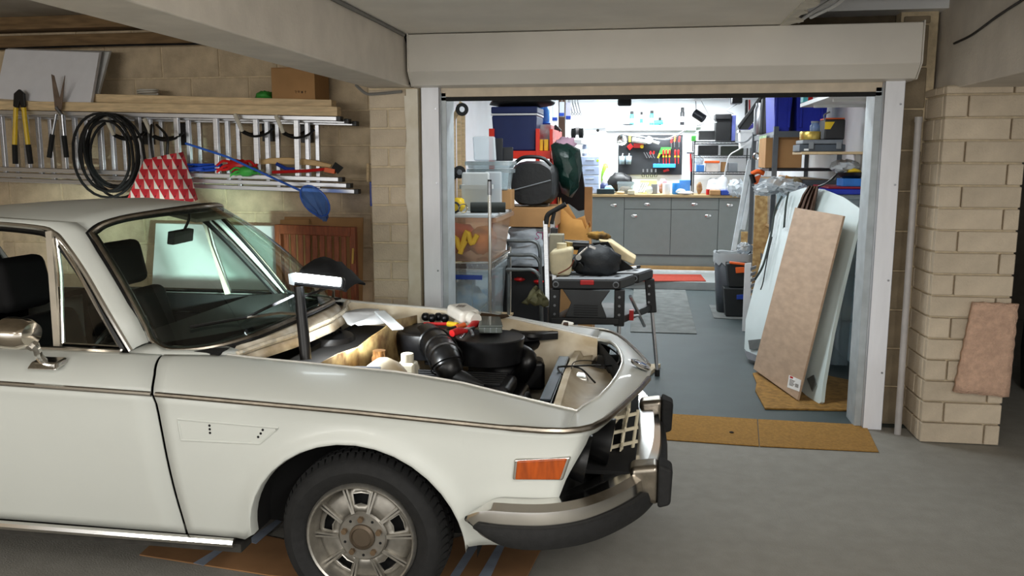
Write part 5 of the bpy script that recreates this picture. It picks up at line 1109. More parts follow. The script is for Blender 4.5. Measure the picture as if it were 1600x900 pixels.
# green bin bag with pink cloth, black trousers
gb = thing('bin_bag', 'dark green plastic bag bulging with pink cloth hanging from the left wall shelf', 'bag', aY(885, 305, 6.86))
out = [(863, 224), (872, 218), (890, 222), (905, 234), (908, 262), (904, 292), (892, 308), (878, 300), (868, 268)]
b = B(); cen = aY(886, 262, 6.86); rows = []
for d, s in ((-.10, .35), (-.085, .7), (-.03, .95), (.03, 1), (.1, .9), (.12, .5)):
    rows.append([lerp(cen, aY(x, y, 6.86), s) + V((.014 * math.sin(i * 3 + d * 40), d + .02 * math.sin(i * 2.2 + d * 30), .01 * math.sin(i * 5 + d * 20))) for i, (x, y) in enumerate(out)])
b.grid(rows, True); b.poly(rows[0][::-1]); b.poly(rows[-1]); b.out('bag_body', M('green_film', (18, 46, 40), .3, var=.3, bump=.6, bscale=22), gb, ang=50)
crumple('pink_cloth', aY(884, 224, 6.88), (.085, .06, .05), M('pink_cloth', (196, 160, 180), .9), 'pink cloth poking out of the top of the green bag', 'cloth', 3, .2)
B().prism([aY(x, y, 7.36) for x, y in [(866, 250), (902, 236), (909, 262), (918, 327), (904, 330), (888, 318), (866, 330)]], (0, .05, 0)).out('jacket', M('black_cloth2', (12, 13, 15), .85), bev=.01, label='black jacket hanging behind the dark green bag', cat='jacket')
t = thing('hand_tool', 'black and red tool hanging above the green bag', 'tool', aY(870, 205, 7.5))
B().prism([aY(x, y, 7.5) for x, y in [(864, 198), (868, 194), (877, 203), (872, 208), (872, 218), (864, 220)]], (0, .05, 0)).out('tool_body', m_black, t, bev=.008); B().bar(aY(866, 206, 7.49), aY(868, 212, 7.49), .02, .02, (0, 1, 0)).out('tool_grip', m_red, t)
B().box(aY(874, 0, 8.6).x, aY(884, 0, 8.6).x, 8.6, 8.7, 1.75, 2.38).out('bracket_post', M('brown_board', (96, 72, 58), .7), label='brown upright post behind the hanging packets', cat='post')
for k in range(4):
    p = aY(890 + 4.2 * k, 166, 9.0); t = thing('spanner', ['first', 'second', 'third', 'fourth'][k] + ' from the left of four spanners hanging near the ceiling on the left', 'spanner', p, group='hanging spanners')
    B().bar(p + V((0, 0, .04)), p + V((.03, 0, -.07)), .012, .006, (0, 1, 0)).out('shank', m_steel, t); B().tube([p + V((0, 0, .03)), V((p.x, p.y, 2.42))], .003, 5).out('hanging_cord', m_grey, t); B().lathe([(.008, -.004), (.016, -.004), (.016, .004), (.008, .004)], p + V((.032, 0, -.08)), (0, 1, 0), 10, caps=False).out('ring_end', m_steel, t)
t = thing('bench_grinder', 'small grinder with two dark wheels on a bracket above the white drawers', 'grinder', aY(903, 205, 10.6))
for px in (896, 908): B().lathe([(.03, -.03), (.06, -.025), (.06, .025), (.03, .03)], aY(px, 208, 10.5), (1, 0, 0), 16).out('grinding_wheel', m_rubber, t)
B().cyl(aY(897, 205, 10.55), aY(907, 205, 10.55), .05, n=16).out('motor', M('pale_metal', (196, 190, 190), .4), t, bev=.006); B().box(aY(890, 0, 10.6).x, aY(912, 0, 10.6).x, 10.5, 11.9, aY(900, 224, 10.6).z, aY(900, 219, 10.6).z).out('bracket', m_wht, t)
# folding workbench
wbn = thing('workbench', 'black folding workbench with grey slotted top and silver feet', 'workbench', (-.25, 6.3, 0))
m_wbk = M('bench_black', (26, 27, 29), .5, var=.2); m_wtop = M('bench_grey', (150, 154, 158), .5, var=.05)
ZB = .80
A1, A2, A3, A4 = aZ(862, 436, ZB), aZ(969, 437, ZB), aZ(1021, 420, ZB), aZ(905, 418, ZB)
def wpt(u, v): return lerp(lerp(A1, A2, u), lerp(A4, A3, u), v)
for (v0, v1) in ((0, .44), (.54, 1)):
    P_ = [wpt(0, v0), wpt(1, v0), wpt(1, v1), wpt(0, v1)]
    s_ = B().prism([p + V((0, 0, -.07)) for p in P_], (0, 0, .066)).out('jaw_beam', m_wbk, wbn, bev=.012, seg=3)
    B().prism([lerp(p, sum(P_, V()) / 4, .05) + V((0, 0, -.003)) for p in P_], (0, 0, .006)).out('top_board', m_wtop, wbn, bev=.004, label='grey slotted top board')
    for u in (.12, .35, .6, .85): 
        vm = lerp(v0, v1, .5); B().prism([wpt(u - .03, vm - .04) + V((0, 0, .0035)), wpt(u + .03, vm - .04) + V((0, 0, .0035)), wpt(u + .03, vm + .04) + V((0, 0, .0035)), wpt(u - .03, vm + .04) + V((0, 0, .0035))], (0, 0, .001)).out('slot', m_dark, s_)
    for u in (.06, .94): B().tube([wpt(u, v0) + V((.018 * math.cos(a), -.004, -.036 + .018 * math.sin(a))) for a in [k * PI / 6 for k in range(12)]], .004, 5, True).out('clamp_ring', m_grey, s_)
def legp(u, v, z, sp=0): p = wpt(u, v); return V((p.x + sp, p.y, z))
for u, v, su in ((.03, .05, -.01), (.97, .05, .0), (.97, .95, .03), (.03, .95, -.02)):
    l = B().bar(legp(u, v, ZB - .07), legp(u, v, .48, su * .8), .07, .05, (0, 1, 0)).out('leg', m_wbk, wbn, bev=.008)
    b = B().tube([legp(u, v, .50, su * .8), legp(u, v, .02, su * 2.5)], .014, 10); lf = b.out('silver_leg', m_alu, l); B().cyl(legp(u, v, 0.0, su * 2.5), legp(u, v, .05, su * 2.5), .02, n=10).out('rubber_foot', m_rubber, l)
    for z in (.56, .62, .68): B().cyl(legp(u, v, z) + V((0, -.03, 0)), legp(u, v, z) + V((0, -.024, 0)), .009, n=8).out('rivet', m_steel, l)
P_ = [wpt(-.02, .0), wpt(1.0, .0), wpt(1.03, 1.0), wpt(0, 1.0)]
B().prism([V((p.x, p.y, .49)) for p in P_], (0, 0, .05)).out('lower_tray', m_wbk, wbn, bev=.01)
b = B(); a = wpt(.28, .02); c = wpt(.72, .02)
b.prism([V((a.x - .06, a.y - .01, .73)), V((c.x + .06, a.y - .01, .73)), V((c.x, a.y - .01, .64)), V((c.x + .04, a.y - .01, .54)), V((a.x - .04, a.y - .01, .54)), V((a.x, a.y - .01, .64))], (0, .03, 0)); b.out('side_panel', M('bench_darkgrey', (54, 56, 58), .5), wbn, bev=.006)
for k in range(5): B().box(a.x + .02, c.x - .02, a.y - .016, a.y - .009, .555 + .016 * k, .562 + .016 * k).out('panel_rib', m_wbk, wbn)
B().bar(wpt(.42, .0) + V((0, -.01, -.02)), wpt(.62, .0) + V((0, -.01, -.02)), .02, .03).out('red_clamp', m_red, wbn, bev=.004)
for u in (1.0,): B().tube([V((wpt(1, .3).x, wpt(1, .3).y, .66)), V((wpt(1, .75).x, wpt(1, .75).y, .40))], .012, 8).out('strut', m_alu, wbn); B().ob(wpt(1.0, .3) + V((.01, 0, -.27)), (.03, .05, .07)).out('red_latch', m_red, wbn); B().tube([wpt(1.02, .3) + V((0, 0, -.28)), wpt(1.1, .35) + V((0, 0, -.28))], .01, 8).out('pedal', m_alu, wbn)
P_ = [aZ(x, y, .002) for x, y in [(1010, 575), (1032, 574), (1012, 590), (1000, 588)]]; B().prism(P_, (0, 0, .03)).out('wooden_wedge', M('pale_wedge', (196, 182, 156), .8), label='pale wedge on the floor under the workbench foot', cat='wedge')
# things on the workbench
et = thing('coolant_tank', 'yellowed cream plastic coolant tank with two caps on the workbench', 'tank', aZ(876, 428, ZB))
x0, x1, z0, z1 = rc(858, 388, 894, 424, 5.62); m_crm = M('yellowed_plastic', (214, 202, 168), .4, var=.12)
b = B().hexa([(x0 + .01, 5.62, ZB + .004), (x1 - .01, 5.62, ZB + .004), (x1 - .01, 5.78, ZB + .004), (x0 + .01, 5.78, ZB + .004), (x0, 5.60, z1 - .02), (x1, 5.60, z1 + .01), (x1, 5.78, z1 + .01), (x0, 5.78, z1 - .02)]); b.out('tank_body', m_crm, et, bev=.03, seg=4)
B().cyl(((x0 + x1) / 2, 5.68, z1 - .01), ((x0 + x1) / 2, 5.68, z1 + .03), .035, n=16).out('filler_cap', m_crm, et, bev=.004); B().cyl(aY(887, 390, 5.74), aY(889, 378, 5.74), .028, n=14).out('filler_cap', M('brass_cap', (150, 130, 80), .4, .4), et)
B().tube(smooth_pts([aY(897, 406, 5.59), aY(890, 418, 5.59), aY(872, 428, 5.59)], 5), .005, 6).out('wire', M('brown_wire', (110, 60, 40), .6), et)
sp_ = B().lathe([(.02, -.03), (.055, -.03), (.055, -.024), (.03, -.02), (.03, .02), (.055, .024), (.055, .03), (.02, .03)], V((aY(897, 378, 5.92).x, 5.92, ZB + .066)), (.3, -1, .2), 20); sp_.out('wire_reel', m_grey, label='grey wire reel behind the cream tank', cat='reel')
x0, x1, z0, z1 = rc(858, 366, 880, 388, 5.86); 
B().box(x0 + .0, x1, 5.86, 5.95, ZB + .004, z1).out('tin_box', M('drab_metal', (150, 146, 128), .5, .3), bev=.008, label='drab metal tin behind the cream coolant tank', cat='tin')
bb = thing('tool_bag', 'black folded tool bag slumped on the workbench', 'bag', aZ(930, 430, ZB))
c = aY(928, 406, 5.78); b = B().ball(c + V((.02, 0, -.02)), (.17, .13, .13), 18, .10, 9); b.out('bag_body', M('black_bag', (20, 24, 28), .55, var=.3, bump=.5, bscale=20), bb, ang=180)
for k, (px, py) in enumerate([(893, 412), (905, 418), (915, 424)]): B().cyl(aY(px, py, 5.68), aY(px + 12, py - 6, 5.76), .036, n=14).out('tube_pocket', m_black, bb, bev=.006)
B().tube([aY(882, 382, 5.80), aY(920, 384, 5.80)], .035, 12).out('roll_end', m_lead, bb)
t = thing('chrome_lever', 'chrome lever lying across the black tool bag', 'tool', aY(912, 395, 5.62)); B().bar(aY(918, 386, 5.62), aY(902, 400, 5.62), .02, .014).out('lever_arm', m_chrome, t, bev=.004); B().lathe([(.02, -.008), (.02, .008)], aY(904, 402, 5.61), (0, 1, 0), 12).out('lever_eye', m_chrome, t); B().bar(aY(920, 384, 5.63), aY(930, 388, 5.64), .03, .016).out('lever_clamp', m_chrome, t)
b = B(); P_ = [aY(x, y, 5.86) for x, y in [(935, 374), (955, 378), (984, 398), (994, 404), (990, 414), (975, 408), (948, 400)]]; b.prism(P_, (0, .12, .01)); b.out('foam_block', M('cut_foam', (214, 196, 158), .9, var=.1), bev=.01, label='pale foam block with torn black backing at the rear of the workbench', cat='foam')
P_ = [aY(x, y, 5.83) for x, y in [(926, 380), (950, 378), (966, 402), (990, 420), (960, 426), (938, 426)]]; b = B().prism(P_, (0, .03, 0)); b.out('foam_backing', M('torn_black', (16, 16, 16), .9), label='torn black felt sheet in front of the pale foam block', cat='felt')
crumple('rag', aY(935, 368, 5.93), (.08, .06, .03), M('dark_rag', (34, 30, 26), .9, col2=(160, 120, 50)), 'dark rag with yellow stains at the back of the workbench', 'rag', 4, .2)
t = thing('marker_pen', 'black and white marker pen lying on the workbench top', 'pen', aZ(988, 418, ZB)); B().tube([aZ(980, 420, ZB + .015), aZ(993, 417.5, ZB + .015)], .011, 10).out('barrel', m_wht, t); B().tube([aZ(993, 417.5, ZB + .015), aZ(999, 416.4, ZB + .015)], .0115, 10).out('pen_cap', m_black, t)
# ================================================================ BACK OF THE GARAGE
m_cab = M('cabinet_grey', (122, 127, 124), .5, var=.03)
m_cabe = M('cabinet_carcass', (90, 94, 94), .5, var=.03)
CY = 11.40
edges = [(880, 975), (975, 1048), (1048, 1122), (1122, 1172)]
labs = ['grey base cabinet at the left end of the worktop with one full-height door', 'grey base cabinet second from the left under the worktop with a drawer', 'grey base cabinet third from the left under the worktop with a drawer', 'grey base cabinet at the right end of the worktop behind the grey bin']
def cup(p, par):
    b = B().lathe([(.034, 0), (.038, .004), (.038, .014), (.02, .022), (.001, .024)], p, (0, -1, 0), 18)
    for v in b.m.verts: v.co.z = p.z + (v.co.z - p.z) * .55; v.co.x = p.x + (v.co.x - p.x) * 1.1
    h = b.out('cup_handle', m_chrome, par); B().ob(p + V((0, -.026, -.004)), (.03, .008, .012)).out('handle_grip', m_steel, par)
ZT_, ZC = 1.095, .32
for k, (pa, pb) in enumerate(edges):
    xa, xb = aY(pa, 350, CY).x, aY(pb, 350, CY).x; c = thing('base_cabinet', labs[k], 'cabinet', ((xa + xb) / 2, 11.7, .10), group='grey base cabinets')
    B().box(xa, xb, CY + .02, 11.96, .30, ZT_).out('carcass', m_cabe, c)
    B().box(xa, xb, CY + .03, 11.9, .10, .30).out('plinth', m_cab, c)
    zd = aY(1011, 327, CY).z
    def front(name, x0, x1, z0, z1, hp):
        d = B().box(x0 + .003, x1 - .003, CY, CY + .02, z0 + .003, z1 - .003).out(name, m_cab, c, bev=.003); cup(aY(hp[0], hp[1], CY), d)
    if k in (1, 2):
        front('drawer', xa, xb, zd, ZT_, (1011 if k == 1 else 1085, 319)); front('door', xa, xb, ZC, zd, (991 if k == 1 else 1106, 337))
    else: front('door', xa, xb, ZC, ZT_, (959 if k == 0 else 1140, 320.5))
xa, xb = aY(880, 305, CY).x, aY(1176, 305, CY).x
B().box(xa, min(xb, 1.6), CY - .05, 11.965, ZT_ + .001, ZT_ + .036).out('worktop', M('oak_worktop', (176, 150, 106), .5, var=.15, scale=5, stretch=(1, 10, 10)), bev=.004, label='long oak worktop running over the grey base cabinets', cat='worktop')
WT_ = ZT_ + .037
B().box(-1.0, 1.58, CY - .02, CY + .015, .102, .17).out('skirting_board', M('oak_strip', (176, 140, 90), .6), label='oak strip along the foot of the grey cabinets', cat='trim')
# wall shelf with light strip under it
WY = 11.965
x0, x1, z0, z1 = rc(909, 199, 1096, 205, 11.7); SZ = aY(1000, 196, 11.72).z
sh_ = thing('wall_shelf', 'long white wall shelf above the worktop with a strip light under it', 'shelf', ((x0 + x1) / 2, 11.85, SZ))
B().box(x0, x1, 11.70, WY, SZ - .03, SZ).out('shelf_board', m_wht, sh_, bev=.003)
B().box(x0, x1, 11.74, 11.76, SZ - .10, SZ - .03).out('shelf_apron', m_wht, sh_); B().cyl((aY(934, 203, 11.73).x, 11.74, SZ - .065), (aY(934, 203, 11.73).x, 11.732, SZ - .065), .02, n=14).out('cable_hole', m_dark, sh_)
a_, c_ = aY(946, 200, 11.7).x, aY(1088, 200, 11.7).x
B().box(a_, c_, 11.68, 11.74, SZ - .075, SZ - .035).out('light_batten', M('batten_grey', (150, 152, 152), .4), sh_, bev=.004)
B().box(a_ + .02, c_ - .02, 11.77, 11.80, SZ - .09, SZ - .07).out('light_tube', M('tube_white', (240, 250, 255), .5, emit=6, var=0), sh_)
area('shelf_lamp', ((a_ + c_) / 2, 11.78, SZ - .105), (c_ - a_, .04), 22, (.90, .97, 1))
def can(px, y0, mat, label, Y=11.8, r=None, base=None, capm=None, cat='can', **k):
    z = SZ if base is None else base; h = aY(sum(px) / 2, y0, Y).z - z; xx = aY(sum(px) / 2, y0, Y).x; r = r or abs(aY(px[1], y0, Y).x - aY(px[0], y0, Y).x) / 2
    t = thing('spray_can', label, cat, (xx, Y, z), **k)
    B().lathe([(r * .95, 0), (r, .005), (r, h * .72), (r * .7, h * .8)], (xx, Y, z), n=14).out('can_body', mat, t); B().lathe([(r * .75, h * .8), (r * .75, h * .97), (r * .6, h)], (xx, Y, z), n=14).out('can_cap', capm or m_black, t)
    B().lathe([(r * 1.01, h * .2), (r * 1.01, h * .5)], (xx, Y, z), n=14, caps=False).out('can_label', m_cyan if mat is m_wht else m_wht, t)
can((984, 991), 174, M('teal_can', (70, 200, 210), .4), 'teal spray can at the left end of the wall shelf')
can((1015, 1022), 173, M('teal_can', (0, 0, 0)), 'teal spray can in the middle of the wall shelf')
can((1000, 1005), 175, m_wht, 'slim white spray bottle between the two teal spray cans', cat='bottle')
can((1063, 1070), 168, M('black_can', (30, 30, 34), .4), 'tall black spray can at the right end of the wall shelf')
t = thing('trigger_sprayer', 'small teal and black trigger sprayer lying on the wall shelf', 'sprayer', aY(1030, 188, 11.8))
B().cyl((aY(1022, 188, 11.8).x, 11.8, SZ + .035), (aY(1036, 188, 11.8).x, 11.8, SZ + .045), .033, n=12).out('bottle', m_cyan, t); B().box(aY(1034, 0, 11.8).x, aY(1038, 0, 11.8).x, 11.78, 11.82, SZ + .005, SZ + .11).out('trigger', m_black, t)
crumple('soap_bar', (aY(985, 0, 11.75).x, 11.72, SZ + .012), (.08, .02, .012), M('dark_tray', (0, 0, 0)), 'thin dark strip lying on the front edge of the wall shelf', 'strip', 3, .05)
# ceiling fixture and hanging lamp
B().ob(aY(976, 160, 11.2), (.18, .12, .09)).out('bracket', m_dark, bev=.02, label='black bracket on the ceiling above the wall shelf', cat='bracket')
hl = thing('hanging_lamp', 'black cylindrical lamp hanging tilted from the ceiling above the worktop', 'lamp', aY(1092, 180, 10.8))
p, q = aY(1085, 176, 10.8), aY(1100, 186, 10.75); B().cyl(p, q, .055, n=18).out('lamp_body', M('lamp_black', (28, 30, 36), .3, .4), hl, bev=.008)
B().tube([aY(1088, 174, 10.8), aY(1087, 158, 10.8), V((aY(1087, 158, 10.8).x, 10.8, 2.42))], .006, 6).out('suspension_wire', m_grey, hl); B().tube([aY(1096, 158, 10.8), aY(1112, 188, 10.9)], .003, 5).out('suspension_wire', m_black, hl); B().lathe([(.06, 0), (.05, .03)], aY(1090, 158, 10.8), n=14).out('ceiling_rose', m_wht, hl)
cable('extension_lead', [aY(980, 211, 11.6), aY(1010, 215, 11.6), aY(1040, 217, 11.55), aY(1060, 209, 11.5), aY(1085, 198, 11.3), aY(1120, 191, 11.2)], .008, m_wht, 'white electric lead draped along the wall shelf to the black tower')
cable('extension_lead', [aY(984, 209, 11.58), aY(1030, 218, 11.52), aY(1052, 216, 11.5), aY(1072, 203, 11.4), aY(1100, 193, 11.2)], .006, m_grey, 'grey electric lead draped beside the white lead under the wall shelf')
# pegboard with tools
x0, x1, z0, z1 = rc(966, 211, 1066, 273, 11.93)
pb = B().box(x0, x1, 11.93, 11.955, z0, z1).out('pegboard', M('pegboard_black', (32, 34, 38), .6), bev=.003, label='black tool board fixed to the back wall above the worktop', cat='board')
PYt = 11.90
p = lambda x, y, Y=PYt: aY(x, y, Y)
t = thing('work_lamp_head', 'round chromed lamp head hanging at the upper left of the tool board', 'lamp', p(972, 218))
B().lathe([(.02, -.07), (.065, -.04), (.075, 0), (.07, .01), (.04, -.01), (.001, -.012)], p(972, 219, 11.82), (-.2, -1, 0), 22).out('reflector', m_chrome, t); B().lathe([(.076, -.006), (.08, 0), (.076, .01)], p(972, 219, 11.82), (-.2, -1, 0), 22, caps=False).out('rim', m_black, t)
t = thing('angle_grinder', 'silver power tool hanging across the top of the tool board', 'tool', p(1000, 219))
B().cyl(p(988, 218, 11.85), p(1010, 222, 11.85), .035, .03, 14).out('motor_body', M('silver_plastic', (206, 208, 212), .35, .3), t, bev=.006); B().lathe([(.05, -.015), (.055, 0), (.05, .015)], p(1014, 219, 11.84), (0, -1, .2), 18).out('guard', M('silver_plastic', (0, 0, 0)), t); B().cyl(p(1020, 221, 11.84), p(1030, 224, 11.84), .02, n=10).out('handle', m_wht, t)
B().box(p(995, 0).x, p(1011, 0).x, 11.88, 11.93, aY(1003, 231, PYt).z, aY(1003, 224, PYt).z).out('glue_carton', m_red, bev=.004, label='red packet with yellow middle on the tool board', cat='packet')
B().lathe([(.02, 0), (.025, .004), (.001, .008)], aY(1003, 229, 11.879), (0, -1, 0), 12).out('sealing_disc', m_yel, label='small yellow disc on the red packet of the tool board', cat='disc')
b = B().prism([p(979, 229), p(985, 224), p(990, 229), p(984, 235)], (0, .02, 0)); b.out('scraper', m_red, bev=.004, label='red square scraper hanging below the round lamp head', cat='scraper')
B().bar(p(984, 212), p(984, 222), .03, .02, (0, 1, 0)).out('tape_measure', m_yel, bev=.004, label='small yellow tool hanging between lamp head and silver power tool', cat='tool')
for k, px in enumerate((972, 982)):
    c = p(px, 250, 11.86); t = thing('storage_cup', ('left' if k == 0 else 'right') + ' of two grey hanging cups at the left of the tool board', 'cup', c, group='grey cups')
    B().lathe([(.034, -.06), (.042, .05)], c, n=16, caps=False).out('cup_body', M('cup_grey', (132, 150, 158), .45), t, thick=.003); B().lathe([(.043, .045), (.046, .05), (.043, .055)], c, n=16, caps=False).out('cup_rim', M('cup_grey', (0, 0, 0)), t); B().bar(c + V((0, -.01, .04)), c + V((.01, -.005, .09)), .012, .012, (0, 1, 0)).out('contents', m_wht, t)
# screwdrivers (red and yellow handles) in two groups, heads up
xs = [1036.5, 1041, 1046, 1055, 1060]
n_ = 0; ordn = ['first', 'second', 'third', 'fourth', 'fifth']
for row, (yt, yb) in enumerate(((235, 250), )):
    for k, px in enumerate(xs):
        c = p(px, 242, 11.87); s = thing('insulated_screwdriver', ordn[k] + ' from the left in the row of red and yellow screwdrivers on the tool board', 'screwdriver', c, group='insulated screwdrivers')
        B().lathe([(.006, -.035), (.011, -.03), (.012, .0), (.014, .03), (.009, .045)], p(px, 239, 11.87), (0, 0, 1), 10).out('handle', m_red, s); B().lathe([(.0115, -.012), (.012, .012)], p(px, 244.5, 11.87), (0, 0, 1), 10).out('collar', m_yel, s); B().cyl(p(px, 247, 11.87), p(px, 256, 11.87), .006, n=8).out('shaft', m_red, s)
B().box(p(1027, 0).x, p(1063, 0).x, 11.86, 11.93, aY(1045, 262, PYt).z, aY(1045, 256, PYt).z).out('tool_rail', M('sky_blue', (50, 140, 220), .4), bev=.004, label='bright blue tool rail at the foot of the screwdriver row', cat='rail')
B().prism([p(1033, 230), p(1049, 230), p(1047, 240), p(1029, 241)], (0, .012, 0)).out('green_card', m_green, label='green card behind the screwdrivers on the tool board', cat='card')
for k, (px, y0, y1, mt, l) in enumerate([(1050, 214, 232, m_red, 'slim red-handled pliers near the top right of the tool board'), (1055, 212, 230, m_orange, 'orange-handled chisel near the top right of the tool board'), (1062, 213, 230, m_red, 'red-handled file at the top right corner of the tool board'), (1017, 236, 246, m_red, 'small red-handled knife in the middle of the tool board'), (1022, 236, 245, m_red, 'red bobbin beside the knife in the middle of the tool board'), (1031, 240, 254, m_yel, 'yellow-handled cutters left of the screwdriver row')]):
    t = thing('hand_tool', l, 'tool', p(px, y0)); B().tube([p(px, y0, 11.88), p(px + (-1 if k != 5 else -3), (y0 + y1) / 2, 11.88)], .012, 8).out('handle', mt, t); B().tube([p(px - 1, (y0 + y1) / 2, 11.88), p(px - 1, y1, 11.88)], .006, 6).out('blade', m_steel, t)
for k in range(4):
    px = 1005 + 6.5 * k; t = thing('pliers', ordn[k] + ' from the left of the grey pliers hanging under the tool board', 'pliers', p(px, 268), group='hanging pliers')
    B().bar(p(px, 264, 11.88), p(px, 269, 11.88), .02, .012, (0, 1, 0)).out('jaw', m_steel, t); B().tube(smooth_pts([p(px - .6, 269, 11.88), p(px - 2, 273, 11.88), p(px - 1, 277, 11.88)], 4), .006, 6).out('handle', m_black, t); B().tube(smooth_pts([p(px + .6, 269, 11.88), p(px + 2, 273, 11.88), p(px + 1, 277, 11.88)], 4), .006, 6).out('handle', m_black, t)
for k in range(4):
    t = thing('spanner', ordn[k] + ' from the left of four small spanners on the tool board', 'spanner', p(1007 + 4 * k, 244), group='board spanners'); B().bar(p(1006 + 4 * k, 238, 11.9), p(1011 + 4 * k, 247, 11.9), .01, .006, (0, 1, 0)).out('shank', m_steel, t)
t = thing('claw_hammer', 'red-handled claw hammer leaning upright right of the tool board', 'hammer', p(1080, 255, 11.7)); B().tube([p(1080, 268, 11.7), p(1079, 240, 11.7)], .014, 8).out('handle', m_red, t); B().cyl(p(1073, 238, 11.7), p(1084, 239, 11.7), .018, n=10).out('hammer_head', m_steel, t); B().tube([p(1080, 268, 11.7), p(1080, 290, 11.7)], .012, 8).out('grip', m_black, t)
t = thing('red_pliers', 'red wide pliers below the blue tool rail', 'pliers', p(1040, 265)); B().prism([p(1036, 266), p(1044, 263), p(1046, 267), p(1037, 269)], (0, .015, 0)).out('pliers_body', m_red, t)
# white drawer tower
x0, x1, z0, z1 = rc(906, 244, 937, 298, 11.45)
dt = thing('drawer_tower', 'white plastic drawer tower with four translucent drawers on the worktop', 'drawers', ((x0 + x1) / 2, 11.6, WT_)); z0 = WT_ + .001
B().box(x0, x1, 11.47, 11.80, z0, z1).out('tower_body', m_wht, dt, bev=.008)
for k in range(4):
    a_, c_ = lerp(z0, z1, k / 4) + .008, lerp(z0, z1, (k + 1) / 4) - .006; d = B().box(x0 + .01, x1 - .01, 11.455, 11.47, a_, c_).out('drawer', M('drawer_blue', (190, 206, 236), .3), dt, bev=.005); B().box((x0 + x1) / 2 - .06, (x0 + x1) / 2 + .06, 11.445, 11.456, (a_ + c_) / 2 - .005, (a_ + c_) / 2 + .02).out('drawer_pull', M('pull_grey', (160, 170, 190), .4), d, bev=.004)
B().cyl((x1 - .03, 11.455, z1 - .06), (x1 - .03, 11.452, z1 - .06), .018, n=12).out('sticker', M('lime', (190, 220, 60), .6), dt)
can((910, 918), 222, glass('bottle_grey', (160, 170, 190), .5, .2), 'dark clear bottle standing on the white drawer tower', Y=11.6, base=z1 + .001, cat='bottle')
crumple('plastic_bag', (aY(924, 232, 11.65).x, 11.65, z1 + .075), (.06, .06, .075), m_frost, 'clear plastic bag standing on the white drawer tower', 'bag', 4, .15)
# clutter on the worktop, left to right
def wt(name, px0, px1, y0, Y, mat, label, cat, seed=1, shape='lump', bev=.008):
    xa, xb = aY(px0, 300, Y).x, aY(px1, 300, Y).x; zt2 = aY((px0 + px1) / 2, y0, Y).z; xm = (xa + xb) / 2; h = max(zt2 - WT_, .02)
    if shape == 'lump': return B().ball((xm, Y, WT_ + h / 2 + .002), ((xb - xa) / 2, (xb - xa) / 2 * .7, h / 2), 12, .13, seed).out(name, mat, label=label, cat=cat, ang=180)
    if shape == 'box': return B().box(xa, xb, Y - .08, Y + .08, WT_ + .001, zt2).out(name, mat, label=label, cat=cat, bev=bev)
    if shape == 'tub': return tub(label, xa, xb, Y - .09, Y + .09, WT_ + .001, zt2, mat=mat, tp=.012, name=name, cat=cat, rim=.006)
    if shape == 'cyl': return B().lathe([((xb - xa) / 2 * .9, 0), ((xb - xa) / 2, .01), ((xb - xa) / 2, h), ((xb - xa) / 2 * .8, h)], (xm, Y, WT_ + .001), n=16).out(name, mat, label=label, cat=cat)
wt('rag', 924, 934, 296, 11.5, m_wht, 'small crumpled white rag at the left end of the worktop', 'rag', 2)
wt('blue_bag', 936, 952, 286, 11.65, M('navy_plastic', (0, 0, 0)), 'navy crumpled bag beside the white drawer tower', 'bag', 3)
wt('tool_case', 933, 960, 295, 11.45, M('dark_teal', (26, 44, 48), .5), 'dark low tool case at the front left of the worktop', 'case', shape='box')
wt('hand_plane', 944, 958, 290, 11.43, M('pale_blue', (150, 200, 220), .4), 'pale blue hand tool lying on the dark low tool case', 'tool', 5)
wt('clear_tub', 965, 990, 284, 11.55, m_clear, 'clear open tub of mixed parts on the worktop', 'tub', shape='tub')
wt('parts_pile', 967, 988, 291, 11.55, M('mixed_parts', (120, 90, 60), .6, col2=(60, 50, 50), scale=30), 'heap of small brown parts inside the clear open tub', 'parts', 7)
wt('black_tray', 950, 988, 270, 11.80, m_black, 'black object behind the clear open tub on the worktop', 'tray', 8)
wt('white_bag', 940, 962, 262, 11.88, m_wht, 'heap of white and green packaging at the wall left of the tool board', 'packaging', 9)
wt('green_pack', 938, 952, 255, 11.9, M('lime_green', (140, 200, 60), .5), 'lime green packet against the wall beside the drawer tower', 'packet', 10)
for k in range(4):
    p0, p1 = aY(996 + 3.4 * k, 301, 11.45), aY(1003 + 3.4 * k, 286, 11.55); t = B().bar(p0 + V((0, 0, .002)), p1, .02, .012); t.out('metal_rod', m_steel, label=ordn[k] + ' from the left of four steel rods leaning on the worktop', cat='rod', group='steel rods')
wt('wood_offcut', 962, 976, 299, 11.42, m_wood, 'pale wood offcut at the front of the worktop left of the steel rods', 'wood', 11)
wt('small_block', 981, 992, 297, 11.42, M('pale_block', (210, 200, 170), .6), 'small cream block at the front of the worktop', 'block', shape='box')
wt('foil_pack', 1009, 1020, 291, 11.45, m_frost, 'shiny clear wrapper right of the steel rods', 'wrapper', 12)
wt('yellow_stack', 1000, 1026, 281, 11.8, M('pale_yellow', (226, 220, 150), .6), 'stack of pale yellow sheets at the back of the worktop', 'papers', shape='box', bev=.003)
wt('pink_bag', 1029, 1042, 279, 11.75, M('pinkish', (206, 170, 190), .6, col2=(150, 110, 80)), 'pinkish crumpled bag in the middle of the worktop', 'bag', 13)
wt('grey_pot', 1017, 1027, 288, 11.6, m_grey, 'grey pot in the middle of the worktop', 'pot', shape='cyl')
wt('white_pot', 1035, 1047, 287, 11.45, m_wht, 'white paint pot with stained rim in the middle of the worktop', 'pot', shape='cyl')
wt('blue_pot', 1050, 1062, 286, 11.5, M('sky_blue', (1, 1, 1)), 'bright blue round pot on the worktop', 'pot', shape='cyl')
wt('blue_box', 1061, 1078, 281, 11.7, M('mid_blue', (70, 130, 200), .5), 'blue box behind the bright blue pot on the worktop', 'box', shape='box')
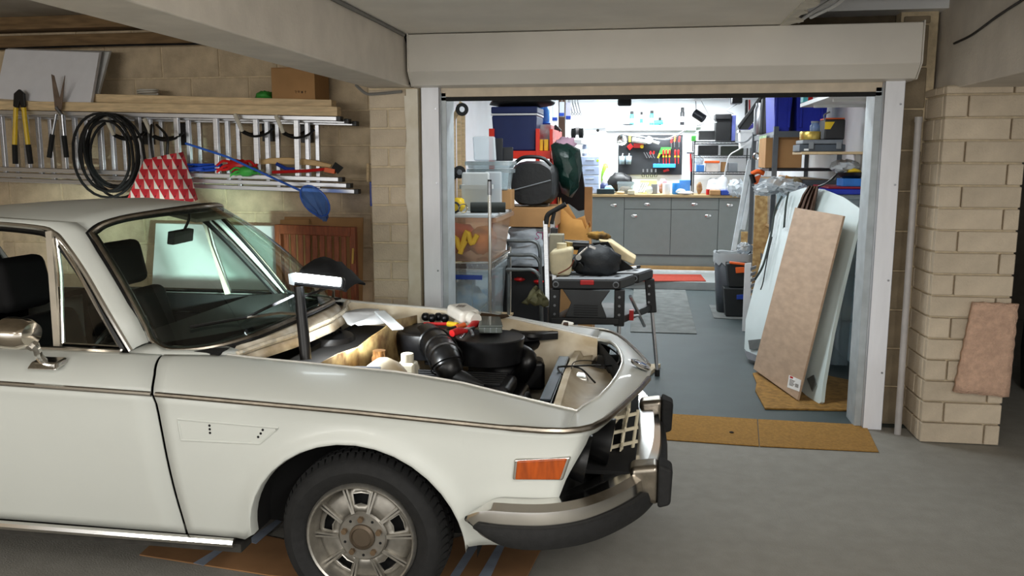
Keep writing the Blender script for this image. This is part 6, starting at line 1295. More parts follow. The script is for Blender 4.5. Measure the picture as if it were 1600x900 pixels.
wt('bubble_wrap', 1056, 1072, 295, 11.42, m_frost, 'clear bubble wrap at the front of the worktop before the blue pot', 'packaging', 14)
wt('paper_pile', 1058, 1084, 299, 11.42, M('white_card', (1, 1, 1)), 'white papers scattered on the front of the worktop', 'papers', 15)
wt('glue_bottle', 1088, 1097, 284, 11.5, M('tan_bottle', (190, 160, 110), .5, col2=(120, 80, 50)), 'tan bottle on the worktop beside the black wire rack', 'bottle', 16)
wt('red_tin', 1103, 1109, 296, 11.4, m_red, 'small red tin at the right of the worktop', 'tin', shape='cyl')
wt('brown_carton', 1108, 1125, 297, 11.4, m_card, 'small brown carton on the right of the worktop', 'box', shape='box')
wt('blue_carton', 1126, 1140, 297, 11.4, M('deep_blue', (40, 70, 160), .5), 'small deep blue carton at the right end of the worktop', 'box', shape='box')
B().prism([aY(1106, 295, 11.4), aY(1140, 294.5, 11.4), aY(1146, 297, 11.4), aY(1108, 297.4, 11.4)], (0, .18, 0)).out('white_tray', m_wht, label='flat white tray lying across the small cartons on the worktop', cat='tray')
wt('white_bundle', 1104, 1124, 278, 11.55, M('white_film', (232, 234, 238), .4, bump=.4, bscale=20), 'white crumpled plastic bundle under the black wire rack', 'bundle', 17)
wt('white_bundle', 1120, 1136, 273, 11.5, M('white_film', (0, 0, 0)), 'white tied plastic bag at the right of the white bundle', 'bag', 18)
crumple('clear_bag', aY(1152, 294, 11.34), (.13, .1, .11), m_frost, 'clear crumpled plastic bag hanging off the right end of the worktop', 'bag', 19, .2)
# black wire rack on the worktop
x0, x1 = aY(1084, 260, 11.5).x, min(aY(1172, 260, 11.5).x, 1.55)
br = thing('wire_rack', 'black three-tier wire rack standing on the right of the worktop', 'shelf', ((x0 + x1) / 2, 11.6, WT_)); m_bw = M('black_wire', (40, 42, 44), .35, .4)
zs = [aY(1120, y, 11.5).z for y in (269, 243, 221)]
for x in (x0, x1):
    for y in (11.48, 11.9): B().tube([(x, y, WT_), (x, y, zs[2] + .03)], .008, 8).out('post', m_bw, br)
for z in zs:
    b = B()
    for k in range(13): y = lerp(11.48, 11.9, k / 12); b.tube([(x0, y, z), (x1, y, z)], .003, 5)
    for dz in (0, .03): b.tube([(x0, 11.48, z - dz), (x1, 11.48, z - dz), (x1, 11.9, z - dz), (x0, 11.9, z - dz)], .004, 5, True)
    b.tube([(lerp(x0, x1, k / 30), 11.478, z - .015 + (.015 if k % 2 else -.015)) for k in range(31)], .003, 4); b.out('wire_shelf', m_bw, br, kind='stuff')
def onr(tier, px0, px1, h, Y, mat, name, label, cat, bev=.005):
    xa, xb = aY(px0, 250, Y).x, aY(px1, 250, Y).x; z = zs[tier] + .005; return B().box(xa, xb, Y - .09, Y + .09, z, z + h).out(name, mat, label=label, cat=cat, bev=bev)
onr(1, 1090, 1121, .13, 11.62, m_black, 'black_case', 'black case at the left on the middle tier of the wire rack', 'case')
onr(1, 1126, 1160, .12, 11.62, M('dark_olive', (30, 36, 26), .5), 'dark_case', 'dark olive case at the right on the middle tier of the wire rack', 'case')
onr(0, 1088, 1100, .09, 11.6, M('mid_blue', (0, 0, 0)), 'blue_tin', 'blue packet at the left on the lowest tier of the wire rack', 'packet')
onr(0, 1103, 1122, .11, 11.6, M('white_orange', (224, 214, 206), .5), 'white_carton', 'white carton with orange top on the lowest tier of the wire rack', 'box')
onr(0, 1127, 1134, .13, 11.66, m_card, 'tan_carton', 'narrow tan carton on the lowest tier of the wire rack', 'box')
onr(0, 1138, 1152, .12, 11.6, m_grey, 'grey_case', 'grey meter case at the right on the lowest tier of the wire rack', 'case')
xa, xb = aY(1101, 250, 11.58).x, aY(1124, 250, 11.58).x; B().box(xa, xb, 11.5, 11.66, zs[0] + .118, zs[0] + .15).out('orange_packet', m_orange, bev=.006, label='orange packet lying on the white carton on the wire rack', cat='packet')
crumple('clear_bag', (aY(1092, 250, 11.55).x, 11.56, zs[0] + .15), (.06, .05, .06), m_frost, 'clear bag on the blue packet on the wire rack', 'bag', 21, .2)
onr(2, 1086, 1118, .012, 11.6, m_wht, 'tray', 'thin white tray on the top tier of the wire rack', 'tray', bev=.002)
onr(2, 1090, 1115, .14, 11.72, M('black_box', (14, 15, 16), .5), 'black_box', 'black box on the thin white tray on the wire rack', 'box')
onr(2, 1079, 1086, .07, 11.55, m_green, 'green_tin', 'small green tin at the left end of the top tier of the wire rack', 'tin')
x0, x1, z0, z1 = rc(1119, 186, 1143, 219, 11.4); 
t = thing('tower_speaker', 'tall black tower unit standing on the right of the black wire rack', 'unit', ((x0 + x1) / 2, 11.5, zs[2])); B().box(x0, x1, 11.49, 11.75, zs[2] + .006, z1).out('unit_body', M('black_box', (0, 0, 0)), t, bev=.006); B().box(x0 - .01, x1 + .0, 11.47, 11.77, z1, z1 + .07).out('unit_cap', m_black, t, bev=.008)
x0, x1, z0, z1 = rc(1144, 180, 1150, 219, 11.45); B().box(x0, x1, 11.5, 11.75, zs[2] + .006, z1).out('blue_folder', M('slate_blue', (86, 96, 160), .4), bev=.003, label='slate blue folder standing right of the black tower unit', cat='folder')
cable('black_lead', [aY(1146, 178, 11.5), aY(1136, 172, 11.5), aY(1148, 165, 11.5), aY(1160, 158, 11.5)], .006, m_grey, 'grey lead curling above the black tower unit')
t = thing('projector', 'black ceiling-mounted box above the black tower unit', 'unit', aY(1150, 160, 11.3)); p_ = aY(1152, 158, 11.3); B().box(p_.x - .07, p_.x + .06, 11.25, 11.5, p_.z - .03, p_.z + .10).out('unit_body', m_black, t, bev=.01)
x0, x1, z0, z1 = rc(1155, 203, 1176, 231, 10.9)
tub('white plastic tub with yellow label hanging at the right of the wire rack', x0, x1, 10.85, 11.1, z0, z1, mat=m_wht, tp=.02)
x0, x1, z0, z1 = rc(1158, 192, 1174, 203, 10.95); crumple('blue_cloth', ((x0 + x1) / 2, 10.97, z0 + .05), (.09, .09, .06), M('violet_blue', (60, 50, 160), .6), 'violet blue cloth heaped in the white plastic tub', 'cloth', 22)
cable('white_lead', [aY(1180, 216, 10.8), aY(1155, 233, 10.9), aY(1140, 243, 11.2), aY(1134, 262, 11.3), aY(1132, 276, 11.35)], .008, m_wht, 'white lead hanging in a loop down to the worktop')
# ================================================================ GARAGE, RIGHT SIDE
# grey boltless rack along the right wall
m_rk = M('rack_grey', (88, 94, 100), .45, .3, var=.08)
gr = thing('metal_rack', 'grey boltless metal rack along the right wall of the garage', 'shelf', (1.3, 7.9, 0))
UX0, UX1, UY0, UY1 = aY(1211, 250, 7.5).x, 1.60, 7.5, 9.0
ZR1 = aY(1211, 205, 7.5).z
for x in (UX0, UX1):
    for y in (UY0, UY1):
        zz = ZR1 + .04; b = B().box(x - .02, x + .02, y - .003, y + .003, 0, zz); b.box(x - .02 if x == UX0 else x + .014, x - .014 if x == UX0 else x + .02, y, y + .04, 0, zz); b.out('upright', m_rk, gr)
for z in (ZR1, 1.42, .72, .2):
    for y in (UY0, UY1): B().box(UX0, UX1, y - .006, y + .006, z - .05, z).out('beam', m_rk, gr)
    for x in (UX0, UX1): B().box(x - .006, x + .006, UY0, UY1, z - .05, z).out('side_beam', m_rk, gr)
    B().box(UX0 + .006, UX1 - .006, UY0 + .006, UY1 - .006, z - .015, z - .003).out('shelf_panel', M('chipboard', (170, 140, 100), .8, var=.15, scale=40), gr)
# royal blue crates on the top
m_rb = M('royal_blue', (16, 38, 170), .5, var=.08)
for k, (px0, px1, l) in enumerate([(1206, 1240, 'royal blue plastic crate at the left on top of the grey rack'), (1241, 1296, 'royal blue plastic crate at the right on top of the grey rack')]):
    Y = 7.55; x0, x1 = aY(px0, 180, Y).x, min(aY(px1, 180, Y).x, 1.6)
    t = tub(l, x0 + .012, x1 - .012, Y, Y + .55, ZR1 + .002, 2.20, mat=m_rb, lid=m_rb, tp=.02, th=.006, name='crate', cat='crate')
    for u in (.2, .8): B().box(lerp(x0, x1, u) - .01, lerp(x0, x1, u) + .01, Y - .004, Y + .012, ZR1 + .03, 2.17).out('rib', m_rb, t, bev=.004)
B().prism([aY(1292, 158, 7.5), aY(1301, 158, 7.5), aY(1301, 165, 7.5), aY(1290, 166, 7.5)], (0, -.004, 0)).out('paper_label', m_wht, label='white paper label on the right royal blue crate', cat='label')
t = thing('steel_flask', 'silver and black steel canister left of the blue crates on the grey rack', 'canister', aY(1190, 200, 8.6))
B().lathe([(.06, 0), (.065, .01), (.065, .24), (.05, .27), (.05, .3)], (aY(1188, 200, 8.5).x, 8.5, ZR1 + .001), n=18).out('canister_body', m_steel, t)
B().lathe([(.075, 0), (.085, .01), (.08, .33), (.05, .36)], (aY(1200, 200, 8.5).x, 8.42, ZR1 + .001), n=18).out('black_bin', M('black_can2', (16, 16, 18), .4), label='black round bin between the steel canister and the blue crates', cat='bin')
B().bar(aY(1160, 200, 9.3), aY(1196, 152, 9.0), .12, .05).out('black_beam', m_black, bev=.01, label='long black box sloping up beside the blue crates', cat='box')
for k, (px, mt, l) in enumerate([(1166, m_black, 'black long tool standing in the corner by the wire rack'), (1171, m_red, 'thin red rod standing in the corner by the wire rack'), (1173.5, m_wht, 'thin white rod standing in the corner by the wire rack')]):
    B().tube([aY(px, 195, 10.9), aY(px, 156, 10.9)], .02 if k == 0 else .012, 8).out('rod', mt, label=l, cat='rod')
cable('black_lead', [aY(1222, 162, 8.0), aY(1206, 180, 8.2), aY(1190, 198, 9.0), aY(1176, 212, 10.0), aY(1165, 221, 10.6), aY(1150, 222, 11)], .012, m_grey, 'grey cable sweeping from the blue crates to the wire rack')
# under the top shelf: cardboard box, black tray, clear tub
ZS2 = 1.42
x0, x1, z0, z1 = rc(1195, 216, 1252, 240, 7.62)
carton('cardboard_box', x0, x1, 7.56, 8.0, ZS2 + .102, z1, 'brown cardboard box on the black tray under the blue crates')
B().box(x0 + .03, 1.57, 7.53, 8.1, ZS2 + .075, ZS2 + .10).out('tray', m_black, bev=.004, label='flat black tray under the cardboard box on the grey rack', cat='tray')
x0, x1, z0, z1 = rc(1212, 241, 1295, 293, 7.55)
x0 = UX0 + .03
T = tub('large clear tub of white padding on the middle shelf of the grey rack', x0, 1.56, 7.53, 8.2, 1.0, ZS2 - .055, tp=.015, ribs=3)
B().box(x0 + .0, 1.56, 7.53, 8.2, .98, .998).out('shelf_board', M('chipboard', (1, 1, 1)), label='chipboard carrying the large clear tub of padding', cat='board')
crumple('padding', ((x0 + 1.56) / 2, 7.8, 1.12), (.17, .22, .11), M('white_film', (0, 0, 0)), 'white padding inside the large clear tub on the grey rack', 'padding', 5, .1)
for k, (px, py) in enumerate([(1182, 244), (1196, 244), (1203, 244)]):
    p = aX(px, py, UX0 - .03); t = thing('hose_clip', ['leftmost', 'middle', 'rightmost'][k] + ' of three chrome clips hanging on the end of the grey rack', 'clip', p, group='chrome clips'); B().tube([p + V((.03 * math.cos(a), .01, .03 * math.sin(a))) for a in [j * PI / 6 for j in range(12)]], .008, 6, True).out('clip_ring', m_chrome, t); B().tube([p + V((0, 0, .03)), V((UX0 - .012, p.y, ZR1 - .03))], .004, 6).out('clip_tab', m_steel, t)
B().box(UX0 - .028, UX0 - .024, 7.9, 8.4, 1.66, ZR1 - .02).out('picture_card', M('green_white_card', (190, 210, 180), .6, col2=(90, 140, 70), scale=14), label='green and white card on the end of the grey rack', cat='card')
# wall shelf upper right
a0 = aY(1250, 168, 6.9); SZ2 = a0.z
ws2 = thing('wall_shelf', 'white wall shelf high on the right wall near the doorway', 'shelf', (1.4, 6.4, SZ2))
xf = a0.x
B().box(xf, 1.618, 5.75, 6.9, SZ2, SZ2 + .03).out('shelf_board', m_wht, ws2, bev=.003)
for y in (5.95, 6.6): b = B().box(1.58, 1.618, y - .012, y + .012, SZ2 - .28, SZ2); b.box(xf + .05, 1.58, y - .012, y + .012, SZ2 - .02, SZ2); b.out('shelf_bracket', m_wht, ws2)
for k, (px, mt, l) in enumerate([(1254, M('teal_pack', (90, 180, 190), .5), 'teal packet at the left on the high white shelf'), (1261, m_red, 'red and white packet in the middle on the high white shelf'), (1269, m_wht, 'white packet at the right on the high white shelf')]):
    p = aY(px, 160, 6.88); B().box(p.x - .018, p.x + .022, 6.76, 6.87, SZ2 + .031, SZ2 + .11).out('packet', mt, bev=.004, label=l, cat='packet')
# lower bracket shelf with tool case, gold tin, jar, charger
q0 = aY(1252, 237, 6.7); zsh = aY(1285, 237, 6.7).z
b2 = thing('wall_shelf', 'small wooden-edged wall shelf holding the grey tool case on the right wall', 'shelf', (1.4, 6.8, zsh))
B().box(q0.x, 1.618, 6.68, 7.1, zsh - .02, zsh).out('shelf_board', M('pale_ply', (0, 0, 0)), b2, bev=.003); B().box(1.58, 1.618, 6.85, 6.88, zsh - .2, zsh - .02).out('shelf_bracket', m_wht, b2)
x0, x1, z0, z1 = rc(1250, 222, 1322, 236, 6.68); x1 = min(x1, 1.6)
tc = thing('tool_case', 'dark grey hinged tool case lying on the small wall shelf', 'case', ((x0 + x1) / 2, 6.8, zsh)); m_tc = M('case_grey', (70, 78, 88), .45)
zm = zsh + .03
B().box(x0, x1, 6.70, 7.0, zsh + .001, zm + .025).out('case_base', m_tc, tc, bev=.006); B().box(x0 + .02, x1 - .02, 6.69, 7.0, zm + .027, zm + .06).out('case_lid', M('case_smoky', (110, 116, 124), .3), tc, bev=.008)
for u in (.25, .85): B().box(lerp(x0, x1, u) - .018, lerp(x0, x1, u) + .018, 6.682, 6.70, zsh + .02, zsh + .075).out('latch', m_grey, tc, bev=.003)
B().box(lerp(x0, x1, .1), lerp(x0, x1, .2), 6.697, 6.70, zsh + .008, zsh + .022).out('case_label', m_wht, tc)
zc2 = zm + .061
def rlathe(px, w, prof_h, mat, name, label, cat, Y=6.78, z=None):
    xx = aY(px, 210, Y).x; r = w / 2; z = zc2 if z is None else z; return B().lathe([(r * .96, 0), (r, .006), (r, prof_h - .006), (r * .96, prof_h)], (xx, Y, z), n=24).out(name, mat, label=label, cat=cat)
rlathe(1266, .155, .062, M('gold_tin', (206, 180, 96), .3, .7, var=.06), 'round_tin', 'gold round tin on the grey tool case', 'tin')
t = thing('glass_jar', 'small glass jar with blue contents standing on the gold tin', 'jar', (aY(1274, 200, 6.76).x, 6.76, zc2 + .063)); xx = aY(1274, 200, 6.76).x
B().lathe([(.034, 0), (.037, .005), (.037, .04), (.028, .055), (.028, .065)], (xx, 6.78, zc2 + .063), n=18).out('jar_body', glass('blueish_glass', (170, 200, 230), .3, .05), t); B().cyl((xx, 6.78, zc2 + .067), (xx, 6.78, zc2 + .09), .03, n=14).out('contents', m_blue, t); B().cyl((xx, 6.78, zc2 + .128), (xx, 6.78, zc2 + .14), .03, n=16).out('jar_lid', m_grey, t)
x0, x1, z0, z1 = rc(1289, 186, 1321, 222, 6.74); x1 = min(x1, 1.595)
t = thing('tool_box', 'black and yellow battery charger box standing right of the gold tin', 'box', ((x0 + x1) / 2, 6.85, zc2)); B().box(x0, x1, 6.75, 6.98, zc2 + .001, z1).out('box_body', M('charcoal', (42, 42, 44), .5), t, bev=.012, seg=3); B().prism([(x0 - .001, 6.748, z1 - .02), (x0 + .07, 6.748, z1 - .02), (x0 + .04, 6.748, z1 - .075), (x0 - .001, 6.748, z1 - .075)], (0, .004, 0)).out('yellow_panel', m_yel, t); B().box(x0 + .004, x1 - .004, 6.76, 6.97, z1 - .001, z1 + .01).out('orange_lid', m_orange, t, bev=.003); B().tube(smooth_pts([(x0, 6.76, z1 - .01), (x0 - .01, 6.75, z1 + .03), (x0 + .03, 6.75, z1 + .055)], 4), .006, 6).out('cord', m_grey, t)
# door motor wheel and switch box on the right wall near the guide
t = thing('pulley', 'black pulley with hanging cords at the top of the right door guide', 'pulley', aY(1370, 166, 5.9)); 
c = V((1.53, 5.80, aY(1368, 166, 5.8).z)); B().lathe([(.02, -.03), (.05, -.028), (.05, -.02), (.03, -.015), (.03, .015), (.055, .02), (.055, .03), (.02, .032)], c, (1, -.4, 0), 18).out('pulley_wheel', m_black, t); B().cyl(c - V((.08, -.03, 0)), c, .012, n=10).out('axle', m_steel, t); B().box(c.x + .03, 1.618, 5.76, 5.84, c.z - .03, c.z + .03).out('pulley_bracket', m_black, t, bev=.004)
for dx in (-.02, .015): B().tube([c + V((dx, 0, -.03)), V((c.x + dx - .01, 5.80, aY(1362, 222, 5.8).z))], .0025, 5).out('cord', m_black, t)
p = aX(1362, 225, 1.60); t = thing('switch_box', 'grey and white wall switch box below the pulley on the right wall', 'switch', p); B().box(1.585, 1.618, p.y - .05, p.y + .05, p.z - .10, p.z + .08).out('switch_plate', m_grey, t, bev=.004); B().box(1.57, 1.586, p.y - .03, p.y + .02, p.z - .05, p.z + .03).out('switch_cover', m_wht, t, bev=.005); 
# lidded tub with blue and red lid, blue box, black dish
x0, x1, z0, z1 = rc(1290, 292, 1352, 302, 6.35); x0, x1 = 1.31, 1.61
ztb = aY(1320, 292, 6.62).z
lt = tub('tall clear storage tub with blue and red lid against the right wall', x0 + .03, x1 - .02, 6.65, 7.25, .004, ztb - .06, tp=.02, ribs=2)
for k, z in enumerate((.35, .7)): B().box(x0 + .02, x1 - .012, 6.64, 6.65, z, z + .02).out('band', m_clear, lt)
B().box(x0 + .012, x1 - .004, 6.625, 7.265, ztb - .059, ztb - .018).out('tub_lid', M('royal_blue2', (24, 46, 160), .3), bev=.008, label='shiny royal blue lid on the tall storage tub', cat='lid')
B().box(x0 + .04, x1 - .004, 6.64, 7.25, ztb - .017, ztb).out('tub_lid', M('maroon', (130, 20, 40), .35), bev=.006, label='maroon lid lying on the royal blue lid', cat='lid')
a_, c_, q0, q1 = rc(1317, 279, 1349, 291, 6.70); c_ = min(c_, 1.6)
carton('carton', a_, c_, 6.70, 6.92, ztb + .001, q1 + .0, 'blue and white carton standing on the maroon lid', mat=M('blue_carton', (40, 110, 190), .5), flaps=False)
b = B().lathe([(.06, 0), (.09, .02), (.10, .045), (.092, .045), (.05, .02)], ((a_ + c_) / 2 + .01, 6.80, q1 + .001), n=20); b.out('dish', m_black, label='black round dish on the blue and white carton', cat='dish')
crumple('clear_bag', ((a_ + c_) / 2 - .03, 6.83, q1 + .09), (.10, .08, .05), m_frost, 'clear plastic bag heaped over the black dish', 'bag', 30, .2)
crumple('mixed_parts', ((a_ + c_) / 2 + .02, 6.79, q1 + .055), (.06, .04, .02), m_yel, 'small yellow parts in the black dish', 'parts', 31, .2)
# white bonnet leaning on the rack
Pa, Pb = V((1.136, 5.548, .017)), V((.807, 6.797, .017)); Pt = V((1.42, 5.95, 1.30))
e1 = (Pb - Pa).normalized(); nrm = e1.cross(Pt - Pa).normalized()
if nrm.x > 0: nrm = -nrm
def onb(x, y, off=0.0): return on(x, y, Pa + nrm * off, nrm)
outl = [(1163, 545), (1165, 500), (1180, 440), (1196, 385), (1212, 335), (1222, 312), (1236, 300), (1258, 293), (1288, 296), (1318, 308), (1345, 327), (1340, 350), (1318, 440), (1300, 520), (1286, 600), (1283, 628), (1275, 634), (1262, 620), (1240, 600), (1200, 575), (1176, 560)]
bn = thing('bonnet', 'white car bonnet standing on end against the right wall of the garage', 'bonnet', Pa)
op = [onb(*p) for p in outl]; cen = sum(op, V()) / len(op)
m_bon = M('bonnet_white', (212, 226, 226), .3, var=.02, coat=.4)
n2 = -nrm
b = B(); rows = [[lerp(cen, p, s) + nrm * (.035 * (1 - s ** 2)) for p in op] for s in (.15, .4, .65, .85, .96, 1)] + [[p + n2 * .025 + (cen - p).normalized() * .004 for p in op], [lerp(p, cen, .06) + n2 * .025 for p in op]]
b.grid(rows, True); b.poly(rows[0]); b.out('bonnet_skin', m_bon, bn)
B().tube([lerp(p, cen, .05) + n2 * .02 for p in op], .012, 6, True).out('bonnet_frame', m_bon, bn)
for q in ([(1170, 532), (1190, 530), (1192, 545), (1172, 546)], [(1262, 592), (1272, 586), (1276, 600), (1270, 612)]):
    B().prism([onb(*p, .018) for p in q], nrm * .006).out('vent_hole', M('vent_grey', (90, 94, 92), .6), bn)
for q in ([(1166, 548), (1185, 556), (1186, 566), (1172, 562)],): B().prism([onb(*p, .005) for p in q], nrm * .02).out('hinge_bracket', m_steel, bn)
# straps and brown cloth over the bonnet
def strap(px, wd, label, mat, nm='strap'):
    c = smooth_pts([onb(x, y, .05) for x, y in px], 5); rows = []
    for i, p in enumerate(c):
        d = (c[min(i + 1, len(c) - 1)] - c[max(i - 1, 0)]).normalized(); s = d.cross(nrm).normalized(); rows.append([p - s * wd / 2, p + nrm * .006, p + s * wd / 2])
    return B().grid(rows).out(nm, mat, thick=.004, label=label, cat='strap' if nm == 'strap' else 'cloth')
m_strap = M('strap_dark', (46, 56, 52), .7)
strap([(1222, 306), (1211, 330), (1205, 365), (1197, 400), (1190, 420), (1180, 436)], .035, 'long dark green rubber strip hanging down the left of the white bonnet', m_strap)
strap([(1232, 300), (1228, 322), (1225, 356)], .028, 'short dark green rubber strip hanging over the top of the white bonnet', m_strap)
strap([(1207, 370), (1200, 400), (1193, 440), (1189, 453)], .008, 'thin black cord hanging beside the long rubber strip', m_black)
bcl = [(1264, 290), (1254, 305), (1246, 325), (1236, 352)]; bcr = [(1279, 291), (1276, 308), (1272, 328), (1268, 348)]
rows = []
for i in range(13):
    t = i / 12 * 3; k = min(int(t), 2); f = t - k; l, r = (lerp(V((*bcl[k], 0)), V((*bcl[k + 1], 0)), f), lerp(V((*bcr[k], 0)), V((*bcr[k + 1], 0)), f))
    rows.append([onb(lerp(l.x, r.x, j / 12), lerp(l.y, r.y, j / 12), .055 + .018 * math.sin(j * 1.9 + i * .15)) for j in range(13)])
B().grid(rows).out('brown_cloth', M('brown_cloth', (82, 58, 44), .9, var=.2, scale=20, bump=.2), thick=.006, label='brown pleated cloth draped over the top edge of the white bonnet', cat='cloth')
cable('black_lead', [onb(1278, 292, .05), onb(1290, 287, .06), onb(1300, 280, .06), onb(1308, 272, .06)], .008, m_black, 'black leads poking up behind the top of the white bonnet')
# plywood panel in front of the bonnet
Pc, Pd = aZ(1180, 577, .016), aZ(1249, 626, .016); 
pn = nrm; P0 = lerp(Pc, Pd, 1); 
def onp(x, y): return on(x, y, P0, (pn + V((0, 0, 0))).normalized())
q = [onp(1180, 577), onp(1249, 626), onp(1321, 338), onp(1245, 325)]
pw = thing('plywood_panel', 'pinkish plywood panel with a white sticker leaning against the white bonnet', 'board', q[1])
B().prism(q, pn * .016).out('panel_sheet', M('pink_ply', (180, 154, 130), .6, var=.12, scale=3, stretch=(3, 3, 9), detail=7), pw, bev=.002)
st_ = [on(x, y, P0 + pn * .017, pn) for x, y in [(1233, 586), (1252, 594), (1249, 612), (1230, 605)]]
lb = B().prism(st_, pn * .0008).out('sticker', M('sticker_white', (232, 232, 230), .5), pw)
def stp(u, v): return lerp(lerp(st_[0], st_[1], u), lerp(st_[3], st_[2], u), v) + pn * .0012
b = B()
for k in range(6): b.bar(stp(.12, .30 + .09 * k), stp(.55 - .05 * (k % 3), .30 + .09 * k), .0035, .0004, pn)
for k in range(7): b.bar(stp(.62 + .04 * k, .45), stp(.62 + .04 * k, .75), .0025 + .002 * (k % 2), .0004, pn)
b.out('sticker_print', m_ink, lb); B().bar(stp(.1, .1), stp(.35, .1), .012, .0006, pn).out('sticker_print', m_red, lb)
# OSB boards behind, white ladder, bin, tote, louvre panel
def board(px, Y, mat, name, label, cat, th=.015, lean=.0): return B().prism([V((q.x, q.y, max(q.z, .003))) for q in [aY(x, y, Y) for x, y in px]], (0, th, 0)).out(name, mat, bev=.002, label=label, cat=cat)
m_osb = M('osb', (206, 176, 122), .7, col2=(160, 124, 76), scale=22, detail=6, bump=.15)
board([(1180, 305), (1204, 307), (1216, 330), (1190, 508), (1172, 508)], 8.1, m_osb, 'chipboard_sheet', 'tall strandboard panel standing behind the white bonnet', 'board', lean=.0)
board([(1158, 362), (1170, 362), (1171, 480), (1155, 480)], 9.16, m_osb, 'chipboard_offcut', 'small rounded chipboard offcut behind the bin', 'board')
l2 = thing('step_ladder', 'white folded step ladder leaning beside the worktop end', 'ladder', aZ(1150, 480, 0))
for k, (a, c) in enumerate([((1172, 250), (1146, 392)), ((1178, 262), (1160, 360))]): B().bar(aY(*a, 9.5), aY(*c, 9.3), .05, .05, (0, 1, 0)).out('ladder_rail', M('ladder_white', (200, 208, 212), .4), l2, bev=.006)
for f in (.25, .5, .75): p = lerp(aY(1172, 250, 9.5), aY(1146, 392, 9.3), f); B().bar(p, p + V((.07, .02, 0)), .05, .025).out('ladder_tread', M('ladder_white', (0, 0, 0)), l2, bev=.004)
p = aY(1146, 392, 9.3); B().bar(p, V((p.x - .06, 9.25, .02)), .05, .05, (0, 1, 0)).out('ladder_rail', M('ladder_white', (0, 0, 0)), l2)
t = thing('hand_saw', 'orange and black saw hanging beside the grey rack', 'saw', aY(1182, 275, 8.0)); B().tube(smooth_pts([aY(1174, 272, 8.0), aY(1184, 268, 8.0), aY(1194, 271, 8.0)], 4), .022, 8).out('saw_handle', m_orange, t); B().tube([aY(1174, 272, 8.0), aY(1178, 286, 8.0)], .024, 8).out('saw_grip', m_black, t); B().prism([aY(1180, 276, 8.0), aY(1190, 272, 8.0), aY(1184, 288, 8.0), aY(1178, 288, 8.0)], (0, .006, 0)).out('saw_blade', m_orange, t)
for k, (px, py, Y, r, l) in enumerate([(1214, 288, 7.3, .10, 'clear plastic film bunched on top of the strandboard panel'), (1196, 296, 7.25, .08, 'clear plastic film bunched left of the brown paper'), (1240, 295, 7.2, .09, 'clear plastic film bunched behind the brown cloth')]): crumple('plastic_film', aY(px, py, Y), (r * 1.3, r, r * .6), m_frost, l, 'film', 40 + k, .22)
crumple('brown_paper', aY(1222, 284, 7.4), (.09, .07, .05), M('kraft_paper', (0, 0, 0)), 'crumpled brown paper behind the white bonnet', 'paper', 44, .25)
crumple('straw_hat', aY(1238, 284, 7.45), (.08, .07, .045), M('khaki', (140, 126, 96), .8), 'khaki crumpled cloth behind the white bonnet', 'cloth', 45, .15)
# waste bin with liner
bi = thing('waste_bin', 'dark grey waste bin with a clear liner beside the cabinets', 'bin', aZ(1143, 492, 0)); c = V((aZ(1143, 488, 0).x - .0, 8.95, .009)); zb = aY(1143, 398, 8.8).z
b = B(); 
def rr(w, d, z): return [V((c.x + w * math.copysign(abs(math.cos(a)) ** .5, math.cos(a)), c.y + d * math.copysign(abs(math.sin(a)) ** .5, math.sin(a)), z)) for a in [2 * PI * k / 28 for k in range(28)]]
rws = [rr(.15, .13, .009), rr(.165, .14, .2), rr(.195, .17, zb)]; b.grid(rws, True); b.poly(rws[0]); b.out('bin_body', M('bin_grey', (60, 66, 72), .5), bi, thick=.005)
rws = [rr(.199, .174, zb - .10 + .0), rr(.203, .178, zb - .03), rr(.205, .18, zb + .012), rr(.185, .16, zb + .006), rr(.17, .14, zb - .1)]
for r in rws:
    for i, v in enumerate(r): v.z += .02 * math.sin(i * 2.4) * (1 if r is rws[0] else .4)
b = B().grid(rws, True); b.out('bin_liner', glass('liner', (206, 212, 214), .6, .25), bi)
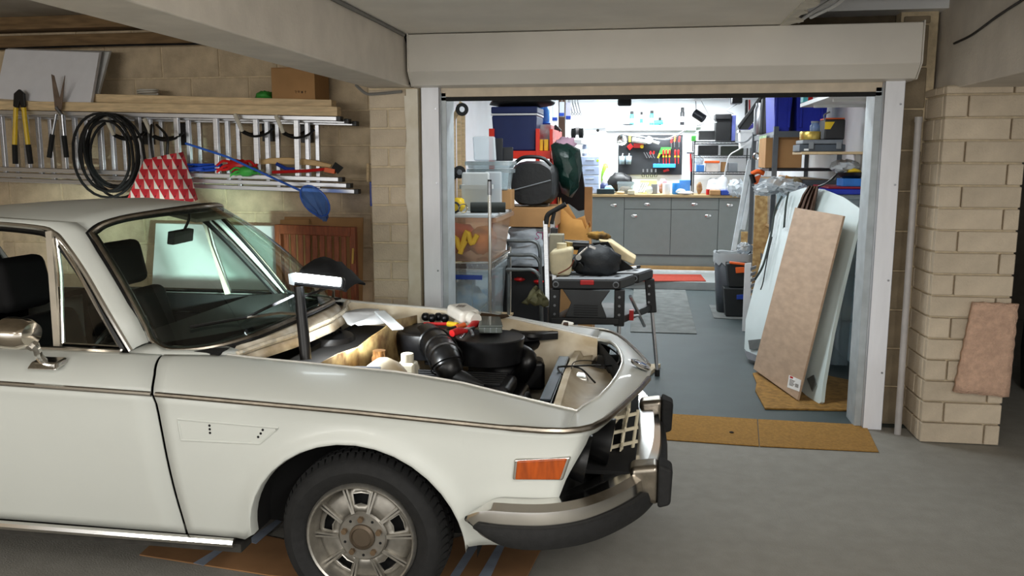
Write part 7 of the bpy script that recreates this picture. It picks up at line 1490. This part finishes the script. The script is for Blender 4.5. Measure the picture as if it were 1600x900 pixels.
tt = thing('tool_tote', 'black tool tote with orange clasp in front of the waste bin', 'tool box', aZ(1150, 495, 0)); 
p = lambda x, y, Y=8.6: aY(x, y, Y)
x0, x1 = p(1130, 470).x, p(1168, 470).x
for k, (ya, yb, mt, nm) in enumerate([(496, 450, M('tote_black', (30, 34, 36), .5), 'lower_box'), (449, 412, M('tote_black', (0, 0, 0)), 'upper_box')]):
    za, zb_ = max(p(1150, ya).z, .009), p(1150, yb).z; d = .02 * k; B().hexa([(x0 + .03 + d, 8.60, za), (x1 - .02, 8.60, za), (x1 - .02, 8.95 - .28, za), (x0 + .03 + d, 8.77, za), (x0 + d, 8.58, zb_), (x1, 8.58, zb_), (x1, 8.77, zb_), (x0 + d, 8.77, zb_)]).out(nm, mt, tt, bev=.012, seg=3)
B().bar(p(1140, 410, 8.6), p(1166, 413, 8.6), .06, .02).out('orange_rim', m_orange, tt, bev=.004); B().prism([p(1149, 418, 8.575), p(1163, 417, 8.575), p(1164, 426, 8.575), p(1150, 427, 8.575)], (0, .01, 0)).out('orange_clasp', m_orange, tt, bev=.004); B().prism([p(1151, 461, 8.575), p(1164, 460, 8.575), p(1164, 468, 8.575), p(1151, 468, 8.575)], (0, .01, 0)).out('blue_clasp', m_blue, tt, bev=.004)
lv = thing('louvre_panel', 'white panel with slotted edge standing beside the white bonnet', 'panel', aZ(1164, 513, 0)); 
B().prism([aY(1164, 412, 7.95), aY(1174, 411, 7.95), V((aY(1172, 516, 7.9).x, 7.9, .003)), V((aY(1160, 514, 7.9).x, 7.9, .003))], (0, .02, 0)).out('panel_frame', m_wht, lv)
for k in range(9): B().prism([aY(1173, 418 + 9 * k, 7.93), aY(1182 - k * .6, 415 + 9 * k, 7.93), aY(1181 - k * .6, 420 + 9 * k, 7.93), aY(1172.5, 423 + 9 * k, 7.93)], (0, .02, 0)).out('slat', m_grey, lv)
crumple('bin_bag_white', aY(1162, 396, 8.9) + V((0, 0, .05)), (.07, .07, .06), m_frost, 'clear torn bag sticking out of the waste bin', 'bag', 50, .25)
